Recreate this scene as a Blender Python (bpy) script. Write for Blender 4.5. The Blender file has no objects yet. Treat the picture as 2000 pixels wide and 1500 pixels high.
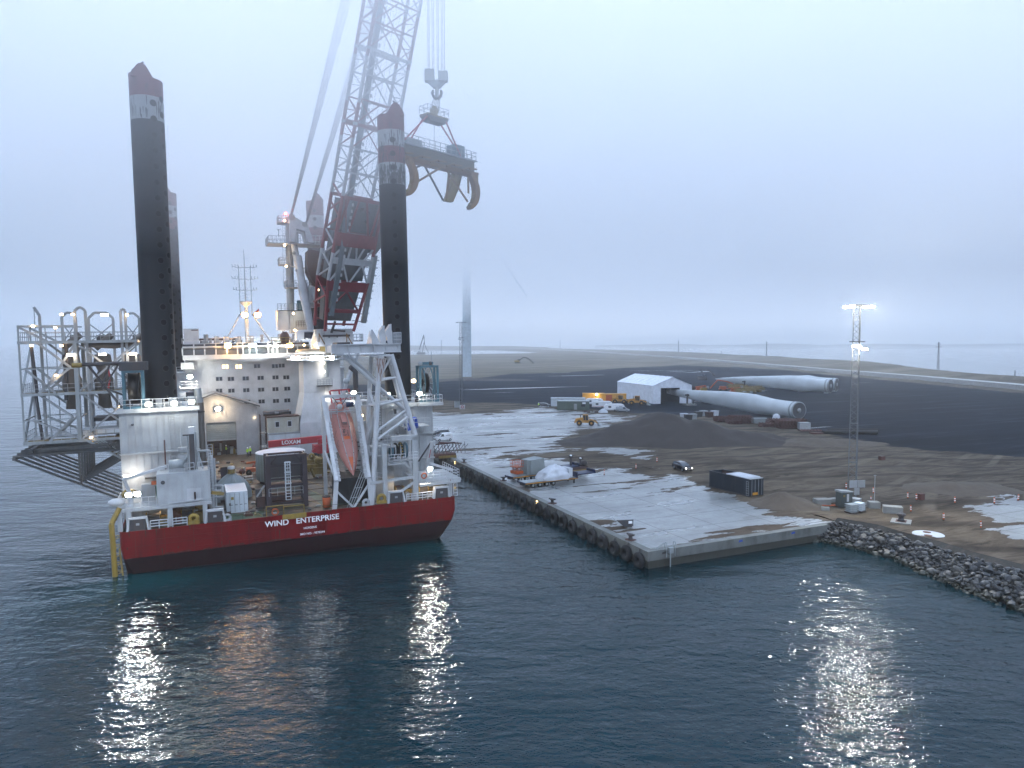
import bpy, math, random
import numpy as np
from mathutils import Vector, Matrix

R = math.radians
rnd = random.Random(7)
SC = bpy.context.scene
COL = SC.collection

# ------------------------------------------------------------------ camera
CAM_H = 26.0
FPX = 1420.0
PITCH = math.atan((750 - 670) / FPX)
cam_d = bpy.data.cameras.new("camera")
cam_d.sensor_width = 36.0
cam_d.lens = FPX / 2000 * 36.0
cam_d.clip_start = 0.5
cam_d.clip_end = 20000
cam = bpy.data.objects.new("camera", cam_d)
COL.objects.link(cam)
cam.location = (0, 0, CAM_H)
cam.rotation_euler = (R(90) - PITCH, 0, 0)
SC.camera = cam

# ------------------------------------------------------------------ sky, sun, exposure
world = bpy.data.worlds.new("World")
SC.world = world
world.use_nodes = True
wn = world.node_tree.nodes
wl = world.node_tree.links
wn.clear()
w_out = wn.new("ShaderNodeOutputWorld")
w_bg = wn.new("ShaderNodeBackground")
w_sky = wn.new("ShaderNodeTexSky")
w_sky.sky_type = 'NISHITA'
w_sky.sun_disc = False
w_sky.sun_elevation = R(38)
w_sky.sun_rotation = R(180)
w_sky.air_density = 1.4
w_sky.dust_density = 3.0
w_tc = wn.new("ShaderNodeTexCoord")
w_sep = wn.new("ShaderNodeSeparateXYZ")
w_ramp = wn.new("ShaderNodeValToRGB")
w_noise = wn.new("ShaderNodeTexNoise")
w_noise.inputs["Scale"].default_value = 1.6
w_noise.inputs["Detail"].default_value = 2.0
w_ma = wn.new("ShaderNodeMath"); w_ma.operation = 'MULTIPLY_ADD'
w_ma.inputs[1].default_value = 0.10
w_map = wn.new("ShaderNodeMix"); w_map.data_type = 'RGBA'
w_map.inputs[0].default_value = 0.015
wl.new(w_tc.outputs["Generated"], w_sep.inputs[0])
wl.new(w_tc.outputs["Generated"], w_noise.inputs["Vector"])
wl.new(w_noise.outputs["Fac"], w_ma.inputs[0])
wl.new(w_sep.outputs["Z"], w_ma.inputs[2])
wl.new(w_ma.outputs[0], w_ramp.inputs[0])
cr = w_ramp.color_ramp
cr.elements[0].position = 0.04
cr.elements[0].color = (0.103, 0.148, 0.240, 1)
cr.elements[1].position = 1.0
cr.elements[1].color = (0.301, 0.453, 0.720, 1)
for pos, c in ((0.10, (0.179, 0.231, 0.335, 1)), (0.22, (0.376, 0.424, 0.515, 1)), (0.42, (0.616, 0.635, 0.700, 1)), (0.62, (0.442, 0.512, 0.645, 1))):
    e = cr.elements.new(pos); e.color = c
wl.new(w_ramp.outputs[0], w_map.inputs[6])
wl.new(w_sky.outputs[0], w_map.inputs[7])
wl.new(w_map.outputs[2], w_bg.inputs[0])
w_bg.inputs[1].default_value = 1.74
wl.new(w_bg.outputs[0], w_out.inputs[0])

sun_d = bpy.data.lights.new("sun", 'SUN')
sun_d.energy = 0.2
sun_d.angle = R(30)
sun_d.color = (0.85, 0.92, 1.0)
sun = bpy.data.objects.new("sun", sun_d)
COL.objects.link(sun)
sun.rotation_euler = (R(52), 0, R(-20))

SC.view_settings.view_transform = 'Standard'
SC.view_settings.look = 'None'
SC.view_settings.exposure = 1.55
SC.view_settings.gamma = 1.0
SC.view_settings.use_curve_mapping = False
SC.cycles.max_bounces = 8
SC.cycles.diffuse_bounces = 2
SC.cycles.glossy_bounces = 3
SC.cycles.transmission_bounces = 4
SC.cycles.volume_bounces = 5
SC.cycles.transparent_max_bounces = 6
SC.cycles.sample_clamp_indirect = 6.0
SC.cycles.use_denoising = True
SC.cycles.use_adaptive_sampling = True
SC.cycles.adaptive_threshold = 0.02

# ------------------------------------------------------------------ frames of reference (true 3-D positions measured in metres)
_r = Vector((1, 0, 0))
_f = Vector((0, math.cos(PITCH), -math.sin(PITCH)))
_u = Vector((0, math.sin(PITCH), math.cos(PITCH)))
_c = Vector((0, 0, CAM_H))


def ray(px, py):
    return _r * ((px - 1000) / FPX) + _u * ((750 - py) / FPX) + _f


def G(px, py, h=2.0):
    d = ray(px, py)
    return _c + d * ((h - CAM_H) / d.z)


def W(px, py, Y):
    d = ray(px, py)
    return _c + d * (Y / d.y)


_a, _b = R(23.5), R(1.1)
SHO = Vector((-43.6, 79.9, 0))
SV = Vector((-math.sin(_a), math.cos(_a), 0))
_U0 = Vector((math.cos(_a), math.sin(_a), 0))
SU = _U0 * math.cos(_b) + Vector((0, 0, 1)) * math.sin(_b)
SZ = Vector((0, 0, 1)) * math.cos(_b) - _U0 * math.sin(_b)
SHIP = Matrix(((SU.x, SV.x, SZ.x, SHO.x), (SU.y, SV.y, SZ.y, SHO.y), (SU.z, SV.z, SZ.z, SHO.z), (0, 0, 0, 1)))
SHIPI = SHIP.inverted()


def A(px, py, v):
    """point of the ship's own frame (across, forward, up) on the plane `v` metres forward of the transom"""
    d = ray(px, py)
    t = (v - (_c - SHO).dot(SV)) / d.dot(SV)
    return SHIPI @ (_c + d * t)


def S(p):
    return SHIP @ Vector(p)


# ------------------------------------------------------------------ materials
MATS = {}


def _mat(name):
    m = bpy.data.materials.new(name)
    m.use_nodes = True
    nt = m.node_tree
    b = nt.nodes["Principled BSDF"]
    return m, nt.nodes, nt.links, b


def paint(name, col, rough=0.5, dirt=0.25, dirtcol=(0.10, 0.075, 0.055), metal=0.0, scale=0.6, streak=6.0, rust=0.0, bump=0.02):
    """weathered paint: mottled colour, vertical dirt streaks, optional rust"""
    if name in MATS:
        return MATS[name]
    m, n, l, b = _mat(name)
    tc = n.new("ShaderNodeTexCoord")
    mp = n.new("ShaderNodeMapping")
    mp.inputs["Scale"].default_value = (streak, streak, 0.7)
    l.new(tc.outputs["Object"], mp.inputs[0])
    n1 = n.new("ShaderNodeTexNoise"); n1.inputs["Scale"].default_value = scale; n1.inputs["Detail"].default_value = 6
    n2 = n.new("ShaderNodeTexNoise"); n2.inputs["Scale"].default_value = scale * 0.6; n2.inputs["Detail"].default_value = 5
    n2.inputs["Roughness"].default_value = 0.65
    l.new(tc.outputs["Object"], n1.inputs["Vector"]); l.new(mp.outputs[0], n2.inputs["Vector"])
    r1 = n.new("ShaderNodeMapRange"); r1.inputs[1].default_value = 0.45; r1.inputs[2].default_value = 0.78; r1.inputs[3].default_value = 0; r1.inputs[4].default_value = dirt
    l.new(n2.outputs["Fac"], r1.inputs[0])
    hs = n.new("ShaderNodeMapRange"); hs.inputs[1].default_value = 0.3; hs.inputs[2].default_value = 0.7; hs.inputs[3].default_value = 0.86; hs.inputs[4].default_value = 1.1
    l.new(n1.outputs["Fac"], hs.inputs[0])
    mul = n.new("ShaderNodeMix"); mul.data_type = 'RGBA'; mul.blend_type = 'MULTIPLY'; mul.inputs[0].default_value = 1
    mul.inputs[6].default_value = (*col, 1)
    l.new(hs.outputs[0], mul.inputs[7])
    mx = n.new("ShaderNodeMix"); mx.data_type = 'RGBA'; mx.inputs[7].default_value = (*dirtcol, 1)
    l.new(r1.outputs[0], mx.inputs[0]); l.new(mul.outputs[2], mx.inputs[6])
    out = mx.outputs[2]
    if rust > 0:
        n3 = n.new("ShaderNodeTexNoise"); n3.inputs["Scale"].default_value = 0.9; n3.inputs["Detail"].default_value = 8
        l.new(mp.outputs[0], n3.inputs["Vector"])
        r3 = n.new("ShaderNodeMapRange"); r3.inputs[1].default_value = 0.75 - rust * 0.25; r3.inputs[2].default_value = 0.8 - rust * 0.25
        l.new(n3.outputs["Fac"], r3.inputs[0])
        m3 = n.new("ShaderNodeMix"); m3.data_type = 'RGBA'; m3.inputs[7].default_value = (0.14, 0.05, 0.02, 1)
        l.new(r3.outputs[0], m3.inputs[0]); l.new(out, m3.inputs[6])
        out = m3.outputs[2]
    l.new(out, b.inputs["Base Color"])
    rr = n.new("ShaderNodeMapRange"); rr.inputs[3].default_value = max(0.05, rough - 0.12); rr.inputs[4].default_value = min(1, rough + 0.15)
    l.new(n1.outputs["Fac"], rr.inputs[0]); l.new(rr.outputs[0], b.inputs["Roughness"])
    b.inputs["Specular IOR Level"].default_value = 0.3
    b.inputs["Metallic"].default_value = metal
    if name in ("hull_red_paint", "dark_antifouling"): b.inputs["Specular IOR Level"].default_value = 0.12
    MATS[name] = m
    return m


def glow(name, col, strength):
    if name in MATS:
        return MATS[name]
    m, n, l, b = _mat(name)
    b.inputs["Base Color"].default_value = (*[min(1, c) for c in col], 1)
    b.inputs["Emission Color"].default_value = (*col, 1)
    b.inputs["Emission Strength"].default_value = strength
    MATS[name] = m
    return m


def glass(name, col=(0.02, 0.025, 0.035)):
    if name in MATS:
        return MATS[name]
    m, n, l, b = _mat(name)
    b.inputs["Base Color"].default_value = (*col, 1)
    b.inputs["Roughness"].default_value = 0.06
    b.inputs["Specular IOR Level"].default_value = 0.7
    MATS[name] = m
    return m



M_WHITE = paint("white_marine_paint", (0.33, 0.355, 0.37), 0.5, 0.35, (0.20, 0.17, 0.14), rust=0.18)
M_WHITE2 = paint("clean_white_paint", (0.40, 0.42, 0.44), 0.45, 0.18, (0.25, 0.22, 0.19))
M_GREYW = paint("grey_white_paint", (0.26, 0.28, 0.29), 0.5, 0.4, (0.16, 0.14, 0.12), rust=0.15)
M_STEEL = paint("galvanised_steel", (0.27, 0.30, 0.31), 0.45, 0.4, (0.12, 0.10, 0.08), metal=0.3, rust=0.1)
M_DKSTEEL = paint("dark_weathered_steel", (0.045, 0.045, 0.05), 0.6, 0.5, (0.09, 0.06, 0.04))
M_LEG = paint("black_leg_paint", (0.007, 0.0085, 0.012), 0.6, 0.4, (0.014, 0.013, 0.012))
M_LEGRED = paint("leg_red_paint", (0.12, 0.028, 0.035), 0.5, 0.5, (0.07, 0.03, 0.03))
M_RED = paint("crane_red_paint", (0.33, 0.03, 0.04), 0.45, 0.4, (0.08, 0.02, 0.02))
M_HULLRED = paint("hull_red_paint", (0.13, 0.002, 0.004), 0.5, 0.7, (0.035, 0.004, 0.006), scale=0.35, streak=4.0, rust=0.12)
M_ANTIF = paint("dark_antifouling", (0.018, 0.006, 0.008), 0.5, 0.4, (0.02, 0.018, 0.015))
M_DECK = paint("worn_deck_paint", (0.035, 0.031, 0.021), 0.55, 0.9, (0.10, 0.065, 0.04), scale=0.9, streak=1.2, rust=0.5)
M_GREEN = paint("faded_green_deck_paint", (0.03, 0.06, 0.028), 0.55, 0.8, (0.05, 0.08, 0.05))
M_YEL = paint("worn_yellow_paint", (0.24, 0.165, 0.03), 0.5, 0.6, (0.10, 0.07, 0.03))
M_YELD = paint("dirty_yellow_paint", (0.20, 0.14, 0.035), 0.55, 0.8, (0.07, 0.05, 0.03), rust=0.3)
M_ORANGE = paint("orange_paint", (0.36, 0.075, 0.02), 0.5, 0.4, (0.15, 0.05, 0.03))
M_BOAT = paint("faded_orange_gelcoat", (0.34, 0.14, 0.115), 0.4, 0.5, (0.22, 0.15, 0.14), streak=1.5)
M_BOATO = paint("bright_orange_gelcoat", (0.42, 0.09, 0.025), 0.4, 0.3, (0.3, 0.10, 0.05))
M_TEAL = paint("teal_frame_paint", (0.05, 0.12, 0.16), 0.5, 0.4, (0.07, 0.08, 0.08))
M_BLACK = paint("black_rubber", (0.012, 0.013, 0.015), 0.75, 0.4, (0.035, 0.035, 0.03))
M_HOSE = paint("black_hose", (0.012, 0.012, 0.013), 0.45, 0.3)
M_NAVY = paint("navy_blue_paint", (0.008, 0.016, 0.05), 0.45, 0.5, (0.05, 0.05, 0.05))
M_BLUE = paint("blue_canvas", (0.02, 0.06, 0.32), 0.7, 0.2)
M_TARP = paint("grey_tarpaulin", (0.20, 0.23, 0.235), 0.6, 0.4, (0.15, 0.15, 0.14), streak=1.0)
M_TARPW = paint("white_tarpaulin", (0.42, 0.45, 0.49), 0.5, 0.3, (0.3, 0.3, 0.3), streak=1.0)
M_CONC = paint("cast_concrete", (0.20, 0.205, 0.195), 0.75, 0.5, (0.14, 0.13, 0.10))
M_RUSTRED = paint("rusty_red_primer", (0.085, 0.032, 0.027), 0.65, 0.6, (0.05, 0.03, 0.025))
M_BROWN = paint("brown_dark_steel", (0.055, 0.032, 0.03), 0.6, 0.6, (0.10, 0.05, 0.03))
M_PURP = paint("grey_purple_primer", (0.032, 0.026, 0.033), 0.55, 0.5, (0.05, 0.03, 0.02))
M_OCHRE = paint("ochre_rigging_paint", (0.17, 0.085, 0.02), 0.5, 0.5, (0.12, 0.07, 0.03))
M_LGREEN = paint("cabin_green_paint", (0.075, 0.10, 0.08), 0.6, 0.4, (0.05, 0.05, 0.04))
M_DARKBLUE = paint("dark_container_paint", (0.009, 0.016, 0.027), 0.5, 0.4, (0.04, 0.04, 0.045))
M_YCONT = paint("yellow_container_paint", (0.55, 0.27, 0.03), 0.5, 0.4, (0.25, 0.15, 0.05))
M_CONT = paint("pale_container_paint", (0.50, 0.56, 0.60), 0.5, 0.3, (0.2, 0.2, 0.2))
M_BLADE = paint("blade_gelcoat", (0.42, 0.46, 0.48), 0.35, 0.12, (0.4, 0.4, 0.4), streak=1.0, scale=0.15)
M_GLASS = glass("dark_window_glass")
M_CARGLASS = glass("car_glass", (0.03, 0.04, 0.05))
M_CARPAINT = glass("dark_car_paint", (0.012, 0.017, 0.03))
M_SILVER = paint("silver_car_paint", (0.30, 0.33, 0.37), 0.3, 0.1, metal=0.5)
M_VAN = paint("white_van_paint", (0.66, 0.68, 0.70), 0.3, 0.12, (0.4, 0.4, 0.4))
M_HIVIS = paint("hi_vis_yellow_cloth", (0.45, 0.75, 0.05), 0.8, 0.1)
M_TROUS = paint("dark_work_trousers", (0.02, 0.025, 0.035), 0.85, 0.2)
M_SKIN = paint("skin", (0.45, 0.27, 0.20), 0.6, 0.05)
M_LITWIN = glow("lit_window_warm", (1.0, 0.62, 0.30), 1.6)
M_LAMPW = glow("floodlight_white", (1.0, 0.97, 0.86), 60)
M_LAMPC = glow("floodlight_cool", (0.85, 0.9, 1.0), 45)
M_LAMPO = glow("sodium_lamp_orange", (1.0, 0.45, 0.10), 50)
M_LAMPS = glow("warm_small_lamp", (1.0, 0.66, 0.35), 9)
M_TUBE = glow("fluorescent_tube", (1.0, 0.88, 0.75), 14)
M_LAMPR = glow("red_beacon", (1.0, 0.06, 0.04), 30)
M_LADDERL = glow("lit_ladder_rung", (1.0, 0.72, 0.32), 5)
M_TEXT = paint("white_lettering_paint", (0.72, 0.75, 0.78), 0.5, 0.1)
M_TEXTD = paint("dark_lettering_paint", (0.03, 0.03, 0.03), 0.5, 0.1)


# ------------------------------------------------------------------ mesh builder
class MB:
    def __init__(self):
        self.v = []; self.f = []; self.mi = []; self.mats = []; self.sm = []

    def m(self, mat):
        if mat not in self.mats:
            self.mats.append(mat)
        return self.mats.index(mat)

    def add(self, vs, fs, mat, smooth=False):
        o = len(self.v); k = self.m(mat)
        self.v.extend([tuple(x) for x in vs])
        for f in fs:
            self.f.append(tuple(i + o for i in f)); self.mi.append(k); self.sm.append(smooth)
        return self

    def box(self, a, b, mat):
        x0, y0, z0 = a; x1, y1, z1 = b
        x0, x1 = min(x0, x1), max(x0, x1); y0, y1 = min(y0, y1), max(y0, y1); z0, z1 = min(z0, z1), max(z0, z1)
        vs = [(x0, y0, z0), (x1, y0, z0), (x1, y1, z0), (x0, y1, z0), (x0, y0, z1), (x1, y0, z1), (x1, y1, z1), (x0, y1, z1)]
        return self.add(vs, [(0, 3, 2, 1), (4, 5, 6, 7), (0, 1, 5, 4), (1, 2, 6, 5), (2, 3, 7, 6), (3, 0, 4, 7)], mat)

    def beam(self, p, q, w, h, mat, up=(0, 0, 1)):
        p = Vector(p); q = Vector(q); d = (q - p)
        if d.length < 1e-6:
            return self
        d.normalize(); up = Vector(up)
        if abs(d.dot(up)) > 0.97:
            up = Vector((0, 1, 0))
        s = d.cross(up).normalized(); t = s.cross(d).normalized()
        vs = []
        for c in (p, q):
            for i, j in ((-1, -1), (1, -1), (1, 1), (-1, 1)):
                vs.append(c + s * (i * w / 2) + t * (j * h / 2))
        return self.add(vs, [(0, 1, 2, 3), (7, 6, 5, 4), (0, 4, 5, 1), (1, 5, 6, 2), (2, 6, 7, 3), (3, 7, 4, 0)], mat)

    def tube(self, p, q, r, mat, n=8, r2=None, cap=True):
        p = Vector(p); q = Vector(q); d = q - p
        if d.length < 1e-6:
            return self
        d.normalize(); up = Vector((0, 0, 1)) if abs(d.z) < 0.97 else Vector((0, 1, 0))
        s = d.cross(up).normalized(); t = s.cross(d).normalized()
        r2 = r if r2 is None else r2
        vs = []
        for c, rr in ((p, r), (q, r2)):
            for k in range(n):
                a = 2 * math.pi * k / n
                vs.append(c + s * (math.cos(a) * rr) + t * (math.sin(a) * rr))
        fs = [(k, k + n, (k + 1) % n + n, (k + 1) % n) for k in range(n)]
        self.add(vs, fs, mat, n >= 8)
        if cap:
            self.add(vs, [tuple(range(n)), tuple(range(2 * n - 1, n - 1, -1))], mat)
        return self

    def path(self, pts, r, mat, n=6):
        for a, b in zip(pts[:-1], pts[1:]):
            self.tube(a, b, r, mat, n)
        return self

    def lathe(self, prof, c, mat, n=24, axis='z', smooth=True):
        """prof = [(radius, height)...] about an axis through c"""
        c = Vector(c); vs = []
        for rr, hh in prof:
            for k in range(n):
                a = 2 * math.pi * k / n; x = rr * math.cos(a); y = rr * math.sin(a)
                vs.append(c + (Vector((x, y, hh)) if axis == 'z' else Vector((hh, x, y)) if axis == 'x' else Vector((y, hh, x))))
        fs = []
        for i in range(len(prof) - 1):
            for k in range(n):
                k2 = (k + 1) % n
                fs.append((i * n + k, i * n + k2, (i + 1) * n + k2, (i + 1) * n + k))
        return self.add(vs, fs, mat, smooth)

    def prism(self, poly, y0, y1, mat, axis='y'):
        """poly in (x,z) extruded along y; axis 'x': poly in (y,z); axis 'z': poly in (x,y)"""
        n = len(poly); vs = []
        for yy in (y0, y1):
            for a, b in poly:
                vs.append((a, yy, b) if axis == 'y' else (yy, a, b) if axis == 'x' else (a, b, yy))
        fs = [tuple(range(n)), tuple(range(2 * n - 1, n - 1, -1))] + [(k, k + n, (k + 1) % n + n, (k + 1) % n) for k in range(n)]
        return self.add(vs, fs, mat)

    def loft(self, rings, mat, smooth=False, caps=True):
        n = len(rings[0]); vs = [p for r_ in rings for p in r_]; fs = []
        for i in range(len(rings) - 1):
            for k in range(n):
                k2 = (k + 1) % n
                fs.append((i * n + k, i * n + k2, (i + 1) * n + k2, (i + 1) * n + k))
        self.add(vs, fs, mat, smooth)
        if caps:
            self.add(rings[0], [tuple(range(n - 1, -1, -1))], mat); self.add(rings[-1], [tuple(range(n))], mat)
        return self

    def ball(self, c, r, mat, n=10, m=6):
        rx, ry, rz = r if isinstance(r, tuple) else (r, r, r)
        rings = []
        for i in range(1, m):
            t = math.pi * i / m
            rings.append([(c[0] + rx * math.sin(t) * math.cos(2 * math.pi * k / n), c[1] + ry * math.sin(t) * math.sin(2 * math.pi * k / n), c[2] - rz * math.cos(t)) for k in range(n)])
        return self.loft(rings, mat, True)

    def rail(self, pts, mat, h=1.05, r=0.035, step=1.6, mid=2):
        for a, b in zip(pts[:-1], pts[1:]):
            a = Vector(a); b = Vector(b); L = (b - a).length
            for k in range(1, mid + 1):
                z = Vector((0, 0, h * k / mid))
                self.tube(a + z, b + z, r, mat, 4, cap=False)
            m_ = max(1, round(L / step))
            for i in range(m_ + 1):
                p = a.lerp(b, i / m_)
                self.tube(p, p + Vector((0, 0, h)), r, mat, 4, cap=False)
        return self

    def ladder(self, a, b, mat, w=0.5, side=(1, 0, 0), step=0.35, r=0.03, cage=False):
        a = Vector(a); b = Vector(b); s = Vector(side) * (w / 2)
        self.tube(a - s, b - s, r, mat, 4); self.tube(a + s, b + s, r, mat, 4)
        n = max(2, int((b - a).length / step))
        for i in range(n + 1):
            p = a.lerp(b, i / n); self.tube(p - s, p + s, r * 0.8, mat, 4, cap=False)
        return self

    def torus(self, c, R_, r, mat, axis='y', n=18, m=8):
        c = Vector(c); rings = []
        for i in range(n):
            t = 2 * math.pi * i / n; ring = []
            for j in range(m):
                s = 2 * math.pi * j / m; q = R_ + r * math.cos(s)
                x, y, z = q * math.cos(t), q * math.sin(t), r * math.sin(s)
                ring.append(c + (Vector((x, z, y)) if axis == 'y' else Vector((z, x, y)) if axis == 'x' else Vector((x, y, z))))
            rings.append(ring)
        vs = [p for r_ in rings for p in r_]; fs = []
        for i in range(n):
            i2 = (i + 1) % n
            for j in range(m):
                j2 = (j + 1) % m
                fs.append((i * m + j, i * m + j2, i2 * m + j2, i2 * m + j))
        return self.add(vs, fs, mat, True)

    def truss(self, a, b, w, d, nb, rc, rb, mat, W2=None, D2=None, mat2=None, faces=(0, 1, 2, 3), horiz=True):
        """square lattice from a to b with half-width vectors w and d"""
        a = Vector(a); b = Vector(b); w = Vector(w); d = Vector(d)
        w2 = Vector(W2) if W2 else w; d2 = Vector(D2) if D2 else d
        def cn(t, i):
            c = a.lerp(b, t); ww = w.lerp(w2, t); dd = d.lerp(d2, t)
            return c + ww * (-1, 1, 1, -1)[i] + dd * (-1, -1, 1, 1)[i]
        for i in range(4):
            self.tube(cn(0, i), cn(1, i), rc, mat, 6)
        mm = mat2 or mat
        for k in range(nb):
            t0, t1 = k / nb, (k + 1) / nb
            for i in faces:
                j = (i + 1) % 4
                if k % 2:
                    self.tube(cn(t0, i), cn(t1, j), rb, mm, 4, cap=False)
                else:
                    self.tube(cn(t0, j), cn(t1, i), rb, mm, 4, cap=False)
                if horiz:
                    self.tube(cn(t1, i), cn(t1, j), rb, mm, 4, cap=False)
        return self

    def build(self, name, parent=None, off=(0, 0, 0), label=None):
        me = bpy.data.meshes.new(name)
        ox, oy, oz = off
        me.from_pydata([(x - ox, y - oy, z - oz) for x, y, z in self.v], [], self.f)
        for mt in self.mats:
            me.materials.append(mt)
        me.polygons.foreach_set("material_index", self.mi)
        me.polygons.foreach_set("use_smooth", self.sm)
        me.update()
        o = bpy.data.objects.new(name, me)
        COL.objects.link(o)
        if parent is not None:
            o.parent = parent
        if label:
            o["label"] = label
        return o


def tag(o, label, cat=None, group=None, kind=None):
    if label: o["label"] = label
    if cat: o["category"] = cat
    if group: o["group"] = group
    if kind: o["kind"] = kind
    return o


class Thing:
    """a top-level Empty at the base of a thing; parts are given in the frame's own metres"""

    def __init__(self, name, label, cat, base=(0, 0, 0), frame=None, rotz=0.0, group=None):
        self.base = Vector(base) if frame is not None else Vector((0, 0, 0))
        e = bpy.data.objects.new(name, None)
        e.empty_display_size = 0.5
        COL.objects.link(e)
        if frame is not None:
            e.matrix_world = frame @ Matrix.Translation(self.base)
        else:
            e.location = base; e.rotation_euler = (0, 0, rotz)
        tag(e, label, cat, group)
        self.e = e

    def part(self, name, mb, label=None, parent=None):
        if parent is None:
            return mb.build(name, self.e, self.base, label)
        return mb.build(name, parent, self.base, label)

    def lamp(self, p, power, col, radius=0.2, spot=None):
        return lamp(self.e, Vector(p) - self.base, power, col, radius)


def lamp(parent, loc, power, col, radius=0.2, aim=None, cone=150):
    d = bpy.data.lights.new("lamp_light", 'SPOT' if aim else 'POINT')
    d.energy = power * (.45 if power < 250 else .7); d.color = col; d.shadow_soft_size = radius
    o = bpy.data.objects.new("lamp_light", d)
    COL.objects.link(o); o.parent = parent; o.location = loc
    if aim:
        d.spot_size = R(cone); d.spot_blend = 0.6
        o.rotation_euler = Vector(aim).to_track_quat('-Z', 'Y').to_euler()
    return o


def solo(name, mb, label, cat, base, frame=None, rotz=0.0, group=None):
    o = mb.build(name, None, base if frame is not None else (0, 0, 0))
    if frame is not None:
        o.matrix_world = frame @ Matrix.Translation(Vector(base))
    else:
        o.location = base; o.rotation_euler = (0, 0, rotz)
    return tag(o, label, cat, group)


def copy_tree(o, parent=None):
    c = o.copy(); COL.objects.link(c)
    if parent is not None:
        c.parent = parent
    for ch in list(o.children):
        copy_tree(ch, c)
    return c


def text_mesh(name, body, size, mat, parent, matrix, ext=0.01, label=None, align='CENTER', bold=0.0):
    cu = bpy.data.curves.new(name, 'FONT')
    cu.body = body; cu.size = size; cu.extrude = ext; cu.align_x = align; cu.align_y = 'CENTER'; cu.offset = bold
    cu.resolution_u = 3
    t = bpy.data.objects.new(name + "_src", cu); COL.objects.link(t)
    dg = bpy.context.evaluated_depsgraph_get()
    me = bpy.data.meshes.new_from_object(t.evaluated_get(dg))
    bpy.data.objects.remove(t); bpy.data.curves.remove(cu)
    me.name = name; me.materials.clear(); me.materials.append(mat)
    o = bpy.data.objects.new(name, me); COL.objects.link(o)
    o.parent = parent; o.matrix_local = matrix
    if label: o["label"] = label
    return o


def face_mat(x, y, z, rx=90, rz=0, ry=0):
    from mathutils import Euler
    return Matrix.Translation((x, y, z)) @ Euler((R(rx), R(ry), R(rz)), 'XYZ').to_matrix().to_4x4()

# ================================================================== THE SETTING
QC = Vector((15.63, 82.24, 0))
EP = Vector((0.9015, 0.4334, 0)).normalized()
EQ = Vector((-0.386, 0.923, 0)).normalized()


def Q(p, q, z=2.0):
    return QC + EP * p + EQ * q + Vector((0, 0, z))


def poly_xy(px):
    return np.array([G(x, y)[:2] for x, y in px])


def sdf(P, poly):
    """signed distance in metres, positive inside"""
    d = np.full(len(P), 1e18); inside = np.zeros(len(P), bool)
    n = len(poly)
    for i in range(n):
        a = poly[i]; b = poly[(i + 1) % n]; e = b - a
        w = P - a
        t = np.clip((w @ e) / max(1e-9, e @ e), 0, 1)
        d = np.minimum(d, ((w - t[:, None] * e) ** 2).sum(1))
        c = ((a[1] > P[:, 1]) != (b[1] > P[:, 1]))
        with np.errstate(divide='ignore', invalid='ignore'):
            xx = (b[0] - a[0]) * (P[:, 1] - a[1]) / (b[1] - a[1] + 1e-12) + a[0]
        inside ^= c & (P[:, 0] < xx)
    return np.where(inside, 1, -1) * np.sqrt(d)


YARD = poly_xy([(560, 760), (700, 752), (860, 746), (930, 739), (1000, 730), (1100, 728), (1240, 719), (1330, 713), (1440, 717), (1540, 725), (1640, 734), (1800, 749), (2000, 769), (2700, 840), (2700, 980), (2000, 893), (1850, 882), (1730, 870), (1620, 850), (1540, 832), (1450, 818), (1380, 812), (1230, 806), (1110, 794), (1010, 788), (960, 787), (900, 785), (860, 779), (700, 772), (560, 770)])
APRON = poly_xy([(600, 790), (860, 806), (950, 809), (1010, 799), (1060, 793), (1090, 800), (1130, 806), (1240, 812), (1180, 830), (1120, 848), (1090, 856), (1180, 872), (1290, 882), (1260, 905), (1330, 935), (1390, 960), (1480, 992), (1530, 1003), (1600, 1023), (1680, 1023), (1640, 1100), (1266, 1150), (860, 960), (600, 840)])
PATCH = poly_xy([(1900, 992), (1935, 980), (2000, 968), (2300, 940), (2500, 1120), (2000, 1054), (1960, 1043), (1942, 1028), (1925, 1012)])
DIRT = poly_xy([(985, 894), (1060, 886), (1140, 874), (1200, 885), (1260, 905), (1330, 925), (1290, 935), (1210, 916), (1120, 903), (1060, 897)])
LAND = poly_xy([(1640, 1031), (1700, 1040), (1760, 1055), (1830, 1075), (1900, 1100), (2000, 1127), (2200, 1190), (2600, 1330), (3400, 1300), (3400, 800), (2600, 780), (2000, 739), (1900, 731), (1850, 727), (1800, 722), (1740, 710), (1690, 705), (1600, 701), (1500, 697), (1400, 690), (1300, 686), (1150, 682), (1060, 680), (1000, 678), (900, 678.5), (560, 678.5), (560, 681.5), (820, 681.5), (960, 682.5), (1020, 684.5), (1064, 687.5), (1020, 690), (960, 691), (820, 692.5), (560, 694), (640, 790), (1266, 1060)])


def axis(lo, hi, near, base, rate):
    """spacing that grows with the distance from `near`"""
    out = [near]
    x = near
    while x < hi:
        x += max(base, rate * abs(x - near)); out.append(x)
    x = near; neg = []
    while x > lo:
        x -= max(base, rate * abs(x - near)); neg.append(x)
    return np.array(sorted(neg) + out)


def vnoise(P, scale, seed=0):
    """cheap smooth value noise for terrain"""
    rs = np.random.RandomState(seed)
    T = rs.rand(64, 64)
    q = P / scale
    i = np.floor(q).astype(int); f = q - i; f = f * f * (3 - 2 * f)
    a = T[i[:, 0] % 64, i[:, 1] % 64]; b = T[(i[:, 0] + 1) % 64, i[:, 1] % 64]
    c = T[i[:, 0] % 64, (i[:, 1] + 1) % 64]; d = T[(i[:, 0] + 1) % 64, (i[:, 1] + 1) % 64]
    return (a * (1 - f[:, 0]) + b * f[:, 0]) * (1 - f[:, 1]) + (c * (1 - f[:, 0]) + d * f[:, 0]) * f[:, 1]


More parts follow.
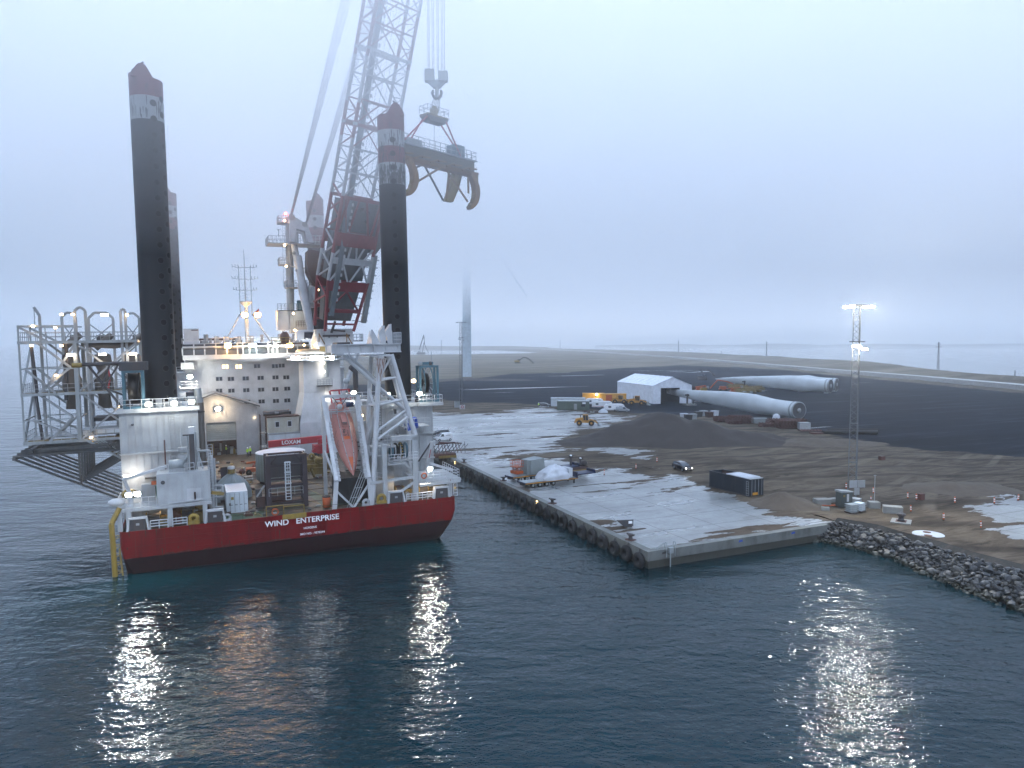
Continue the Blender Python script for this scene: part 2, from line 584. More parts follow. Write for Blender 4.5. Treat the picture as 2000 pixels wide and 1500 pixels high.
DIKE = [G(x, y)[:2] for x, y in ((1150, 684.5), (1300, 690), (1450, 697), (1560, 703), (1640, 710), (1700, 714), (1800, 727), (2000, 744), (2600, 790))]
ROAD = [G(x, y)[:2] for x, y in ((1060, 682.5), (1130, 686), (1200, 691), (1330, 700.5), (1480, 714), (1640, 728.5), (1800, 742), (2000, 761), (2600, 815))]


def dist_line(P, pts):
    d = np.full(len(P), 1e18)
    for a, b in zip(pts[:-1], pts[1:]):
        a = np.array(a); b = np.array(b); e = b - a; w = P - a
        t = np.clip((w @ e) / (e @ e), 0, 1)
        d = np.minimum(d, ((w - t[:, None] * e) ** 2).sum(1))
    return np.sqrt(d)


def ground_sheet(name, ps, qs, flat, mat):
    pp, qq = np.meshgrid(ps, qs)
    P = np.stack([QC.x + EP.x * pp.ravel() + EQ.x * qq.ravel(), QC.y + EP.y * pp.ravel() + EQ.y * qq.ravel()], 1)
    z = np.full(len(P), 2.0)
    dap = np.maximum(sdf(P, APRON), sdf(P, PATCH)); dap = np.minimum(dap, -sdf(P, DIRT) * 0.7)
    dyd = sdf(P, YARD)
    if not flat:
        dl = sdf(P, LAND)
        dd = dist_line(P, DIKE)
        amp = np.clip(P[:, 1] / 600, 0.0, 1) * 2.6
        z = z + amp * np.exp(-(dd / 26.0) ** 2) * (0.6 + 0.8 * vnoise(P, 60, 3))
        rough = np.clip(-dyd / 4, 0, 1) * np.clip(-dap / 3, 0, 1)
        z = z + rough * ((vnoise(P, 5.5, 1) - .5) * 0.38 + (vnoise(P, 1.9, 2) - .5) * 0.12)
        far = (P[:, 1] > 600) * np.clip(dl / 40, 0, 1)
        z = z + far * (vnoise(P, 45, 5) - 0.4) * 2.2
        mt = (P[:, 1] > 3300) * np.clip((900 - P[:, 0]) / 2400, 0, 1)
        z = z + mt * (6 + 16 * vnoise(P, 320, 8))
        z = np.where(dl < 0, np.maximum(2.0 + dl * 0.5 - 0.3, -4), z)
    else:
        z = np.full(len(P), 2.0)
    nq, np_ = pp.shape
    idx = np.arange(nq * np_).reshape(nq, np_)
    f = np.stack([idx[:-1, :-1].ravel(), idx[:-1, 1:].ravel(), idx[1:, 1:].ravel(), idx[1:, :-1].ravel()], 1)
    me = bpy.data.meshes.new(name)
    me.vertices.add(len(P)); me.vertices.foreach_set("co", np.column_stack([P, z]).ravel().astype(np.float32))
    me.loops.add(f.size); me.loops.foreach_set("vertex_index", f.ravel().astype(np.int32))
    me.polygons.add(len(f)); me.polygons.foreach_set("loop_start", (np.arange(len(f)) * 4).astype(np.int32))
    try:
        me.polygons.foreach_set("loop_total", np.full(len(f), 4, np.int32))
    except Exception:
        pass
    me.polygons.foreach_set("use_smooth", np.ones(len(f), bool))
    me.update(calc_edges=True)
    for nm, arr in (("da", dap), ("dy", dyd)):
        at = me.attributes.new(nm, 'FLOAT', 'POINT'); at.data.foreach_set("value", np.clip(arr, -500, 500).astype(np.float32))
    me.materials.append(mat)
    o = bpy.data.objects.new(name, me); COL.objects.link(o)
    tag(o, None, kind="structure")
    return o


def ground_material():
    m, n, l, b = _mat("quay_ground")
    def N(t, **k):
        x = n.new(t)
        for a, v in k.items():
            setattr(x, a, v)
        return x
    geo = N("ShaderNodeNewGeometry")
    # position in the quay's own axes
    mp = N("ShaderNodeMapping"); mp.inputs["Location"].default_value = (0, 0, 0); mp.inputs["Rotation"].default_value = (0, 0, -R(24.2))
    l.new(geo.outputs["Position"], mp.inputs[0])
    def noise(scale, detail=5, rough=0.55, vec=None, stretch=None, dist=0.0):
        t = N("ShaderNodeTexNoise"); t.inputs["Scale"].default_value = scale; t.inputs["Detail"].default_value = detail; t.inputs["Roughness"].default_value = rough
        t.inputs["Distortion"].default_value = dist
        src = mp.outputs[0]
        if stretch:
            q = N("ShaderNodeMapping"); q.inputs["Scale"].default_value = (stretch[0], stretch[1], 1)
            q.inputs["Rotation"].default_value = (0, 0, R(stretch[2]) if len(stretch) > 2 else 0)
            l.new(src, q.inputs[0]); src = q.outputs[0]
        l.new(src, t.inputs["Vector"])
        return t.outputs["Fac"]
    def rng(x, a, b_, c=0.0, d=1.0):
        t = N("ShaderNodeMapRange"); t.inputs[1].default_value = a; t.inputs[2].default_value = b_; t.inputs[3].default_value = c; t.inputs[4].default_value = d
        l.new(x, t.inputs[0]); return t.outputs[0]
    def math_(op, x, y, z=None):
        t = N("ShaderNodeMath", operation=op)
        for i, w in enumerate((x, y, z)):
            if w is None: continue
            if isinstance(w, (int, float)): t.inputs[i].default_value = w
            else: l.new(w, t.inputs[i])
        return t.outputs[0]
    def mix(f, a, b_):
        t = N("ShaderNodeMix", data_type='RGBA')
        if isinstance(f, (int, float)): t.inputs[0].default_value = f
        else: l.new(f, t.inputs[0])
        for i, w in ((6, a), (7, b_)):
            if isinstance(w, tuple): t.inputs[i].default_value = (*w, 1)
            else: l.new(w, t.inputs[i])
        return t.outputs[2]
    def mixf(f, a, b_):
        t = N("ShaderNodeMix", data_type='FLOAT'); l.new(f, t.inputs[0])
        for i, w in ((2, a), (3, b_)):
            if isinstance(w, (int, float)): t.inputs[i].default_value = w
            else: l.new(w, t.inputs[i])
        return t.outputs[0]
    ada = N("ShaderNodeAttribute", attribute_name="da").outputs["Fac"]
    ady = N("ShaderNodeAttribute", attribute_name="dy").outputs["Fac"]
    sep = N("ShaderNodeSeparateXYZ"); l.new(geo.outputs["Position"], sep.inputs[0])
    Y = sep.outputs["Y"]
    # --- sand
    s1 = noise(0.09, 6, 0.6); s2 = noise(1.6, 5, 0.65); tr = noise(0.20, 6, 0.62, stretch=(0.35, 2.2, 8), dist=2.2)
    sand = mix(rng(s1, 0.35, 0.65), (0.045, 0.036, 0.027), (0.125, 0.100, 0.073))
    sand = mix(rng(tr, 0.50, 0.64, 0, 0.75), sand, (0.125, 0.105, 0.08))
    sand = mix(rng(tr, 0.47, 0.36, 0, 0.75), sand, (0.012, 0.010, 0.009))
    sand = mix(rng(s2, 0.35, 0.75, 0, 0.35), sand, (0.022, 0.017, 0.014))
    def tracks(rot, sc, dist, lo, hi):
        q = N("ShaderNodeMapping"); q.inputs["Rotation"].default_value = (0, 0, R(rot)); l.new(mp.outputs[0], q.inputs[0])
        w = N("ShaderNodeTexWave"); w.inputs["Scale"].default_value = sc; w.inputs["Distortion"].default_value = dist; w.inputs["Detail"].default_value = 2.0; w.inputs["Detail Scale"].default_value = 0.22; l.new(q.outputs[0], w.inputs["Vector"])
        return rng(w.outputs["Fac"], lo, hi)
    t1 = tracks(68, 0.045, 16.0, 0.80, 0.95); t2 = tracks(100, 0.035, 20.0, 0.84, 0.96); patch = rng(noise(0.03, 3), 0.42, 0.58)
    sand = mix(math_('MULTIPLY', t1, math_('MULTIPLY', patch, 0.65)), sand, (0.155, 0.13, 0.10))
    sand = mix(math_('MULTIPLY', t2, 0.55), sand, (0.016, 0.013, 0.012))
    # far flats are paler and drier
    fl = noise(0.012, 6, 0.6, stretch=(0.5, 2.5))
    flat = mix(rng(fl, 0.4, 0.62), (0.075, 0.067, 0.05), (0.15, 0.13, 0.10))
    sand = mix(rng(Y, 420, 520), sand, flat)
    # --- yard
    y1 = noise(0.05, 7, 0.65, stretch=(0.4, 2.0)); y2 = noise(0.9, 5, 0.7)
    yard = mix(rng(y1, 0.35, 0.7), (0.0018, 0.0042, 0.0090), (0.0065, 0.0105, 0.0180))
    yard = mix(rng(y2, 0.45, 0.8, 0, 0.4), yard, (0.014, 0.017, 0.022))
    y3 = noise(0.16, 6, 0.7, stretch=(0.18, 2.6, 6), dist=0.6)
    yard = mix(rng(y3, 0.53, 0.66, 0, 0.8), yard, (0.038, 0.045, 0.058))
    yard = mix(rng(y3, 0.44, 0.34, 0, 0.6), yard, (0.002, 0.0025, 0.0035))
    pud = rng(noise(0.028, 3, 0.5, stretch=(0.35, 3.2, 4)), 0.66, 0.675)
    # --- concrete
    c1 = noise(0.12, 6, 0.6); c2 = noise(2.2, 5, 0.6); c3 = noise(0.4, 5, 0.7, stretch=(0.5, 2.0, 30))
    con = mix(rng(c1, 0.3, 0.7), (0.115, 0.128, 0.132), (0.275, 0.292, 0.292))
    con = mix(rng(c2, 0.38, 0.75, 0, 0.55), con, (0.10, 0.10, 0.095))
    con = mix(rng(c3, 0.50, 0.68, 0, 0.6), con, (0.09, 0.085, 0.075))
    br = N("ShaderNodeTexBrick"); br.offset = 0.0; br.inputs["Scale"].default_value = 1.0
    br.inputs["Mortar Size"].default_value = 0.09; br.inputs["Mortar Smooth"].default_value = 0.2
    br.inputs["Brick Width"].default_value = 8.0; br.inputs["Row Height"].default_value = 6.0
    dq = N("ShaderNodeMapping"); dq.inputs["Location"].default_value = (0.6, 2.0, 0)
    l.new(mp.outputs[0], dq.inputs[0]); l.new(dq.outputs[0], br.inputs["Vector"])
    joint = br.outputs["Fac"]
    con = mix(math_('MULTIPLY', joint, 0.95), con, (0.035, 0.035, 0.032))
    # --- masks
    e1 = noise(0.11, 7, 0.62, stretch=(0.6, 1.6, 0)); e2 = noise(0.5, 5, 0.6, stretch=(0.5, 1.6))
    ed = math_('ADD', math_('MULTIPLY', math_('SUBTRACT', e1, 0.5), 14.0), math_('MULTIPLY', math_('SUBTRACT', e2, 0.5), 5.0))
    k = rng(Y, 100, 240, 1.0, 1.6)
    am = rng(math_('ADD', ada, math_('MULTIPLY', ed, k)), -0.15, 0.25)
    # sand blown over the slab, thicker towards its landward edge
    p1 = noise(0.095, 6, 0.60, stretch=(0.55, 1.9, 0), dist=0.3); p2 = noise(0.6, 5, 0.6)
    thr = rng(ada, 2, 22, 0.55, 0.64)
    pp = math_('SUBTRACT', math_('ADD', p1, math_('MULTIPLY', math_('SUBTRACT', p2, 0.5), 0.06)), thr)
    film = rng(pp, 0.0, 0.006)
    am2 = math_('MULTIPLY', am, math_('SUBTRACT', 1.0, film))
    ym = rng(math_('ADD', ady, math_('MULTIPLY', math_('SUBTRACT', e1, 0.5), 14.0)), -1.0, 1.0)
    ym = math_('MULTIPLY', ym, math_('SUBTRACT', 1.0, rng(ada, -1, 1)))
    col = mix(ym, sand, yard)
    dirt = mix(rng(p2, 0.3, 0.7), (0.05, 0.038, 0.03), (0.088, 0.07, 0.053))
    col = mix(rng(ada, -3, 3), col, dirt)
    col = mix(am2, col, con)
    wet = rng(noise(0.07, 5, 0.6, stretch=(0.6, 1.5)), 0.42, 0.62)
    rc = mixf(wet, 0.42, 0.24)
    rough = mixf(am2, 0.85, rc)
    pm = math_('MULTIPLY', pud, ym)
    rough = mixf(pm, rough, 0.08)
    col = mix(pm, col, (0.03, 0.035, 0.04))
    l.new(col, b.inputs["Base Color"]); l.new(rough, b.inputs["Roughness"])
    l.new(mixf(math_('MAXIMUM', am2, pm), 0.04, 0.5), b.inputs["Specular IOR Level"])
    bu = N("ShaderNodeBump"); bu.inputs["Distance"].default_value = 0.10
    hh = math_('ADD', math_('MULTIPLY', s2, math_('SUBTRACT', 1.0, am2)), math_('MULTIPLY', tr, 1.6))
    hh = mixf(am2, hh, math_('MULTIPLY', c2, 0.08))
    l.new(hh, bu.inputs["Height"]); bu.inputs["Strength"].default_value = 0.6
    l.new(bu.outputs[0], b.inputs["Normal"])
    return m


M_GROUND = ground_material()
land = ground_sheet("ground", axis(31.5, 5200, 31.5, 1.3, 0.017), axis(-95, 7000, 20.0, 1.2, 0.014), False, M_GROUND)
apron = ground_sheet("quay_pavement", np.append(np.arange(0.9, 31.5, 1.2), 31.5), np.array(list(np.arange(0.9, 160, 1.3)) + list(np.geomspace(161, 640, 60))), True, M_GROUND)


# water -------------------------------------------------------------
def water_material():
    m, n, l, b = _mat("harbour_water")
    geo = n.new("ShaderNodeNewGeometry")
    prev = None
    for sc, amp, st, rot, det in ((0.07, 0.45, (1.0, 2.2, 1), 12, 2), (0.34, 0.15, (0.8, 1.9, 1), 10, 2), (1.05, 0.12, (0.9, 1.3, 1), -10, 3), (2.8, 0.022, (1, 1.2, 1), 15, 2)):
        mp = n.new("ShaderNodeMapping"); mp.inputs["Scale"].default_value = st; mp.inputs["Rotation"].default_value = (0, 0, R(rot))
        l.new(geo.outputs["Position"], mp.inputs[0])
        t = n.new("ShaderNodeTexNoise"); t.inputs["Scale"].default_value = sc; t.inputs["Detail"].default_value = det; t.inputs["Roughness"].default_value = 0.55
        t.inputs["Distortion"].default_value = 0.35
        l.new(mp.outputs[0], t.inputs["Vector"])
        mu = n.new("ShaderNodeMath"); mu.operation = 'MULTIPLY_ADD'; mu.inputs[1].default_value = amp
        l.new(t.outputs["Fac"], mu.inputs[0])
        if prev: l.new(prev, mu.inputs[2])
        else: mu.inputs[2].default_value = 0
        prev = mu.outputs[0]
    ln = n.new("ShaderNodeTexNoise"); ln.inputs["Scale"].default_value = 0.018; ln.inputs["Detail"].default_value = 3; l.new(geo.outputs["Position"], ln.inputs["Vector"])
    lr = n.new("ShaderNodeMapRange"); lr.inputs[1].default_value = 0.36; lr.inputs[2].default_value = 0.64; lr.inputs[3].default_value = 0.85; lr.inputs[4].default_value = 1.35; l.new(ln.outputs["Fac"], lr.inputs[0])
    bu = n.new("ShaderNodeBump"); bu.inputs["Strength"].default_value = 1.0; bu.inputs["Distance"].default_value = 1.0
    l.new(lr.outputs[0], bu.inputs["Distance"])
    l.new(prev, bu.inputs["Height"]); l.new(bu.outputs[0], b.inputs["Normal"])
    n3 = n.new("ShaderNodeTexNoise"); n3.inputs["Scale"].default_value = 0.03; l.new(geo.outputs["Position"], n3.inputs["Vector"])
    mx = n.new("ShaderNodeMix"); mx.data_type = 'RGBA'; mx.inputs[6].default_value = (0.001, 0.011, 0.016, 1); mx.inputs[7].default_value = (0.001, 0.018, 0.024, 1)
    l.new(n3.outputs["Fac"], mx.inputs[0]); l.new(mx.outputs[2], b.inputs["Base Color"])
    b.inputs["Roughness"].default_value = 0.02
    b.inputs["IOR"].default_value = 1.24
    b.inputs["Specular Tint"].default_value = (0.55, 0.83, 1.0, 1)
    return m


M_WATER = water_material()
wb = MB()
wb.add([(-9000, -200, 0), (9000, -200, 0), (9000, 11000, 0), (-9000, 11000, 0)], [(0, 1, 2, 3)], M_WATER)
water = wb.build("water"); tag(water, None, kind="structure")

# far shore beyond the sound
fb = MB(); fm = paint("far_shore_land", (0.05, 0.06, 0.045), 0.9, 0.3)
rs = random.Random(4)
xs = [700 + i * 90 for i in range(100)]
top = [(x, 9 + 9 * math.sin(i * .31) ** 2 + rs.uniform(-3, 5)) for i, x in enumerate(xs)]
rings = [[(x, 5600, -2), (x, 5640, h), (x, 6100, h * 0.9), (x, 6150, -2)] for x, h in top]
fb.loft(rings, fm)
far = fb.build("far_shore_hills"); tag(far, None, kind="structure")

# road on the dike
rb = MB(); m_road = paint("pale_asphalt_road", (0.30, 0.30, 0.29), 0.6, 0.3)
for a, b2 in zip(ROAD[:-1], ROAD[1:]):
    a = Vector((a[0], a[1])); b2 = Vector((b2[0], b2[1])); nrm = Vector((-(b2 - a).y, (b2 - a).x)).normalized() * 4.2
    q = [a - nrm, b2 - nrm, b2 + nrm, a + nrm]
    rb.prism([(p.x, p.y) for p in q], 1.5, 4.6, m_road, axis='z')
road = rb.build("dike_road"); tag(road, None, kind="structure")

# quay wall ------------------------------------------------------------
qw = Thing("quay_wall", "long concrete quay wall with pale capping beam at the water's edge", "quay wall", QC)
m_qw = paint("shaded_wall_concrete", (0.045, 0.046, 0.04), 0.6, 0.8, (0.03, 0.035, 0.025), rust=0.2)  # dark brown wall tone includes the shade of the recess below the cap
m_cap = paint("pale_capping_concrete", (0.125, 0.135, 0.13), 0.6, 0.9, (0.04, 0.042, 0.03), streak=1.6, rust=0.2)


def qp(p, q, z):
    return (EP.x * p + EQ.x * q, EP.y * p + EQ.y * q, z)


def qslab(mb, p0, q0, p1, q1, z0, z1, mat):
    vs = [qp(p0, q0, z0), qp(p1, q0, z0), qp(p1, q1, z0), qp(p0, q1, z0), qp(p0, q0, z1), qp(p1, q0, z1), qp(p1, q1, z1), qp(p0, q1, z1)]
    mb.add(vs, [(0, 3, 2, 1), (4, 5, 6, 7), (0, 1, 5, 4), (1, 2, 6, 5), (2, 3, 7, 6), (3, 0, 4, 7)], mat)


mb = MB(); qslab(mb, 0.15, 0.15, 33, 640, -3, 1.2, m_qw); qw.part("wall_face", mb)
mb = MB()
qslab(mb, -0.05, -0.05, 33.0, 0.95, 0.95, 2.06, m_cap)
for k in range(40):
    qslab(mb, -0.05, 0.97 + k * 16, 0.95, 16.93 + k * 16, 0.95, 2.06, m_cap)
qw.part("capping_beam", mb)
mb = MB()
for p_ in (1.9, 13.5, 22.3):
    mb.add([qp(p_, -0.058, 1.55), qp(p_ + 0.7, -0.058, 1.6), qp(p_ + 0.6, -0.058, 1.85), qp(p_ + 0.1, -0.058, 1.8)], [(0, 1, 2, 3)], M_TEXTD if p_ < 5 else M_BLUE)
qw.part("painted_mark", mb)


def revetment():
    topl = [G(x, y, 2.0) for x, y in ((1625, 1024), (1700, 1037), (1760, 1054), (1830, 1074), (1900, 1098), (2000, 1125), (2200, 1186), (2500, 1290))]
    botl = [G(x, y, 0.0) for x, y in ((1585, 1056), (1640, 1066), (1735, 1089), (1800, 1118), (1870, 1150), (1945, 1178), (2130, 1250), (2420, 1390))]
    def at(L, t):
        k = min(len(L) - 2, int(t * (len(L) - 1))); f = t * (len(L) - 1) - k
        return L[k].lerp(L[k + 1], f)
    sl = MB(); ms = paint("wet_rubble_core", (0.030, 0.030, 0.028), 0.8, 0.5)
    rings = []
    for i in range(41):
        t = i / 40; a = at(topl, t); b_ = at(botl, t); d = (b_ - a)
        rings.append([a - d * 0.25 + Vector((0, 0, 0.35)), a + Vector((0, 0, -0.1)), b_ - Vector((0, 0, .35)), b_ + d * 0.3 - Vector((0, 0, 1.4)), a - Vector((0, 0, 4))])
    sl.loft([[tuple(p) for p in r_] for r_ in rings], ms)
    o = sl.build("revetment_slope_ground"); tag(o, None, kind="structure")
    m, n, l, b = _mat("quarry_rock")
    oi = n.new("ShaderNodeObjectInfo"); geo = n.new("ShaderNodeNewGeometry")
    r_ = n.new("ShaderNodeValToRGB"); l.new(oi.outputs["Random"], r_.inputs[0])
    r_.color_ramp.elements[0].color = (0.016, 0.018, 0.021, 1); r_.color_ramp.elements[1].color = (0.085, 0.09, 0.095, 1)
    e = r_.color_ramp.elements.new(0.5); e.color = (0.034, 0.037, 0.04, 1)
    e = r_.color_ramp.elements.new(0.8); e.color = (0.05, 0.047, 0.04, 1)
    t = n.new("ShaderNodeTexNoise"); t.inputs["Scale"].default_value = 3.5; t.inputs["Detail"].default_value = 7; l.new(geo.outputs["Position"], t.inputs["Vector"])
    mr = n.new("ShaderNodeMapRange"); mr.inputs[1].default_value = .3; mr.inputs[2].default_value = .7; mr.inputs[3].default_value = .6; mr.inputs[4].default_value = 1.3; l.new(t.outputs["Fac"], mr.inputs[0])
    mx = n.new("ShaderNodeMix"); mx.data_type = 'RGBA'; mx.blend_type = 'MULTIPLY'; mx.inputs[0].default_value = 1; l.new(r_.outputs[0], mx.inputs[6]); l.new(mr.outputs[0], mx.inputs[7])
    # algae band close to the water
    sp = n.new("ShaderNodeSeparateXYZ"); l.new(geo.outputs["Position"], sp.inputs[0])
    al = n.new("ShaderNodeMapRange"); al.inputs[1].default_value = 0.75; al.inputs[2].default_value = 0.3; l.new(sp.outputs["Z"], al.inputs[0])
    m2 = n.new("ShaderNodeMix"); m2.data_type = 'RGBA'; m2.inputs[7].default_value = (0.014, 0.016, 0.008, 1); l.new(al.outputs[0], m2.inputs[0]); l.new(mx.outputs[2], m2.inputs[6])
    l.new(m2.outputs[2], b.inputs["Base Color"]); b.inputs["Roughness"].default_value = 0.55
    MATS["rock"] = m
    protos = []
    for s in range(9):
        rr = random.Random(100 + s)
        mbr = MB()
        dirs = [Vector((rr.gauss(0, 1), rr.gauss(0, 1), rr.gauss(0, 1))).normalized() for _ in range(9)]
        lim = [rr.uniform(0.62, 0.95) for _ in dirs]
        rings = []
        n_, m_ = 10, 8
        for i in range(1, m_):
            th = math.pi * i / m_; ring = []
            for k in range(n_):
                d = Vector((math.sin(th) * math.cos(2 * math.pi * k / n_), math.sin(th) * math.sin(2 * math.pi * k / n_), -math.cos(th)))
                q = 1.15
                for dd, ll in zip(dirs, lim):
                    c = d.dot(dd)
                    if c > 0.05: q = min(q, ll / c)
                ring.append(tuple(d * min(q, 1.15)))
            rings.append(ring)
        mbr.loft(rings, m, False)
        me = mbr.build("boulder"); protos.append(me.data); bpy.data.objects.remove(me)
    spots = []
    rr = random.Random(11)
    for k in range(4200):
        t = rr.random() ** 1.25; s = rr.uniform(-0.08, 1.05)
        a = at(topl, t); b_ = at(botl, t); p = a.lerp(b_, s)
        p = Vector((p.x, p.y, 2.0 * (1 - s) + rr.uniform(-0.25, 0.35)))
        size = rr.choice((0.17, 0.22, 0.27, 0.33, 0.4, 0.56)) * rr.uniform(0.85, 1.2)
        ok = all((p - q).length > (size + z) * 0.62 for q, z in spots)
        if ok: spots.append((p, size))
    vis = lambda p: abs((p.x) / p.y) < 0.72
    spots.sort(key=lambda s: (not vis(s[0]), -s[1] / s[0].y))
    rest = MB()
    for i, (p, size) in enumerate(spots):
        sc = Vector((size * rr.uniform(0.9, 1.4), size * rr.uniform(0.8, 1.15), size * rr.uniform(0.6, 0.95)))
        rot = (rr.uniform(-.5, .5), rr.uniform(-.5, .5), rr.uniform(0, 6.3))
        if i < 300:
            o = bpy.data.objects.new("boulder", protos[i % 9]); COL.objects.link(o)
            o.location = p; o.rotation_euler = rot; o.scale = sc
            tag(o, "grey quarry stone of the sloping rock bank below the sand", "boulder", "boulders of the rock bank")
        else:
            from mathutils import Euler
            M_ = Matrix.Translation(p) @ Euler(rot).to_matrix().to_4x4() @ Matrix.Diagonal((*sc, 1))
            me = protos[i % 9]
            rest.add([M_ @ v.co for v in me.vertices], [tuple(q.vertices) for q in me.polygons], m)
    o = rest.build("rubble"); tag(o, "smaller grey stones filling the rock bank along the water", "rubble", kind="stuff")


revetment()


# haze and low cloud ----------------------------------------------------
def fog(name, x0, y0, z0, x1, y1, z1, dens, col=(0.985, 0.992, 1.0), anis=0.5):
    m = bpy.data.materials.new(name); m.use_nodes = True; nt = m.node_tree; nt.nodes.clear()
    o_ = nt.nodes.new("ShaderNodeOutputMaterial"); v = nt.nodes.new("ShaderNodeVolumePrincipled")
    v.inputs["Color"].default_value = (*col, 1); v.inputs["Density"].default_value = dens; v.inputs["Anisotropy"].default_value = anis
    nt.links.new(v.outputs[0], o_.inputs["Volume"])
    try:
        m.volume_intersection_method = 'FAST'
    except Exception:
        pass
    b_ = MB(); b_.box((x0, y0, z0), (x1, y1, z1), m)
    o = b_.build(name); tag(o, None, kind="stuff")
    return o


HAZE = 0.00030
haze = fog("haze", -9500, -300, -5.0, 9500, 11500, 175, HAZE)
# the low cloud the crane and the turbine vanish into, thickening upwards
for i, (z0, dens) in enumerate(((42.0, 0.0016), (54.0, 0.0028), (70.0, 0.0044), (88.0, 0.0130))):
    fog("low_cloud", -9300 - 10 * i, -250 - 10 * i, z0, 9300 + 10 * i, 11000 + 10 * i, 132 + i, dens)
# a thicker bank drifting over the ship
for i, (z0, dens) in enumerate(((37.0, 0.0022), (47.0, 0.0030), (59.0, 0.0034), (72.0, 0.0026))):
    fog("low_cloud", -460 - 12 * i, 46 - 3 * i, z0, 460 + 12 * i, 330 + 24 * i, 104 - i, dens)

# ================================================================== THE JACK-UP SHIP (ship frame: x across from port, y forward from the transom, z up)
D = 4.55  # main deck
ship = Thing("jackup_ship", "big red-hulled white jack-up ship with four black legs moored off the quay", "ship", (0, 0, 0), SHIP)


def hull_ring(z, ul, ur, v0, ch=0.25, bow=97):
    return [(ul + ch, v0, z), (ur - ch, v0, z), (ur, v0 + ch, z), (ur, 80, z), (ur - 4, 90, z), (ur - 13, bow, z), (ul + 13, bow, z), (ul + 4, 90, z), (ul, 80, z), (ul, v0 + ch, z)]


mb = MB()
mb.loft([hull_ring(1.85, 0.25, 38.97, 0.0, 0.2), hull_ring(3.1, 0.0, 39.4, 0.0, 0.2), hull_ring(D, 0.0, 39.4, 0.0, 0.2)], M_HULLRED, caps=False)
rA = hull_ring(D, 0.0, 39.4, 0.0, 0.2); rB = hull_ring(4.9, 0.0, 39.4, 0.0, 0.2); rC = hull_ring(4.9, 0.16, 39.24, 0.16, 0.16); rD = hull_ring(D, 0.16, 39.24, 0.16, 0.16)
mb.loft([rA, rB, rC, rD], M_HULLRED, caps=False)
hull = ship.part("hull", mb)
mb = MB()
mb.loft([hull_ring(-2.5, 2.0, 36.5, 1.8, 0.8, 92), hull_ring(0.0, 0.5, 38.0, 0.35, 0.6, 95), hull_ring(1.82, 0.25, 38.95, 0.02, 0.2)], M_ANTIF, caps=False)
ship.part("underbody", mb, "dark brown lower hull sloping in below the red", parent=hull)
mb = MB()
for (x0, z0, x1, z1) in ((3.2, 3.6, 9.8, 3.75), (6.2, 3.2, 8.4, 3.32), (9.0, 3.45, 10.6, 3.55), (7.5, 2.3, 10.0, 2.42), (12.6, 3.2, 14.6, 3.3), (12.2, 2.35, 15.0, 2.45), (7.0, 4.35, 39.0, 4.42)):
    mb.box((x0, -0.05, z0), (x1, 0.01, z1), M_HULLRED)
ship.part("rubbing_strake", mb, parent=hull)
mb = MB(); M_SEAM = paint("hull_seam_red", (0.055, 0.002, 0.003), 0.6, 0.4)
for k in range(13): mb.box((1.5 + k * 3.0, -0.004, 1.9), (1.54 + k * 3.0, 0.004, 4.88), M_SEAM)
mb.box((0.3, -0.004, 3.12), (39.0, 0.004, 3.15), M_SEAM)
M_RUN = paint("hull_rust_run", (0.045, 0.012, 0.006), 0.8, 0.5); rr = random.Random(77)
for k in range(34):
    x = rr.uniform(0.6, 38.5); z = rr.choice((4.88, 4.88, 3.1, 2.6)); L_ = rr.uniform(.25, 1.0); w = rr.uniform(.03, .09)
    mb.add([(x - w, -.007, z), (x + w, -.007, z), (x + w * .3, -.007, z - L_), (x - w * .3, -.007, z - L_)], [(0, 1, 2, 3)], M_RUN)
for k in range(40):
    x = rr.uniform(0.6, 38.5); w = rr.uniform(.3, 1.6); mb.add([(x, -.006, 1.87), (x + w, -.006, 1.87), (x + w * .8, -.006, 1.87 + rr.uniform(.05, .3)), (x + w * .2, -.006, 1.87 + rr.uniform(.05, .25))], [(0, 1, 2, 3)], M_SEAM)
ship.part("plate_seam", mb, parent=hull)
tm = lambda x, z: face_mat(x, -0.012, z)
text_mesh("lettering", "WIND   ENTERPRISE", 0.98, M_TEXT, hull, tm(19.75, 3.98), 0.006, "white ship name across the transom", bold=0.02)
text_mesh("lettering", "HORSENS", 0.36, M_TEXT, hull, tm(20.6, 3.0), 0.006, "small home port under the ship name", bold=0.006)
text_mesh("lettering", "IMO NO. : 9578244", 0.36, M_TEXT, hull, tm(20.85, 2.28), 0.006, "small number line lowest on the transom", bold=0.006)

# deck and its markings
mb = MB()
mb.add([(0.17, 0.17, D), (39.2, 0.17, D), (39.2, 80, D), (35, 90, D), (26, 96.5, D), (13, 96.5, D), (4, 90, D), (0.17, 80, D)], [tuple(range(8))], M_DECK)
deck = ship.part("deck", mb)
mb = MB()
for a, b_, w in (((13.6, 8.5), (15.2, 2.5), .14), ((22.4, 26), (27.0, 9), .12), ((22.0, 20), (24.6, 6), .12), ((21.2, 10), (24.0, 1.6), .12), ((10.4, 30), (10.8, 44), .12)):
    mb.beam((*a, D + .01), (*b_, D + .01), w, 0.02, M_YELD)
ship.part("marking_line", mb, parent=deck)
mb = MB()
mb.add([(21.9, 14, D + .006), (23.4, 14, D + .006), (24.5, 5, D + .006), (22.8, 5, D + .006)], [(0, 1, 2, 3)], M_GREEN)
mb.add([(10.3, 1, D + .006), (15.5, 1, D + .006), (15.5, 5, D + .006), (10.3, 5, D + .006)], [(0, 1, 2, 3)], M_GREEN)
ship.part("green_deck_patch", mb, parent=deck)
mb = MB(); rr = random.Random(5)
for k in range(10):
    mb.beam((9.5 + k * .2, 4 + k * 4, D + .03), (26 + rr.uniform(-3, 1), 3.6 + k * 4, D + .03), 0.12, 0.06, M_BROWN)
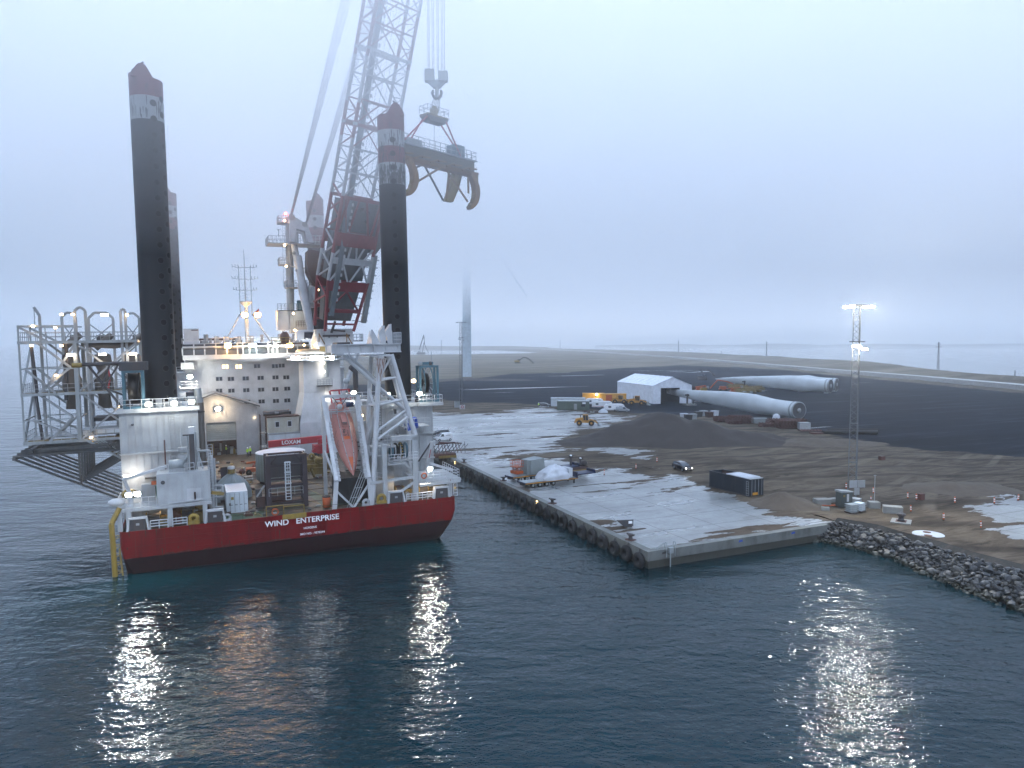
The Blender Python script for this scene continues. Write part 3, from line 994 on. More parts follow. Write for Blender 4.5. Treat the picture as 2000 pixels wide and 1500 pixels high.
for k in range(300):
    x, y = rr.uniform(9.5, 29), rr.uniform(2, 48)
    if 15.4 < x < 25 and 5 < y < 34: continue
    h = rr.uniform(.05, .35); mb.box((x, y, D), (x + rr.uniform(.1, .9), y + rr.uniform(.1, .9), D + h), rr.choice((M_BROWN, M_RUSTRED, M_YELD, M_DKSTEEL, M_STEEL)))
ship.part("sea_fastening", mb, parent=deck)


# jacking houses ----------------------------------------------------------
def jackhouse(u0, u1, v0, v1, top, ledges, far=False, white=M_WHITE):
    mb = MB()
    mb.box((u0, v0, D), (u1, v1, top - 0.5), white)
    t = (u1 - u0)
    n = 11
    for k in range(n + 1):                      # corrugation ribs
        x = u0 + t * k / n
        mb.box((x - 0.05, v0 - 0.09, D), (x + 0.05, v0 + 0.01, top - 0.55), white)
    for zl in ledges:
        mb.box((u0 - .15, v0 - .35, zl), (u1 + .15, v0 + .01, zl + .18), white)
    o = ship.part("jacking_house", mb)
    mb = MB(); mb.box((u0 - .25, v0 - .35, top - 0.5), (u1 + .25, v1 + .25, top), white)
    ship.part("roof_edge", mb, parent=o)
    mb = MB(); mb.rail([(u0, v0 - .2, top), (u1, v0 - .2, top), (u1, v1, top), (u0, v1, top), (u0, v0 - .2, top)], M_WHITE2, 1.1, 0.035, 1.3)
    ship.part("railing", mb, parent=o)
    mb = MB(); rr = random.Random(int(u0 * 7 + v0))
    for k in range(14):
        x, y = rr.uniform(u0 + .5, u1 - 1), rr.choice((v0 + .6, v0 + 1.3, v1 - 1.5))
        w, h = rr.uniform(.3, 1.1), rr.uniform(.3, 1.3)
        mb.box((x, y, top), (x + w, y + .7, top + h), rr.choice((M_GREYW, M_STEEL, M_DKSTEEL, M_WHITE)))
        mb.tube((x, y, top + .2), (x + 1.4, y, top + .25), .06, M_STEEL, 6)
    ship.part("roof_machinery", mb, parent=o)
    return o


JL = jackhouse(-0.05, 8.5, 7.0, 17.5, 18.1, (12.6,))
JR = jackhouse(29.0, 39.6, 10.0, 20.0, 16.8, (12.2, 8.6))
mb = MB(); mb.ladder((5.6, 6.8, D + 3.5), (5.6, 6.8, 19.2), M_WHITE, .5); mb.ladder((3.6, 6.8, 5.5), (3.6, 6.8, 13.4), M_WHITE, .5)
ship.part("ladder", mb, parent=JL)
mb = MB(); mb.box((2.4, 6.3, 9.6), (7.8, 6.95, 9.75), M_DKSTEEL); mb.tube((6.5, 6.7, 9.6), (6.5, 6.7, 15.6), .09, M_WHITE, 6)
mb.tube((4.7, 6.2, 9.8), (4.7, 6.2, 14.2), .08, M_RUSTRED, 6); mb.ball((1.3, 6.95, 16.2), .15, M_DKSTEEL)
ship.part("wall_fitting", mb, parent=JL)
mb = MB(); mb.box((37.3, 9.0, 16.3), (41.0, 14, 16.7), M_WHITE); mb.rail([(37.4, 9.1, 16.7), (40.9, 9.1, 16.7), (40.9, 13.9, 16.7)], M_WHITE2, 1.1, .035, 1.2)
ship.part("balcony", mb, parent=JR)
# forward pair
JFL = jackhouse(-0.1, 8.5, 76, 88, 19.8, (), white=M_WHITE2)
JFR = jackhouse(29.8, 39.2, 76, 88, 19.8, (), white=M_WHITE2)


# legs -----------------------------------------------------------------------
def leg(u, v, z0, z1, hole_a, bands, r=1.92, peak=1, seed=0):
    """cylindrical leg with two rows of jacking holes"""
    mb = MB(); cuts = [z0] + [b[0] for b in bands] + [z1]
    mats = [M_LEG] + [b[1] for b in bands]
    ringsets = []
    n = 36
    for i, mt in enumerate(mats):
        a, b_ = cuts[i], cuts[i + 1]
        mb.lathe([(r, a), (r, b_)], (u, v, 0), mt, n)
    # slanted crown with its lifting cheeks
    top = []
    for k in range(n):
        an = 2 * math.pi * k / n
        top.append((u + r * math.cos(an), v + r * math.sin(an), z1 + 0.25 - 0.45 * math.cos(an) * peak))
    base = [(u + r * math.cos(2 * math.pi * k / n), v + r * math.sin(2 * math.pi * k / n), z1) for k in range(n)]
    mb.loft([base, [(x, y, max(z, z1 + .02)) for x, y, z in top]], mats[-1], True)
    M_HOLE = paint("hole_shade", (0.001, 0.001, 0.001), 0.95, 0.1)  # near-black flat discs on the solid leg paint in the shade of holes
    mfr = paint("hole_rim", (0.022, 0.024, 0.03), 0.5, 0.3)
    for k, an in enumerate(hole_a):
        z = z0 + 1.3 + 0.75 * (k % 2)
        d = Vector((math.cos(an), math.sin(an), 0)); t = Vector((-math.sin(an), math.cos(an), 0))
        while z < z1 - 2.2:
            c = Vector((u, v, z)) + d * (r - 0.05)
            rim = []; hol = []
            for i in range(14):
                q = 2 * math.pi * i / 14
                off = t * (0.42 * math.cos(q)) + Vector((0, 0, 0.42 * math.sin(q)))
                x = off.dot(t); depth = math.sqrt(max(0, r * r - x * x)) - r
                rim.append(Vector((u, v, z)) + d * (r + depth + 0.03) + off)
                hol.append(Vector((u, v, z)) + d * (r + depth + 0.045) + off * 0.86)
            mb.add(rim, [tuple(range(14))], mfr); mb.add(hol, [tuple(range(14))], M_HOLE)
            z += 1.92
    o = ship.part("leg", mb)
    mb = MB()
    px = -0.35 * peak
    mb.prism([(u + px - 1.25, z1), (u + px + 1.25, z1), (u + px + .55, z1 + 1.35), (u + px + .15, z1 + 1.65), (u + px - .3, z1 + 1.6), (u + px - .6, z1 + 1.3)], v - 1.75, v - 1.45, mats[-1])
    ship.part("lifting_lug", mb, parent=o); mb = MB()
    mb.prism([(u + px - 1.2, z1), (u + px + 1.2, z1), (u + px + .45, z1 + 1.3), (u + px - .3, z1 + 1.45)], v + 1.1, v + 1.4, mats[-1])
    mb.tube((u + px * 3.4 - .25 * peak, v - 1.3, z1 + .75), (u + px * 0.2, v - 1.3, z1 + 1.95), .10, M_DKSTEEL, 6)
    mb.tube((u + px * 4.4, v - 1.2, z1 + .6), (u + px * 2.6, v - 1.2, z1 + .55), .12, M_DKSTEEL, 6)
    ship.part("lifting_lug", mb, parent=o)
    # rust and mud runs below the holes
    mb = MB(); rr = random.Random(seed); md = paint("black_run_marks", (0.03, 0.032, 0.035), .7, .5); mg = paint("pale_scrape_marks", (0.26, 0.28, 0.28), .6, .6)
    for b0, b1, mt, cnt in [(bb[0], bb[0] + bb[2], md if bb[1] is not M_LEGRED else md, bb[3]) for bb in bands if len(bb) > 3]:
        for k in range(cnt):
            an = rr.uniform(math.pi * 1.05, math.pi * 1.95); z = rr.uniform(b0, b1); L = rr.uniform(.4, 1.6); w = rr.uniform(.02, .05)
            p = [(u + (r + .012) * math.cos(an + s), v + (r + .012) * math.sin(an + s), zz) for s, zz in ((-w, z), (w, z), (w * .4, z - L), (-w * .4, z - L))]
            p = [(x, y, max(z_, b0 + .02)) for x, y, z_ in p]
            mb.add(p, [(0, 1, 2, 3)], md)
    if mb.v: ship.part("dirt_run", mb, parent=o)
    return o


HA = math.pi * 1.5
legL = leg(4.3, 12.3, 17.6, 58.4, (HA + .42, HA + 1.05), [(53.4, M_GREYW, 2.9, 26), (56.25, M_LEGRED, 2.3, 10)], peak=1, seed=1)
legR = leg(35.7, 14.0, 16.3, 57.7, (HA - .16, ), [(44.9, M_LEG, 0, 0), (48.0, M_GREYW, 3.0, 240), (51.0, M_LEGRED, 3.0, 60), (52.4, M_LEGRED, 2.0, 20), (53.3, M_GREYW, 2.6, 30), (55.6, M_LEGRED, 2.0, 6)], peak=-1, seed=2)
M_LEGDARKRED = M_LEGRED
legFL = leg(4.3, 82, 19.5, 57.6, (HA + .3, HA + .95), [(50.0, M_LEGRED), (52.4, M_GREYW), (54.9, M_LEGRED)], peak=1, seed=3)
legFR = leg(35.0, 82, 19.5, 57.6, (HA - .2,), [(48.6, M_LEGRED), (51.6, M_GREYW), (54.4, M_LEGRED)], peak=-1, seed=4)

# accommodation -------------------------------------------------------------
mb = MB()
mb.box((6.6, 62, D), (28.4, 76, 22.6), M_WHITE2)
mb.box((28.4, 63, D), (31.5, 76, 21.8), M_WHITE2)
acc = ship.part("accommodation_block", mb)
wins = []
for (px, py, lit, two) in ((440, 716, 1, 1), (466, 716, 1, 1), (502, 715, 0, 1), (537, 715, 0, 1), (550, 714, 0, 1),
                           (428, 740, 0, 1), (451, 740, 0, 1), (480, 739, 0, 1), (509, 738, 0, 1), (538, 737, 0, 1), (559, 737, 0, 1),
                           (428, 763, 0, 1), (452, 763, 0, 1), (481, 762, 0, 1), (510, 761, 0, 1), (538, 760, 0, 1), (561, 759, 0, 1),
                           (483, 785, 0, 1), (511, 784, 0, 1), (539, 783, 0, 1), (561, 782, 0, 1), (563, 807, 0, 1)):
    p = A(px, py, 62)
    mb = MB()
    for s in (-1, 1):
        mb.box((p.x + s * .31 - .24, 61.94, p.z - .36), (p.x + s * .31 + .24, 62.02, p.z + .36), M_LITWIN if lit else M_GLASS)
    w2 = MB(); w2.box((p.x - .62, 61.965, p.z - .43), (p.x + .62, 62.01, p.z + .43), M_GREYW)
    for s in (-1, 1):
        w2.box((p.x + s * .31 - .24, 61.93, p.z - .36), (p.x + s * .31 + .24, 61.96, p.z + .36), M_LITWIN if lit else M_GLASS)
    ship.part("window", w2, "lit warm cabin window" if lit else None, parent=acc)
# wheelhouse: a long glazed bridge across the top of the block
mb = MB()
bl, br = 6.3, 29.8
mb.box((bl, 60.6, 22.6), (br, 70, 23.5), M_WHITE2)
mb.box((bl, 60.6, 24.9), (br, 70, 25.15), M_WHITE2)
mb.box((bl + .2, 60.9, 25.15), (br - .2, 69.5, 25.75), M_WHITE2)
mb.box((bl, 61.4, 23.5), (br, 70, 24.9), paint("bridge_inside", (0.25, 0.24, 0.22), 0.8, 0.2))
mb.prism([(15.0, 22.6), (22.2, 22.6), (20.5, 22.1), (16.6, 22.1)], 59.9, 62.2, M_WHITE2)
brg = ship.part("bridge", mb)
edges = [bl, 8.3, 10.2, 12.2, 14.2, 16.1, 17.1, 18.3, 19.6, 21.8, 22.6, 23.5, 25.4, 27.4, br]
for a, b_ in zip(edges[:-1], edges[1:]):
    mb = MB(); mb.box((a + .12, 60.75, 23.55), (b_ - .12, 60.85, 24.6), glass("bridge_glass", (0.05, 0.055, 0.06))); mb.box((a + .12, 60.82, 25.22), (b_ - .12, 60.88, 25.6), M_GLASS)
    ship.part("bridge_window", mb, parent=brg)
mb = MB()
for a in edges:
    mb.box((a - .12, 60.62, 23.5), (a + .12, 60.9, 24.9), M_WHITE2)
ship.part("mullion", mb, parent=brg)
mb = MB(); mb.rail([(bl, 60.8, 25.75), (br, 60.8, 25.75)], M_WHITE2, 1.0, .035, 1.5); mb.box((bl + .3, 61.5, 25.7), (9.3, 65, 28.6), M_WHITE2); mb.box((8.0, 61.4, 28.2), (9.2, 61.5, 28.4), M_DKSTEEL)
rr = random.Random(8)
for k in range(26):
    x = rr.uniform(9.5, br - 1); w = rr.uniform(.2, .9); mb.box((x, 62 + rr.uniform(0, 4), 25.75), (x + w, 66.5, 26.2 + rr.uniform(0, 1.3)), rr.choice((M_WHITE2, M_GREYW, M_STEEL)))
mb.lathe([(0.02, 3.3), (.5, 3.1), (.62, 2.7), (.5, 2.3), (.2, 2.1), (.12, 0.0)], (24.9, 63, 25.7), M_WHITE2, 12)
mb.tube((24.0, 63, 25.7), (24.9, 63, 28), .07, M_WHITE2, 5); mb.tube((25.8, 63, 25.7), (24.9, 63, 28), .07, M_WHITE2, 5)
ship.part("bridge_roof_fitting", mb, parent=brg)
# radar mast
mb = MB(); mx, my = 18.2, 64.5
mb.tube((mx, my, 25.6), (mx, my, 34), .42, M_WHITE2, 10, r2=.3); mb.tube((mx, my, 34), (mx, my, 44.2), .16, M_WHITE2, 8, r2=.06)
mb.tube((mx - 4.0, my, 26.2), (mx - 1.2, my, 31.4), .17, M_WHITE2, 8); mb.tube((mx + 4.4, my, 25.9), (mx + 1.2, my, 31.4), .17, M_WHITE2, 8)
for s in (-1, 1):
    mb.tube((mx + s * 1.1, my, 31.2), (mx + s * 1.1, my, 41.0), .07, M_STEEL, 6)
mb.lathe([(.3, 0), (1.2, .9), (1.2, 1.1), (.2, 1.1)], (mx, my, 32.9), M_WHITE2, 12)
for z, w in ((36.2, 2.2), (38.4, 2.4), (40.7, 2.3)):
    mb.tube((mx - w, my, z + .15), (mx - w + .8, my, z), .06, M_STEEL, 5); mb.tube((mx - w + .8, my, z), (mx + w - .8, my, z), .06, M_STEEL, 5); mb.tube((mx + w - .8, my, z), (mx + w, my, z + .15), .06, M_STEEL, 5)
    for s in (-1, 1):
        for q in (w, w - .6, w - 1.1):
            mb.tube((mx + s * q, my, z), (mx + s * q, my, z + .6), .05, M_STEEL, 5)
for k in range(5):
    mb.beam((mx - .9 + .1 * k, my, 33.9 + k * .55), (mx + .9 - .1 * k, my, 34.3 + k * .55), .05, .05, M_WHITE2)
ship.part("radar_mast", mb)
mb = MB(); fl = A(507, 630, 64)
mb.tube((mx + 2.4, my, 33.6), (mx + 2.7, my, 27.5), .02, M_STEEL, 4)
mb.add([(mx + 2.5, my, 32.6), (mx + 1.4, my - .2, 31.6), (mx + 1.1, my - .2, 31.0), (mx + 2.3, my, 31.7)], [(0, 1, 2, 3), (3, 2, 1, 0)], M_RED)
ship.part("flag", mb)
# helideck truss behind the bridge
mb = MB()
mb.box((4.5, 84, 26.4), (17.5, 108, 26.8), M_BROWN)
for k in range(14):
    x = 5 + k * .95
    mb.tube((x, 84, 26.4), (x + .5, 88, 22.5), .12, M_DKSTEEL, 5); mb.tube((x + .9, 84, 26.4), (x + .4, 88, 22.5), .12, M_BROWN, 5)
mb.tube((4.5, 84, 26.4), (0, 80, 20), .3, M_DKSTEEL, 8); mb.tube((8, 84, 26.4), (2, 80, 19.5), .3, M_DKSTEEL, 8)
mb.tube((14, 84, 26.2), (6.0, 84, 22.5), .15, M_DKSTEEL, 6); mb.tube((17, 84, 26.2), (10, 84, 22.5), .15, M_DKSTEEL, 6); mb.tube((5, 84, 22.6), (15, 84, 22.6), .15, M_BROWN, 6)
ship.part("helideck", mb, "brown lattice edge of the landing deck behind the bridge")
# side gallery beside the far port leg
mb = MB(); mb.box((5.6, 60, 17.2), (8.6, 62, 17.5), M_WHITE2); mb.box((5.9, 60.6, 20.9), (8.2, 62, 22.2), M_GREYW); mb.rail([(5.6, 60, 17.5), (8.6, 60, 17.5)], M_WHITE2, 1.1, .04, 1)
mb.box((5.6, 60.4, 13.0), (7.4, 62, 17.2), M_WHITE2); mb.tube((8.0, 61.6, 13), (8.0, 61.6, 17.2), .12, M_YELD, 6)
mb.rail([(5.6, 58, 13.4), (9.6, 58, 13.4)], M_WHITE2, 1.1, .04, 1); mb.box((5.4, 58, 13.1), (9.8, 62, 13.4), M_WHITE2)
ship.part("side_gallery", mb)

# stern port-quarter deck house ------------------------------------------------
mb = MB()
mb.box((-.25, 0.4, 7.05), (9.6, 6.9, 7.45), M_WHITE)
for x, w in ((0.05, .5), (0.95, .55), (5.15, .55), (8.85, .5)):
    mb.box((x - w / 2, .45, 4.9), (x + w / 2, .95, 7.05), M_WHITE)
for x in (0.3, 4.5, 8.8):
    mb.box((x - .2, 6.2, D), (x + .2, 6.8, 7.05), M_WHITE)
psd = ship.part("platform", mb, "white raised stern platform on square posts at the port quarter")
mb = MB(); mb.box((3.9, .75, 7.47), (9.55, 3.8, 10.95), M_WHITE)
mb.box((7.0, .70, 7.6), (8.5, .76, 9.0), M_WHITE2); mb.box((7.75, .5, 7.6), (7.95, .72, 8.6), M_BROWN)
mb.lathe([(.22, 0), (.22, .12)], (4.55, .66, 10.0), M_DKSTEEL, 14, 'y'); mb.lathe([(.02, .02), (.22, .02)], (4.55, .64, 10.0), M_DKSTEEL, 14, 'y')
mb.beam((5.0, .55, 7.55), (8.7, .55, 7.7), .25, .1, M_WHITE2)
wsb = ship.part("winch_house", mb, "plain white box with one round port on the stern platform")
mb = MB()
for a, b_ in (((4.2, 1.1), (5.2, 1.1)), ((6.9, 1.1), (7.9, 1.1)), ((8.3, 1.1), (9.4, 1.1))):
    mb.rail([(a[0], a[1], 10.95), (b_[0], b_[1], 10.95)], M_WHITE2, 1.0, .035, .9)
mb.rail([(9.4, 1.1, 10.95), (9.4, 3.6, 10.95)], M_WHITE2, 1.0, .035, .9)
ship.part("railing", mb, parent=wsb)
mb = MB(); n = 12
mb.lathe([(.05, -.78), (.62, -.78), (.62, .78), (.05, .78)], (6.0, 2.0, 11.75), M_STEEL, 20, 'x'); mb.box((5.2, 1.5, 10.95), (6.8, 2.6, 11.6), M_GREYW)
ship.part("tank", mb, "silver barrel tank on the winch house", parent=wsb)
mb = MB(); x = 7.75
mb.box((x - .28, 2.2, 10.95), (x + .28, 2.8, 15.2), M_DKSTEEL); mb.box((x - .3, 2.1, 15.2), (x + .3, 2.9, 16.0), M_WHITE2); mb.box((x - .95, 2.3, 15.0), (x - .3, 2.5, 15.15), M_DKSTEEL)
mb.tube((x - .45, 2.5, 10.95), (x - .45, 2.5, 15.0), .09, M_STEEL, 6); mb.tube((x + .45, 2.5, 10.95), (x + .45, 2.5, 15.4), .09, M_STEEL, 6)
mb.tube((x + .4, 2.5, 13.6), (x + 1.1, 2.2, 11.0), .09, M_STEEL, 6); mb.tube((x - .4, 2.5, 13.0), (x - 1.4, 2.3, 11), .09, M_STEEL, 6)
for z in (11.6, 12.3, 13.1): mb.box((x - 1.5, 2.6, z), (x - .6, 3.4, z + .5), M_GREYW)
mb.tube((x + .6, 3, 13.0), (x + 1.9, 3, 13.0), .14, M_GREYW, 8); mb.tube((x + 1.9, 3, 13.0), (x + 1.9, 3, 11.0), .14, M_GREYW, 8)
ship.part("hose_mast", mb, "dark hose guide mast above the winch house", parent=wsb)
mb = MB(); e = A(397, 860, 6)
mb.tube((8.75, 8, 9), (8.75, 8, 18.4), .52, paint("exhaust_steel", (0.13, 0.12, 0.11), .45, .6, metal=.4), 16); mb.tube((8.75, 8, 18.4), (8.6, 8, 20.2), .45, M_STEEL, 16); mb.tube((8.75, 8, D), (8.75, 8, 9), .6, M_BROWN, 12)
mb.lathe([(.58, 0), (.58, .15)], (8.75, 8, 17.2), M_DKSTEEL, 16)
ship.part("exhaust_pipe", mb)
mb = MB()
mb.tube((9.75, 2.4, 4.9), (9.75, 2.4, 12.5), .2, M_WHITE, 8); mb.tube((10.1, 2.9, 4.9), (10.1, 2.9, 12.0), .14, M_WHITE, 8); mb.tube((9.5, 3.4, 5), (9.5, 3.4, 12.7), .14, M_GREYW, 8)
for z in (6.2, 7.4, 8.2, 8.8): mb.tube((9.5, 2.6, z), (10.9, 2.6, z - .1), .13, M_WHITE, 6)
mb.tube((10.9, 2.6, 8.7), (10.9, 2.6, 7.5), .2, M_WHITE, 8); mb.ladder((9.7, 2.0, 7.5), (9.7, 2.0, 13.8), M_WHITE2, .5)
mb.beam((9.6, .9, 8.3), (11.0, .9, 8.0), .3, .35, M_YELD)
ship.part("vent_pipe", mb)
mb = MB(); mb.rail([(-.1, .5, 7.45), (3.8, .5, 7.45)], M_WHITE2, 1.1, .04, .75); mb.rail([(-.1, .5, 7.45), (-.1, 5, 7.45)], M_WHITE2, 1.1, .04, .9)
ship.part("railing", mb, parent=psd)
mb = MB(); mb.lathe([(.35, 0), (.25, .5), (.22, 1.2)], (1.05, 2.4, 7.45), M_WHITE2, 10); mb.beam((1.05, 2.4, 8.6), (.5, 2.0, 10.6), .28, .32, M_WHITE2); mb.beam((.5, 2.0, 10.5), (4.9, 3.5, 11.4), .28, .3, M_WHITE2)
mb.ball((-.2, .7, 8.2), (.9, .5, .5), M_WHITE2); mb.box((2.2, 3, 7.45), (3.6, 4.2, 9.5), M_GREYW); mb.box((3.0, 4.6, 7.45), (3.8, 5.2, 9.0), paint("pale_green_locker", (0.25, .42, .34), .6, .2)); mb.ball((.9, 3.6, 8.5), (.9, .8, .6), M_YELD)
mb.box((3.3, 2.0, 9.6), (3.8, 2.4, 10.0), M_ORANGE)
ship.part("deck_crane", mb, "small white crane and lockers lit by floodlights", parent=psd)
# under the platform: winches and mooring gear
def winch(mb, x, y, z, r=1.0, w=1.6):
    mb.lathe([(.1, -w / 2), (r, -w / 2), (r, -w / 2 + .12), (r * .55, -w / 2 + .12), (r * .55, w / 2 - .12), (r, w / 2 - .12), (r, w / 2), (.1, w / 2)], (x, y, z + r), M_YELD, 18, 'x')
    mb.lathe([(r * .8, -w / 2 + .13), (r * .8, w / 2 - .13)], (x, y, z + r), M_DKSTEEL, 18, 'x')
    mb.box((x + w / 2, y - .5, z), (x + w / 2 + 1.0, y + .6, z + 1.1), M_YELD)
mb = MB(); winch(mb, 3.3, 3.0, D, .85, 1.6); winch(mb, 6.9, 3.2, D, .8, 1.4)
for k in range(16):
    x = rr.uniform(1.2, 8.4); mb.box((x, 2.2 + rr.uniform(0, 3), D), (x + rr.uniform(.3, .9), 5.8, D + rr.uniform(.4, 1.6)), rr.choice((M_GREYW, M_YELD, M_RUSTRED, M_DKSTEEL, M_STEEL)))
ship.part("mooring_winch", mb, parent=deck)
mb = MB(); winch(mb, 36.0, 3.6, D, .85, 1.4); winch(mb, 33.0, 4.4, D, .8, 1.2)
for k in range(14):
    x = rr.uniform(31, 38.4); mb.box((x, 2.6 + rr.uniform(0, 3), D), (x + rr.uniform(.3, .9), 6.2, D + rr.uniform(.4, 1.5)), rr.choice((M_YELD, M_WHITE, M_RUSTRED, M_GREYW, M_YELD)))
ship.part("mooring_winch", mb, parent=deck)
# roller fairleads, bulwark rails and chocks
def fairlead(x):
    mb = MB()
    mb.prism([(x - 1.2, 4.9), (x - .95, 4.9), (x - .8, 6.3), (x - .95, 6.3)], .0, .75, M_WHITE2); mb.prism([(x + .95, 4.9), (x + 1.2, 4.9), (x + .95, 6.3), (x + .8, 6.3)], .0, .75, M_WHITE2)
    mb.box((x - .95, .0, 6.2), (x + .95, .75, 6.4), M_WHITE2); mb.box((x - .8, .1, 4.9), (x + .8, .7, 6.18), M_DKSTEEL); mb.box((x - .2, .05, 5.5), (x + .15, .12, 5.75), M_GREYW)
    return ship.part("roller_fairlead", mb, parent=hull)
for x in (1.85, 9.9, 31.5, 37.6): fairlead(x)
def chock(x, mat, z=4.9, s=1.0):
    mb = MB(); mb.torus((x, .3, z + .62 * s), .42 * s, .22 * s, mat, 'y', 18, 8); mb.box((x - .62 * s, .05, z), (x + .62 * s, .6, z + .35 * s), mat)
    return ship.part("mooring_chock", mb, parent=hull)
chock(7.6, M_YEL, 4.95); chock(11.2, M_GREYW, 4.75, .8); chock(29.6, M_YEL, 5.0); chock(27.6, M_GREYW, 4.8, .8)
mb = MB()
mb.rail([(3.1, .1, 4.9), (4.9, .1, 4.9)], M_WHITE2, .95, .06, 1.2, 3); mb.rail([(5.4, .1, 4.9), (6.9, .1, 4.9)], M_WHITE2, .95, .06, 1.2, 3); mb.rail([(32.8, .1, 4.9), (36.4, .1, 4.9)], M_WHITE2, .95, .06, .8, 3)
mb.rail([(10.6, .12, 4.9), (26.9, .12, 4.9)], M_GREEN, .6, .025, 2.4, 1)
ship.part("bulwark_railing", mb, parent=hull)
mb = MB(); mb.box((17.4, -.12, 4.35), (20.2, .02, 4.95), M_YEL); mb.rail([(15.6, .3, D), (17.6, .3, D)], M_YEL, 1.5, .06, 2, 1); mb.rail([(17.6, .3, D), (20.0, .3, D)], M_YEL, 1.3, .05, 2.4, 1)
ship.part("boarding_gate", mb, parent=hull)
# yellow fender ladder on the port quarter
mb = MB()
mb.tube((-.65, .1, -.6), (-.75, .1, 6.0), .28, M_YEL, 10); mb.tube((-.75, .1, 6.0), (.1, .5, 7.6), .28, M_YEL, 10); mb.tube((.15, .1, -.6), (-.1, .1, 3.2), .1, M_YELD, 6)
for k in range(11):
    z = -.4 + k * .5; mb.tube((-.65, .1, z), (-.02, .1, z + (.35 if k % 2 else 0)), .06, M_YELD, 5)
ship.part("boarding_ladder", mb, "worn yellow pipe ladder down the port corner of the stern", parent=hull)

# stern starboard-quarter platform
mb = MB(); mb.box((34.6, .3, 6.95), (40.4, 8, 7.25), M_WHITE); mb.box((38.6, .5, 4.9), (39.2, 1.0, 6.95), M_WHITE)
mb.beam((34.7, .3, 6.75), (40.3, .3, 6.85), .2, .3, M_WHITE)
sp = ship.part("platform", mb, "white railed platform at the starboard quarter")
mb = MB(); mb.rail([(34.8, .4, 7.25), (40.2, .4, 7.25), (40.2, 7.5, 7.25)], M_WHITE2, 1.15, .04, .9, 3); mb.ladder((39.6, .4, 4.9), (39.6, .4, 7.0), M_WHITE2, .5)
ship.part("railing", mb, parent=sp)
mb = MB(); mb.lathe([(.3, 0), (.22, 2.2)], (36.3, 2.2, 7.25), M_WHITE2, 10); mb.beam((36.3, 2.2, 9.2), (36.9, 1.8, 12.2), .35, .42, M_WHITE2); mb.tube((35.2, 2.4, 9.6), (36.9, 1.8, 12.2), .12, M_DKSTEEL, 6)
mb.beam((36.6, 1.8, 9.3), (39.6, 1.4, 8.2), .25, .3, M_WHITE2); mb.beam((36.45, 1.6, 10.1), (36.7, 1.55, 11.2), .04, .2, M_RED)
ship.part("deck_crane", mb, "small white knuckle crane above the starboard floodlight", parent=sp)
mb = MB(); mb.torus((35.3, .3, 8.0), .33, .09, M_ORANGE, 'y', 16, 6); ship.part("life_ring", mb, parent=sp)
mb = MB(); mb.torus((16.6, .22, 5.35), .36, .09, M_ORANGE, 'y', 16, 6); ship.part("life_ring", mb, parent=hull)

# teal hose-reel frames on the jacking houses ------------------------------------
def reel(u0, u1, v, z0, z1, face='y'):
    mb = MB()
    for x in (u0, u1):
        for y in (v, v + 1.6):
            mb.beam((x, y, z0), (x, y, z1), .28, .28, M_TEAL)
    for z in (z0 + .14, z1 - .14):
        for y in (v, v + 1.6): mb.beam((u0, y, z), (u1, y, z), .28, .28, M_TEAL)
        for x in (u0, u1): mb.beam((x, v, z), (x, v + 1.6, z), .28, .28, M_TEAL)
    return mb
mb = reel(.55, 2.6, 7.0, 18.1, 22.7); rl = ship.part("reel_frame", mb)
mb = MB(); mb.lathe([(.2, -.6), (2.2, -.6), (2.2, -.5), (1.9, -.5), (1.9, .5), (2.2, .5), (2.2, .6), (.2, .6)], (1.57, 9.2, 20.4), M_HOSE, 28, 'x')
ship.part("hose_reel", mb, parent=rl)
mb = MB(); mb.box((.2, 6.7, 22.7), (3.2, 9.4, 23.7), M_DKSTEEL)
mb.tube((-4.2, 7, 23.55), (1.2, 7, 23.6), .22, M_DKSTEEL, 8); mb.tube((-3.0, 7, 23.5), (.3, 7, 18.3), .15, M_DKSTEEL, 6); mb.tube((.1, 7, 23.4), (-1.6, 7, 20.6), .12, M_DKSTEEL, 6); mb.tube((-.8, 7, 23.4), (-1.7, 7, 20.9), .12, M_DKSTEEL, 6); mb.tube((-1.5, 7, 20.8), (.5, 7, 19.8), .12, M_DKSTEEL, 6)
mb.tube((-4.6, 7, 23.5), (-3.6, 7, 23.5), .28, M_YELD, 8)
ship.part("outrigger_boom", mb, "black lattice outrigger reaching out to port", parent=rl)
mb = reel(38.0, 40.6, 10.2, 16.75, 22.0); rl2 = ship.part("reel_frame", mb)
mb = MB()
mb.lathe([(1.1, -.35), (1.5, -.35), (1.5, .35), (1.1, .35)], (39.4, 12.8, 19.4), M_HOSE, 30, 'x')
for s in (-.6, .6):
    mb.lathe([(2.35, s - .06), (2.55, s - .06), (2.55, s + .06), (2.35, s + .06), (2.35, s - .06)], (39.4, 12.8, 19.4), M_TEAL, 30, 'x')
    for k in range(14):
        a_ = 2 * math.pi * k / 14; mb.tube((39.4 + s * .5, 12.8 + .6 * math.cos(a_), 19.4 + .6 * math.sin(a_)), (39.4 + s, 12.8 + 2.45 * math.cos(a_), 19.4 + 2.45 * math.sin(a_)), .06, M_GREYW, 5)
ship.part("hose_reel", mb, parent=rl2)
mb = MB(); mb.beam((38.2, 11, 22.3), (40.2, 11, 22.3), .3, .4, M_TEAL); mb.ball((38.3, 11, 22.3), .35, M_GREYW); mb.ball((39.8, 11, 22.3), .3, M_DKSTEEL); mb.tube((40, 11, 22.3), (40, 11, 24), .04, M_STEEL, 4)
ship.part("reel_drive", mb, parent=rl2)

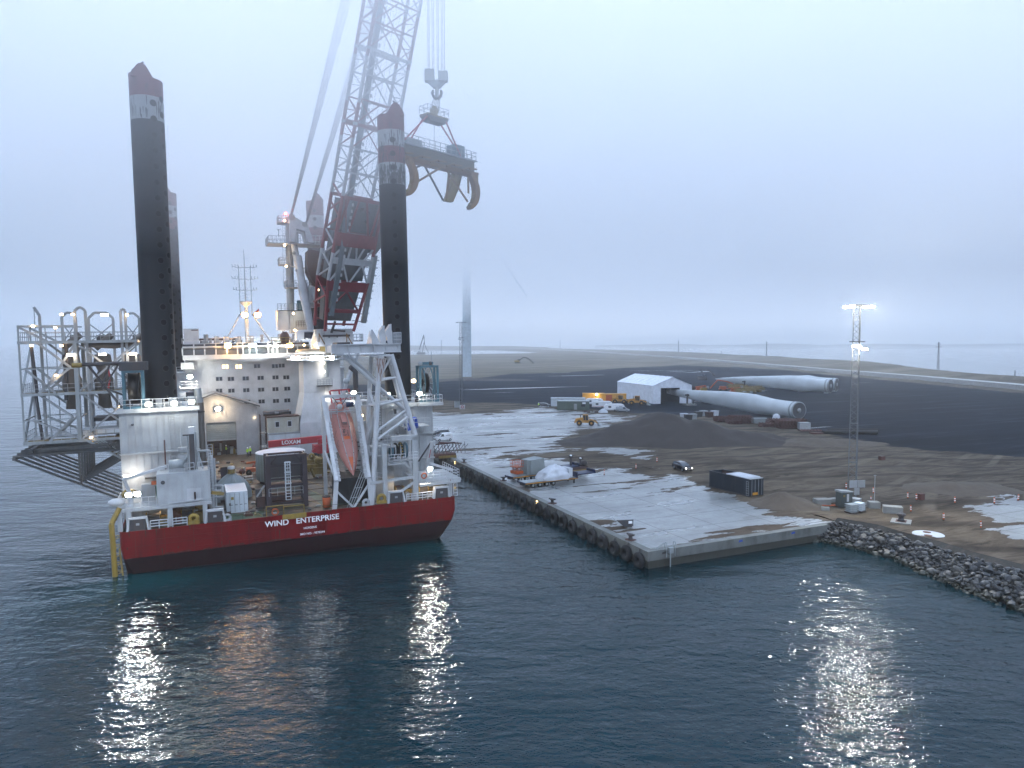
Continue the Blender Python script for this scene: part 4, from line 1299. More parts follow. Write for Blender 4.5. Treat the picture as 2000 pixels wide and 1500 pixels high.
# starboard stern portal with fire-hose reel ----------------------------------------
mb = MB()
mb.box((29.95, .5, 4.9), (30.5, 1.1, 12.4), M_WHITE); mb.box((33.9, .6, 4.7), (34.6, 1.2, 13.2), M_WHITE)
mb.prism([(28.9, 4.9), (31.5, 4.9), (30.6, 5.5), (29.9, 5.5)], .4, 1.2, M_WHITE)
mb.box((31.2, .6, 12.8), (34.6, 1.4, 13.4), M_WHITE); mb.box((31.2, 1.0, 12.0), (31.5, 1.6, 12.9), M_WHITE)
mb.beam((30.4, .8, 5.0), (34.2, .8, 7.3), .3, .3, M_WHITE); mb.beam((28.3, .8, 7.6), (34.1, .8, 7.9), .35, .35, M_WHITE); mb.beam((32.0, .9, 10.8), (34.0, .9, 8.6), .25, .25, M_WHITE)
mb.box((28.8, 1.2, 11.9), (31.9, 3.0, 12.15), M_WHITE); mb.box((30.7, .6, 9.7), (33.0, 2.4, 9.85), M_WHITE); mb.box((33.4, .6, 9.8), (34.6, 2.4, 10.0), M_WHITE)
port = ship.part("stern_portal", mb)
mb = MB(); mb.rail([(28.9, 1.2, 12.15), (31.4, 1.2, 12.15)], M_WHITE2, 1.1, .04, .7, 3); mb.rail([(30.8, .6, 9.85), (33.0, .6, 9.85)], M_WHITE2, 1.2, .045, .7, 3); mb.rail([(33.4, .6, 10), (34.6, .6, 10)], M_WHITE2, 1.2, .045, .6, 3)
mb.rail([(28.7, 1, 7.9), (30.0, 1, 7.6)], M_WHITE2, 1.1, .04, .6)
ship.part("railing", mb, parent=port)
mb = MB()
for x in (31.5, 32.1, 32.8, 33.4): mb.torus((x, 2.2, 11.3), .95, .14, M_TEAL if x in (31.5, 33.4) else M_BLACK, 'x', 22, 6)
for k in range(16):
    a_ = 2 * math.pi * k / 16; mb.ball((32.75, 2.2 + 1.0 * math.cos(a_), 11.3 + 1.0 * math.sin(a_)), .13, M_YEL, 6, 4)
ship.part("hose_reel", mb, parent=port)
mb = MB(); mb.box((29.6, 4, D), (32.2, 6.5, 10.2), M_GREYW); mb.box((29.3, 3.0, 7.9), (31.9, 3.4, 10.6), M_GREYW)
for x in (30.1, 31.2): mb.torus((x, 2.98, 8.7), .4, .05, M_STEEL, 'y', 14, 5)
ship.part("fan_room", mb, parent=port)
mb = MB(); rr = random.Random(12)
for k in range(60):
    x = rr.uniform(28.5, 34.5); z = rr.uniform(7.9, 17.2); y = rr.uniform(6.5, 9.6); w = rr.uniform(.1, .9)
    if rr.random() < .5: mb.tube((x, y, z), (x + rr.uniform(-1.5, 1.5), y, z + rr.uniform(-1.2, 1.2)), .05, rr.choice((M_WHITE, M_STEEL, M_WHITE2)), 5)
    else: mb.box((x, y, z), (x + w, y + .4, z + rr.uniform(.1, .7)), rr.choice((M_WHITE, M_GREYW, M_DKSTEEL, M_WHITE2)))
for z in (7.4, 8.0, 8.6, 9.2, 10.6, 11.2, 11.8): mb.box((26.8, 8.8, z), (28.8, 9.4, z + .12), M_DKSTEEL)
ship.part("pipework", mb, parent=port)
mb = MB(); mb.box((34.4, 6.5, 13.6), (38.2, 9.8, 13.8), M_WHITE); mb.rail([(34.4, 6.5, 13.8), (38.2, 6.5, 13.8)], M_WHITE2, 1.1, .04, .8); ship.part("walkway", mb, parent=JR)
mb = MB(); c = A(808, 828, 6.8); mb.loft([[(c.x - .9, 6.5, c.z - .9), (c.x + .6, 6.5, c.z - .5), (c.x + .6, 8.0, c.z - .5), (c.x - .9, 8.0, c.z - .9)], [(c.x - 1.1, 6.5, c.z + .1), (c.x + .4, 6.5, c.z + .9), (c.x + .4, 8.0, c.z + .9), (c.x - 1.1, 8.0, c.z + .1)]], M_BLUE)
ship.part("blue_cover", mb, "blue canvas cover on the starboard walkway", parent=JR)
# far starboard gangway beam, red frame, dark funnel pipe
mb = MB(); mb.beam((31.0, 40, 11.8), (33.2, 40, 18.6), .55, .55, M_WHITE); mb.beam((33.2, 40, 18.6), (35.6, 42, 23.6), .6, .6, M_WHITE); mb.ball((33.1, 40, 18.6), .6, M_WHITE)
ship.part("provision_crane", mb, "folded white crane arm behind the boom rest")
mb = MB()
for x in (27.5, 28.9, 30.4): mb.beam((x, 22, 15.6), (x - .4, 22, 18.2), .22, .22, M_RED)
mb.beam((27.2, 22, 18.2), (30.2, 22, 18.3), .22, .22, M_RED); mb.beam((27.9, 22, 16.8), (30.0, 22, 16.9), .18, .18, M_RED)
ship.part("red_frame", mb); mb = MB(); mb.tube((31.5, 24, 12), (31.5, 24, 21.0), .42, M_DKSTEEL, 12); mb.tube((31.5, 24, 21), (30.7, 23.6, 21.7), .42, M_DKSTEEL, 12); ship.part("funnel", mb)

# floodlights -------------------------------------------------------------------
def flood(px, py, v, power, col, mat, r=.28, size=.6, label=None, back=.5):
    p = A(px, py, v); mb = MB()
    size = size * (1.9 if mat is M_LAMPO else 1.3 if v > 50 else 1.05); mb.box((p.x - size * .6, v + .05, p.z - size * .45), (p.x + size * .6, v + .4, p.z + size * .45), M_STEEL)  # lamp faces drawn oversize to stand in for their glare
    mb.ball((p.x, v + .04, p.z), (size * .5, .12, size * .42), mat, 12, 8)
    o = ship.part("floodlight", mb, label)
    if power: lamp(ship.e, (p.x, v - .5, p.z), power * (3.4 if v < 1 else 1.1 if v > 50 else .55), col, r, aim=(0, -1, -.55) if v < 1 else None)
    return o
WHT = (1.0, 0.96, 0.84); COOL = (0.85, 0.92, 1.0); ORG = (1.0, 0.50, 0.14); WRM = (1.0, 0.72, 0.42)
for a in ((290, 790, 6.4, 420, WHT, M_LAMPW), (340, 788, 6.4, 420, WHT, M_LAMPW), (374, 785, 6.4, 200, WHT, M_LAMPW), (371, 736, 59.0, 900, WHT, M_LAMPW),
          (268, 965, .0, 800, WHT, M_LAMPW), (251, 967, .0, 250, COOL, M_LAMPC), (426, 799, 54.6, 500, WRM, M_LAMPW), (497, 815, 56, 60, WRM, M_LAMPC),
          (445, 675, 60.2, 700, ORG, M_LAMPO), (490, 675, 60.2, 300, (.8, 1, .85), M_LAMPC), (497, 675, 60.2, 200, COOL, M_LAMPC), (539, 675, 60.2, 700, WHT, M_LAMPW), (478, 615, 63.6, 260, ORG, M_LAMPO), (503, 615, 63.6, 260, ORG, M_LAMPO), (566, 674, 55, 350, ORG, M_LAMPO),
          (691, 767, 20, 120, WHT, M_LAMPW), (758, 771, 9.5, 90, WHT, M_LAMPW), (820, 769, 9.0, 420, WHT, M_LAMPW), (808, 744, 9.0, 30, ORG, M_LAMPS),
          (840, 916, .3, 700, WHT, M_LAMPW), (705, 812, 9.5, 60, WRM, M_LAMPS)):
    flood(*a)
mb = MB(); mb.box((.2, 5.6, 10.2), (2.0, 5.8, 10.4), M_TUBE); ship.part("strip_light", mb); lamp(ship.e, (1.1, 5.0, 9.8), 45, WRM, .3)
mb = MB(); mb.box((35.0, 1.2, 6.75), (36.6, 1.35, 6.87), M_TUBE); ship.part("strip_light", mb); lamp(ship.e, (35.8, 2.2, 6.2), 45, WRM, .3)
lamp(ship.e, (4.0, 3.0, 6.5), 40, WRM, .3); lamp(ship.e, (32.0, 3.0, 6.6), 40, WRM, .3)
lamp(ship.e, (14.0, 60.5, 24.2), 30, WRM, .3)

# ================================================================== THINGS STANDING ON OR FIXED TO THE SHIP
def Az(px, py, z=None):
    """ship-frame point at height z above keel plane seen at a spot of the deck"""
    z = D if z is None else z
    d = ray(px, py); t = (z - (_c - SHO).dot(SZ)) / d.dot(SZ)
    return SHIPI @ (_c + d * t)


# white container
def container(t, x0, y0, z0, x1, y1, z1, mat, trim=None, doors='y0', ribs=14, roofmat=None):
    trim = trim or mat
    mb = MB(); mb.box((x0 + .06, y0 + .06, z0 + .1), (x1 - .06, y1 - .06, z1 - .06), mat)
    L = y1 - y0
    n = max(6, int(L / .28))
    for k in range(n):
        y = y0 + .15 + (L - .3) * k / (n - 1)
        for x, s in ((x0, 1), (x1, -1)):
            mb.box((x + s * .02, y - .06, z0 + .15), (x + s * .07, y + .06, z1 - .1), mat)
    if roofmat: mb.box((x0 + .08, y0 + .08, z1 - .07), (x1 - .08, y1 - .08, z1 - .03), roofmat)
    body = t.part("container_shell", mb)
    mb = MB()
    for x in (x0, x1):
        for y in (y0, y1): mb.beam((x + (.08 if x == x0 else -.08), y + (.08 if y == y0 else -.08), z0), (x + (.08 if x == x0 else -.08), y + (.08 if y == y0 else -.08), z1), .16, .16, trim)
    for z in (z0 + .08, z1 - .06):
        for y in (y0 + .07, y1 - .07): mb.beam((x0, y, z), (x1, y, z), .14, .14, trim)
        for x in (x0 + .07, x1 - .07): mb.beam((x, y0, z), (x, y1, z), .14, .14, trim)
    t.part("corner_frame", mb)
    xm = (x0 + x1) / 2
    for s in (0, 1):
        mb = MB(); a = x0 + .16 if s == 0 else xm + .02; b = xm - .02 if s == 0 else x1 - .16
        mb.box((a, y0 - .0, z0 + .18), (b, y0 + .055, z1 - .16), mat)
        dr = t.part("door", mb)
        mb = MB()
        for q in (.25, .75):
            x = a + (b - a) * q; mb.tube((x, y0 - .05, z0 + .15), (x, y0 - .05, z1 - .12), .028, M_STEEL, 6); mb.box((x - .02, y0 - .09, z0 + 1.0), (x + .3, y0 - .05, z0 + 1.06), M_DKSTEEL)
        t.part("locking_bar", mb, parent=dr)


t = Thing("shipping_container", "white steel container with closed doors on the aft deck beside the steel rack", "container", (12.6, 8.5, D), SHIP)
container(t, 11.35, 5.5, D + .02, 13.85, 11.5, D + 2.65, M_CONT, roofmat=M_TARPW)
mb = MB(); mb.box((11.9, 5.44, D + 1.7), (12.2, 5.49, D + 2.05), M_YEL); mb.box((11.65, 5.44, D + 1.0), (11.85, 5.49, D + 1.3), M_DKSTEEL); t.part("warning_sign", mb)

# tarpaulin covered machine
def shroud(mb, cx, cy, z0, rx, ry, h, mat, seed, n=28, m=12, lean=0.0, pw=.8):
    rr = random.Random(seed); ph = [rr.uniform(0, 6.3) for _ in range(8)]; rings = []
    for i in range(m + 1):
        f = i / m; ring = []
        for k in range(n):
            a = 2 * math.pi * k / n
            w = (1 - f ** 1.9) * .72 + .28 * (1 - f)
            fold = 1 + .10 * math.sin(5 * a + ph[0] + 2 * f) * (1 - f * .5) + .06 * math.sin(9 * a + ph[1] - 3 * f) + .04 * math.sin(14 * a + ph[2])
            sq = max(abs(math.cos(a)), abs(math.sin(a))) ** -.5
            ring.append((cx + rx * w * fold * sq * math.cos(a) + lean * f, cy + ry * w * fold * sq * math.sin(a), z0 + h * f ** pw))
        rings.append(ring)
    return mb.loft(rings, mat, True)


t = Thing("covered_machine", "machine hidden under a draped grey tarpaulin behind the white container", "machine", (12.4, 15, D), SHIP)
mb = MB(); shroud(mb, 12.4, 15.2, D, 2.3, 2.4, 3.7, M_TARP, 3, n=40, m=14, pw=.62); t.part("tarpaulin", mb)
mb = MB(); mb.lathe([(.05, .55), (.42, .5), (.5, .25), (.42, 0), (.55, -.3)], (12.4, 15.0, D + 3.75), M_YELD, 14); mb.lathe([(.5, .3), (.45, .62), (.02, .7)], (12.4, 15, D + 3.75), M_WHITE2, 14); t.part("hub", mb, "dirty yellow hub with a white cap showing above the cover")

t = Thing("cargo_skip", "dark navy open cargo frame on deck behind the covered machine", "skip", (11.5, 22, D), SHIP)
mb = MB(); mb.box((9.4, 19.5, D), (14.4, 19.7, D + 1.2), M_NAVY); mb.box((9.4, 23.3, D), (14.4, 23.5, D + 1.2), M_NAVY); mb.box((14.2, 19.7, D), (14.4, 23.3, D + 1.2), M_NAVY); mb.box((9.4, 19.7, D), (9.6, 23.3, D + 1.2), M_NAVY); mb.box((9.6, 19.7, D), (14.2, 23.3, D + .2), M_DKSTEEL); t.part("side_wall", mb)
mb = MB(); rr = random.Random(2)
for k in range(16): mb.tube((9.7 + rr.random(), 19.9 + rr.random() * 3, D + .4 + rr.random() * .6), (13 + rr.random(), 20 + rr.random() * 3, D + .5 + rr.random() * .7), .1, rr.choice((M_DKSTEEL, M_STEEL, M_BROWN)), 6)
mb.rail([(9.5, 19.6, D + 1.2), (14.3, 19.6, D + 1.2)], M_NAVY, .8, .04, 1.4); t.part("pipe_load", mb)
t = Thing("wooden_table", "plank workbench with a round yellow float beside the navy cargo frame", "workbench", (11, 29, D), SHIP)
mb = MB(); mb.box((9.6, 28, D + .8), (12.0, 29.2, D + .9), M_BROWN); mb.box((9.7, 28.1, D), (9.85, 28.25, D + .8), M_BROWN); mb.box((11.8, 28.1, D), (11.95, 28.25, D + .8), M_BROWN); mb.box((9.7, 29, D), (9.85, 29.15, D + .8), M_BROWN); mb.box((11.8, 29, D), (11.95, 29.15, D + .8), M_BROWN); t.part("bench_top", mb)
mb = MB(); mb.box((11.3, 27.4, D), (12.3, 27.7, D + 2.4), M_PURP); mb.ball((11.9, 27.1, D + .5), .38, M_YEL); t.part("float", mb)

# grey drum (a transition piece section) and the dark rack in front of it
t = Thing("steel_drum", "large pale grey cylindrical tank with a flat lid standing behind the dark rack", "tank", (19.8, 24.2, D), SHIP)
mb = MB(); mb.lathe([(3.4, 5.0), (3.6, 5.15), (3.6, 9.1)], (19.8, 24.3, 0), paint("pale_green_grey_paint", (0.20, 0.225, 0.20), .5, .35, (.1, .09, .07)), 48)
for k in range(36):
    a = 2 * math.pi * k / 36; mb.box((19.8 + 3.6 * math.cos(a) - .02, 24.3 + 3.6 * math.sin(a) - .02, 5.2), (19.8 + 3.6 * math.cos(a) + .02, 24.3 + 3.6 * math.sin(a) + .02, 9.0), M_GREYW)
t.part("shell", mb)
mb = MB(); mb.lathe([(0.01, 9.3), (3.5, 9.2), (3.68, 9.1), (3.6, 9.05)], (19.8, 24.3, 0), M_TARPW, 48); t.part("lid", mb)
mb = MB()
for a in range(8):
    an = a * math.pi / 4; mb.box((19.8 + 2.8 * math.cos(an) - .3, 24.3 + 2.8 * math.sin(an) - .3, D), (19.8 + 2.8 * math.cos(an) + .3, 24.3 + 2.8 * math.sin(an) + .3, 5.02), M_BROWN)
t.part("support", mb)

t = Thing("steel_rack", "tall dark purple-grey open steel frame with a pale ladder on the aft deck", "rack", (18.6, 8, D), SHIP)
x0, x1, y0, y1, z1 = 16.4, 20.9, 5.6, 7.9, 11.4
for x in (x0, x1):
    for y in (y0, y1):
        mb = MB(); mb.box((x - .3, y - .2, D), (x + .3, y + .2, z1), M_PURP); t.part("post", mb)
mb = MB()
for z in (z1 - .25, 9.9, 8.2, 7.3, 6.0, 5.0):
    mb.box((x0 + .3, y0 - .1, z), (x1 - .3, y0 + .1, z + .25), M_PURP); mb.box((x0 + .3, y1 - .1, z), (x1 - .3, y1 + .1, z + .25), M_PURP)
    mb.box((x0 - .1, y0 + .2, z), (x0 + .1, y1 - .2, z + .25), M_PURP); mb.box((x1 - .1, y0 + .2, z), (x1 + .1, y1 - .2, z + .25), M_PURP)
mb.beam((x0, y0, 9.9), (x0 + 1.2, y0, 11.4), .15, .2, M_PURP); mb.beam((x1, y0, 9.9), (x1 - 1.2, y0, 11.4), .15, .2, M_PURP)
t.part("cross_beam", mb)
mb = MB(); mb.box((x0 + .3, y1 - .3, 8.2), (x1 - .3, y1 - .12, z1 - .3), M_DKSTEEL); mb.box((x0 + .3, y0 + .3, 7.45), (x1 - .3, y1 - .3, 7.6), M_BROWN); mb.box((x0 + .3, y0 + .3, 5.2), (x1 - .3, y1 - .3, 5.35), M_BROWN)
mb.box((x0 + .35, y0 + 1, 5.4), (x1 - 1.6, y1 - .8, 6.3), M_BROWN)
t.part("shelf_plate", mb)
mb = MB(); mb.rail([(x0, y0 - .2, 6.2), (x1 - .3, y0 - .2, 6.2)], M_STEEL, 1.0, .03, 1.2); t.part("guard_rail", mb)
mb = MB(); mb.ladder((18.75, y0 - .3, 5.6), (18.75, y0 - .3, 10.5), M_CONT, .62, step=.4, r=.05)
for z in (7.7, 9.1, 10.4): mb.box((18.35, y0 - .55, z), (19.15, y0 - .4, z + .1), M_CONT)
for x in (18.5, 18.75, 19.0): mb.tube((x, y0 - .6, 7.7), (x, y0 - .6, 10.5), .03, M_CONT, 4)
t.part("ladder", mb)
mb = MB(); mb.box((15.0, 6.6, D), (16.0, 8.0, 6.0), M_BROWN); mb.box((14.9, 7, D), (15.7, 7.8, 7.0), M_DKSTEEL); mb.beam((15, 7, 6), (16, 7, 7.4), .2, .2, M_GREYW); t.part("side_bracket", mb)

# shed ------------------------------------------------------------------------
t = Thing("deck_shed", "grey-white gabled workshop shed with a raised roller door in front of the cabins", "shed", (11.6, 58, D), SHIP)
ms = paint("shed_wall_sheet", (0.27, 0.29, 0.315), .6, .3, (.15, .14, .12)); xr, zr, ze, v0, v1 = 11.6, 16.2, 13.4, 55.5, 60.4
mb = MB(); mb.box((4.4, v0, D), (9.85, v0 + .2, ze), ms); mb.box((15.0, v0, D), (18.9, v0 + .2, ze), ms); mb.box((9.85, v0, 10.9), (15.0, v0 + .2, ze), ms)
mb.prism([(4.4, ze), (18.9, ze), (18.9, ze + .1), (xr, zr), (4.4, ze + .1)], v0, v0 + .2, ms)
mb.box((18.7, v0 + .2, D), (18.9, v1, ze), ms); mb.box((4.4, v0 + .2, D), (4.6, v1, ze), ms); mb.box((4.6, v1 - .2, D), (18.7, v1, ze), ms); t.part("wall", mb)
mr = paint("shed_roof_sheet", (0.13, 0.135, 0.14), .5, .3)
mb = MB(); mb.prism([(3.9, ze + .1), (xr, zr + .15), (xr, zr + .4), (3.9, ze + .4)], v0 - .7, v1 + .3, mr); mb.prism([(xr, zr + .15), (19.4, ze + .1), (19.4, ze + .4), (xr, zr + .4)], v0 - .7, v1 + .3, mr); t.part("roof", mb)
mb = MB(); mb.box((9.9, v0 + .25, 7.6), (14.95, v0 + .32, 10.9), M_TARP)
for k in range(9): mb.box((9.9, v0 + .2, 7.7 + k * .36), (14.95, v0 + .25, 7.74 + k * .36), M_GREYW)
mb.box((9.9, v0 + .15, 7.45), (14.95, v0 + .35, 7.65), M_GREYW); t.part("roller_door", mb)
mb = MB(); mb.box((5, v1 - .5, D), (18.5, v1 - .3, 12), M_BROWN)
for k in range(22):
    x = rnd.uniform(9.8, 14.6); mb.box((x, 57 + rnd.random() * 2, D), (x + rnd.uniform(.3, 1), 59.5, D + rnd.uniform(.4, 2.6)), rnd.choice((M_BROWN, M_YELD, M_DKSTEEL, M_STEEL)))
t.part("stored_gear", mb)
lamp(t.e, (1.4, -1.5, 4.0), 60, WRM, .3)

# site cabins
t = Thing("site_cabin", "cream portable cabin with two small windows stacked on top of a container", "cabin", (23, 51, 9), SHIP)
mc = paint("cream_cabin_paint", (0.36, 0.36, 0.31), .6, .25)
mb = MB(); mb.box((20.2, 50, 8.95), (25.9, 52.6, 11.8), mc); mb.box((20.1, 49.9, 11.8), (26.0, 52.7, 12.0), M_BROWN); t.part("cabin_body", mb)
for x in (21.95, 24.15):
    mb = MB(); mb.box((x - .42, 49.93, 9.9), (x + .42, 50.0, 11.1), M_WHITE2); w = t.part("window", mb)
    mb = MB(); mb.box((x - .3, 49.88, 10.05), (x + .3, 49.93, 10.95), M_GLASS); t.part("pane", mb, parent=w)
t = Thing("storage_container", "pale blue-grey container underneath the cream cabin", "container", (23, 51, D), SHIP)
mb = MB(); mb.box((20.4, 49.8, D), (26.4, 52.5, 8.6), M_CONT); mb.box((20.3, 49.7, 8.6), (26.5, 52.6, 8.93), M_GREYW)
for k in range(20): mb.box((20.6 + k * .29, 49.74, D + .3), (20.72 + k * .29, 49.8, 8.4), M_CONT)
t.part("container_shell", mb)
t = Thing("roof_roll", "long dark grey wrapped roll lying on the cream cabin", "roll", (22.4, 51, 12.05), SHIP)
mb = MB(); mb.tube((19.6, 50.8, 12.5), (24.2, 50.8, 12.7), .48, M_DKSTEEL, 14); t.part("roll_body", mb)
mb = MB(); mb.box((21.6, 50.3, 12.5), (22.3, 50.36, 12.8), M_GREYW); t.part("roll_label", mb)
t = Thing("stair_tower", "brown steel stair frame between the shed and the cream cabin", "stairs", (19.6, 51, D), SHIP)
mb = MB()
for x in (19.0, 20.0):
    for y in (50, 52): mb.beam((x, y, D), (x, y, 12.4), .14, .14, M_BROWN)
mb.box((19, 50, 8.9), (20, 52, 9.0), M_STEEL); mb.rail([(19, 50, 9.0), (20, 50, 9.0)], M_STEEL, 1.0, .04, 1); mb.box((19, 50, 6.4), (20, 52, 6.5), M_STEEL); mb.beam((19, 50, D), (20, 50, 6.5), .3, .1, M_RUSTRED); mb.beam((20, 50, 6.5), (19, 50, 8.9), .3, .1, M_STEEL); t.part("stair_frame", mb)

# red telescopic boom lift
t = Thing("boom_lift", "red telescopic boom lift with its long arm lying level across the deck", "boom lift", (27, 44, D), SHIP)
mb = MB(); mb.beam((19.7, 44, 7.7), (30.6, 44, 8.1), .8, 1.15, M_RED); mb.beam((28.2, 43.5, 7.6), (31, 43.5, 7.9), .7, .8, M_RED); bo = t.part("telescopic_boom", mb)
text_mesh("lettering", "LOXAM", .95, M_TEXT, bo, face_mat(23.6 - 27, -.42, 7.84 - D, 90), .01, "white rental lettering on the red arm", bold=.02)
mb = MB(); mb.box((27.4, 42.6, D + 1.0), (31.0, 45, D + 2.5), M_RED); mb.loft([[(27.0, 42.5, 6.0), (30.5, 42.5, 5.9), (30.5, 42.5, 6.6), (27.8, 42.5, 7.0)], [(27.0, 43.5, 6.0), (30.5, 43.5, 5.9), (30.5, 43.5, 6.6), (27.8, 43.5, 7.0)]], M_RED); t.part("turret", mb)
for x in (27.6, 30.4):
    mb = MB(); mb.lathe([(.1, -.2), (.6, -.2), (.6, .2), (.1, .2)], (x, 42.4, D + .6), M_BLACK, 18, 'y'); t.part("wheel", mb)
mb = MB(); mb.rail([(18.6, 44, 6.6), (19.7, 44, 6.6), (19.7, 45, 6.6)], M_STEEL, 1.1, .05, .6); t.part("work_basket", mb)

# yellow lifting gear on deck
def yellow_gear(cx, cy, s, seed, label):
    t = Thing("lifting_tool", label, "lifting tool", (cx, cy, D), SHIP); rr = random.Random(seed)
    mb = MB(); mb.box((cx - 1.6 * s, cy - .3, D + 1.5), (cx + 1.6 * s, cy + .3, D + 2.0), M_YELD); mb.lathe([(.2, -.3), (.5, -.3), (.5, .3), (.2, .3)], (cx, cy, D + 2.5), M_YELD, 12, 'y'); t.part("cross_beam", mb)
    mb = MB()
    for k in (-1, 1): mb.tube((cx + k * .9 * s, cy, D + 1.5), (cx + k * .5 * s, cy - .4, D), .2, M_YELD, 8); mb.lathe([(.15, -.25), (.42, -.25), (.42, .25), (.15, .25)], (cx + k * 1.3 * s, cy, D + 1.4), M_YELD, 12, 'y')
    mb.box((cx - .8, cy - .2, D + .4), (cx + .8, cy + .5, D + 1.4), M_YELD); t.part("clamp", mb)
yellow_gear(25.5, 25.5, 1.3, 1, "yellow lifting clamp on legs beside the lifeboat ramp")
yellow_gear(25.3, 30.5, 1.0, 2, "dirty yellow clamp standing farther forward than the lifeboat ramp")
t = Thing("rigging_rack", "row of dirty yellow lifting gear lying below the red arm", "rigging", (24, 38, D), SHIP); mb = MB(); rr = random.Random(9)
for k in range(26):
    x = 21 + rr.random() * 7.5; mb.ball((x, 37 + rr.random() * 2, D + .4 + rr.random() * .8), (rr.uniform(.25, .6), .4, rr.uniform(.2, .45)), rr.choice((M_YELD, M_YELD, M_YEL)), 8, 5)
mb.tube((22, 37.5, D + .8), (28.6, 37.5, D + 1.0), .14, M_YELD, 6); mb.box((20.8, 36.6, D), (28.8, 39.6, D + .3), M_DKSTEEL); t.part("gear_row", mb)
t = Thing("work_platform", "small orange powered work lift beside the round grey tank", "work lift", (16.8, 33, D), SHIP)
mb = MB(); mb.box((15.2, 32, D + .5), (19.6, 33.2, D + 1.1), M_ORANGE); mb.beam((15.3, 32.4, D + 1.9), (19.8, 32.4, D + 2.3), .3, .3, M_ORANGE); mb.ball((14.6, 32, D + .7), .5, M_RUSTRED); mb.beam((16.2, 33, D + 1), (17.6, 33, D + 3.4), .12, .12, M_RED); mb.beam((16.7, 33, D + 1), (18.1, 33, D + 3.4), .12, .12, M_RED); t.part("lift_body", mb)
mb = MB()
for x in (15.6, 18.9): mb.lathe([(.1, -.2), (.45, -.2), (.45, .2), (.1, .2)], (x, 31.9, D + .45), M_BLACK, 14, 'y')
t.part("wheel", mb)
t = Thing("step_stool", "small grey metal steps left of the round grey tank", "steps", (15, 27, D), SHIP)
mb = MB(); mb.box((14.4, 26.5, D + .7), (15.9, 27.2, D + .8), M_STEEL); mb.box((14.4, 26.1, D + .35), (15.9, 26.5, D + .42), M_STEEL)
for x in (14.45, 15.85):
    for y in (26.55, 27.15): mb.tube((x, y, D), (x, y, D + 1.3), .04, M_STEEL, 5)
t.part("steps_frame", mb)


# people: one continuous skinned body each
def person(loc_frame, pos, heading, label, pose=0, jacket=None, group=None):
    jacket = jacket or M_HIVIS
    P = {'pel': (0, 0, .96), 'wa': (0, .01, 1.14), 'ch': (0, .0, 1.38), 'nk': (0, 0, 1.53), 'hd': (0, -.02, 1.64), 'ht': (0, -.01, 1.76)}
    P.update({'hl': (-.1, 0, .92), 'kl': (-.12, -.03 - .1 * pose, .50), 'al': (-.13, .03 + .05 * pose, .09), 'tl': (-.14, -.13, .04), 'hr': (.1, 0, .92), 'kr': (.12, -.02, .50), 'ar': (.13, .04 - .1 * pose, .09), 'tr': (.14, -.13, .04)})
    P.update({'sl': (-.19, 0, 1.45), 'el': (-.27, .02, 1.18), 'wl': (-.27, -.13 - .1 * pose, .96), 'fl': (-.26, -.19 - .12 * pose, .88), 'sr': (.19, 0, 1.45), 'er': (.28, -.04, 1.2), 'wr': (.22, -.24, 1.08), 'fr': (.18, -.33, 1.08)})
    Ra = {'pel': .15, 'wa': .135, 'ch': .165, 'nk': .06, 'hd': .10, 'ht': .07, 'hl': .095, 'kl': .07, 'al': .05, 'tl': .045, 'hr': .095, 'kr': .07, 'ar': .05, 'tr': .045, 'sl': .075, 'el': .052, 'wl': .035, 'fl': .04, 'sr': .075, 'er': .052, 'wr': .035, 'fr': .04}
    E = [('pel', 'wa'), ('wa', 'ch'), ('ch', 'nk'), ('nk', 'hd'), ('hd', 'ht'), ('pel', 'hl'), ('hl', 'kl'), ('kl', 'al'), ('al', 'tl'), ('pel', 'hr'), ('hr', 'kr'), ('kr', 'ar'), ('ar', 'tr'), ('ch', 'sl'), ('sl', 'el'), ('el', 'wl'), ('wl', 'fl'), ('ch', 'sr'), ('sr', 'er'), ('er', 'wr'), ('wr', 'fr')]
    names = list(P); me = bpy.data.meshes.new("person")
    me.from_pydata([P[k] for k in names], [(names.index(a), names.index(b)) for a, b in E], [])
    o = bpy.data.objects.new("person", me); COL.objects.link(o)
    md = o.modifiers.new("skin", 'SKIN'); sk = me.skin_vertices[0].data
    for i, k in enumerate(names): sk[i].radius = (Ra[k], Ra[k] * .85)
    sk[0].use_root = True
    o.modifiers.new("sub", 'SUBSURF').levels = 1
    dg = bpy.context.evaluated_depsgraph_get(); dg.update()
    m2 = bpy.data.meshes.new_from_object(o.evaluated_get(dg))
    o.modifiers.clear(); o.data = m2; bpy.data.meshes.remove(me)
    for mt in (jacket, M_TROUS, M_SKIN): m2.materials.append(mt)
    for f in m2.polygons:
        z = f.center.z; f.use_smooth = True
        f.material_index = 2 if z > 1.5 or (abs(f.center.x) > .17 and f.center.y < -.2 and z > .8 and z < 1.15) else 1 if z < .93 else 0
    mw = (loc_frame or Matrix.Identity(4)) @ Matrix.Translation(pos) @ Matrix.Rotation(heading, 4, 'Z')
    o.matrix_world = mw
    mb = MB(); mb.lathe([(.125, 1.66), (.135, 1.70), (.12, 1.80), (.06, 1.86), (.005, 1.87)], (0, -.01, 0), M_TEXT, 14); h = mb.build("hard_hat", o)
    tag(o, label, "person", group)
    return o


for (px, py, hd, lab, ps) in ((484, 893, .4, "person in hi-vis jacket and white helmet walking by the shed corner", 1), (489, 891, 2.2, "second person in hi-vis jacket standing closest to the red gear by the shed", 0), (440, 880, 1.5, "person in hi-vis jacket standing inside the open shed door", 0)):
    q = Az(px, py); q.z = D; q.y = min(q.y, 57.0)
    person(SHIP, q, hd, lab, ps)

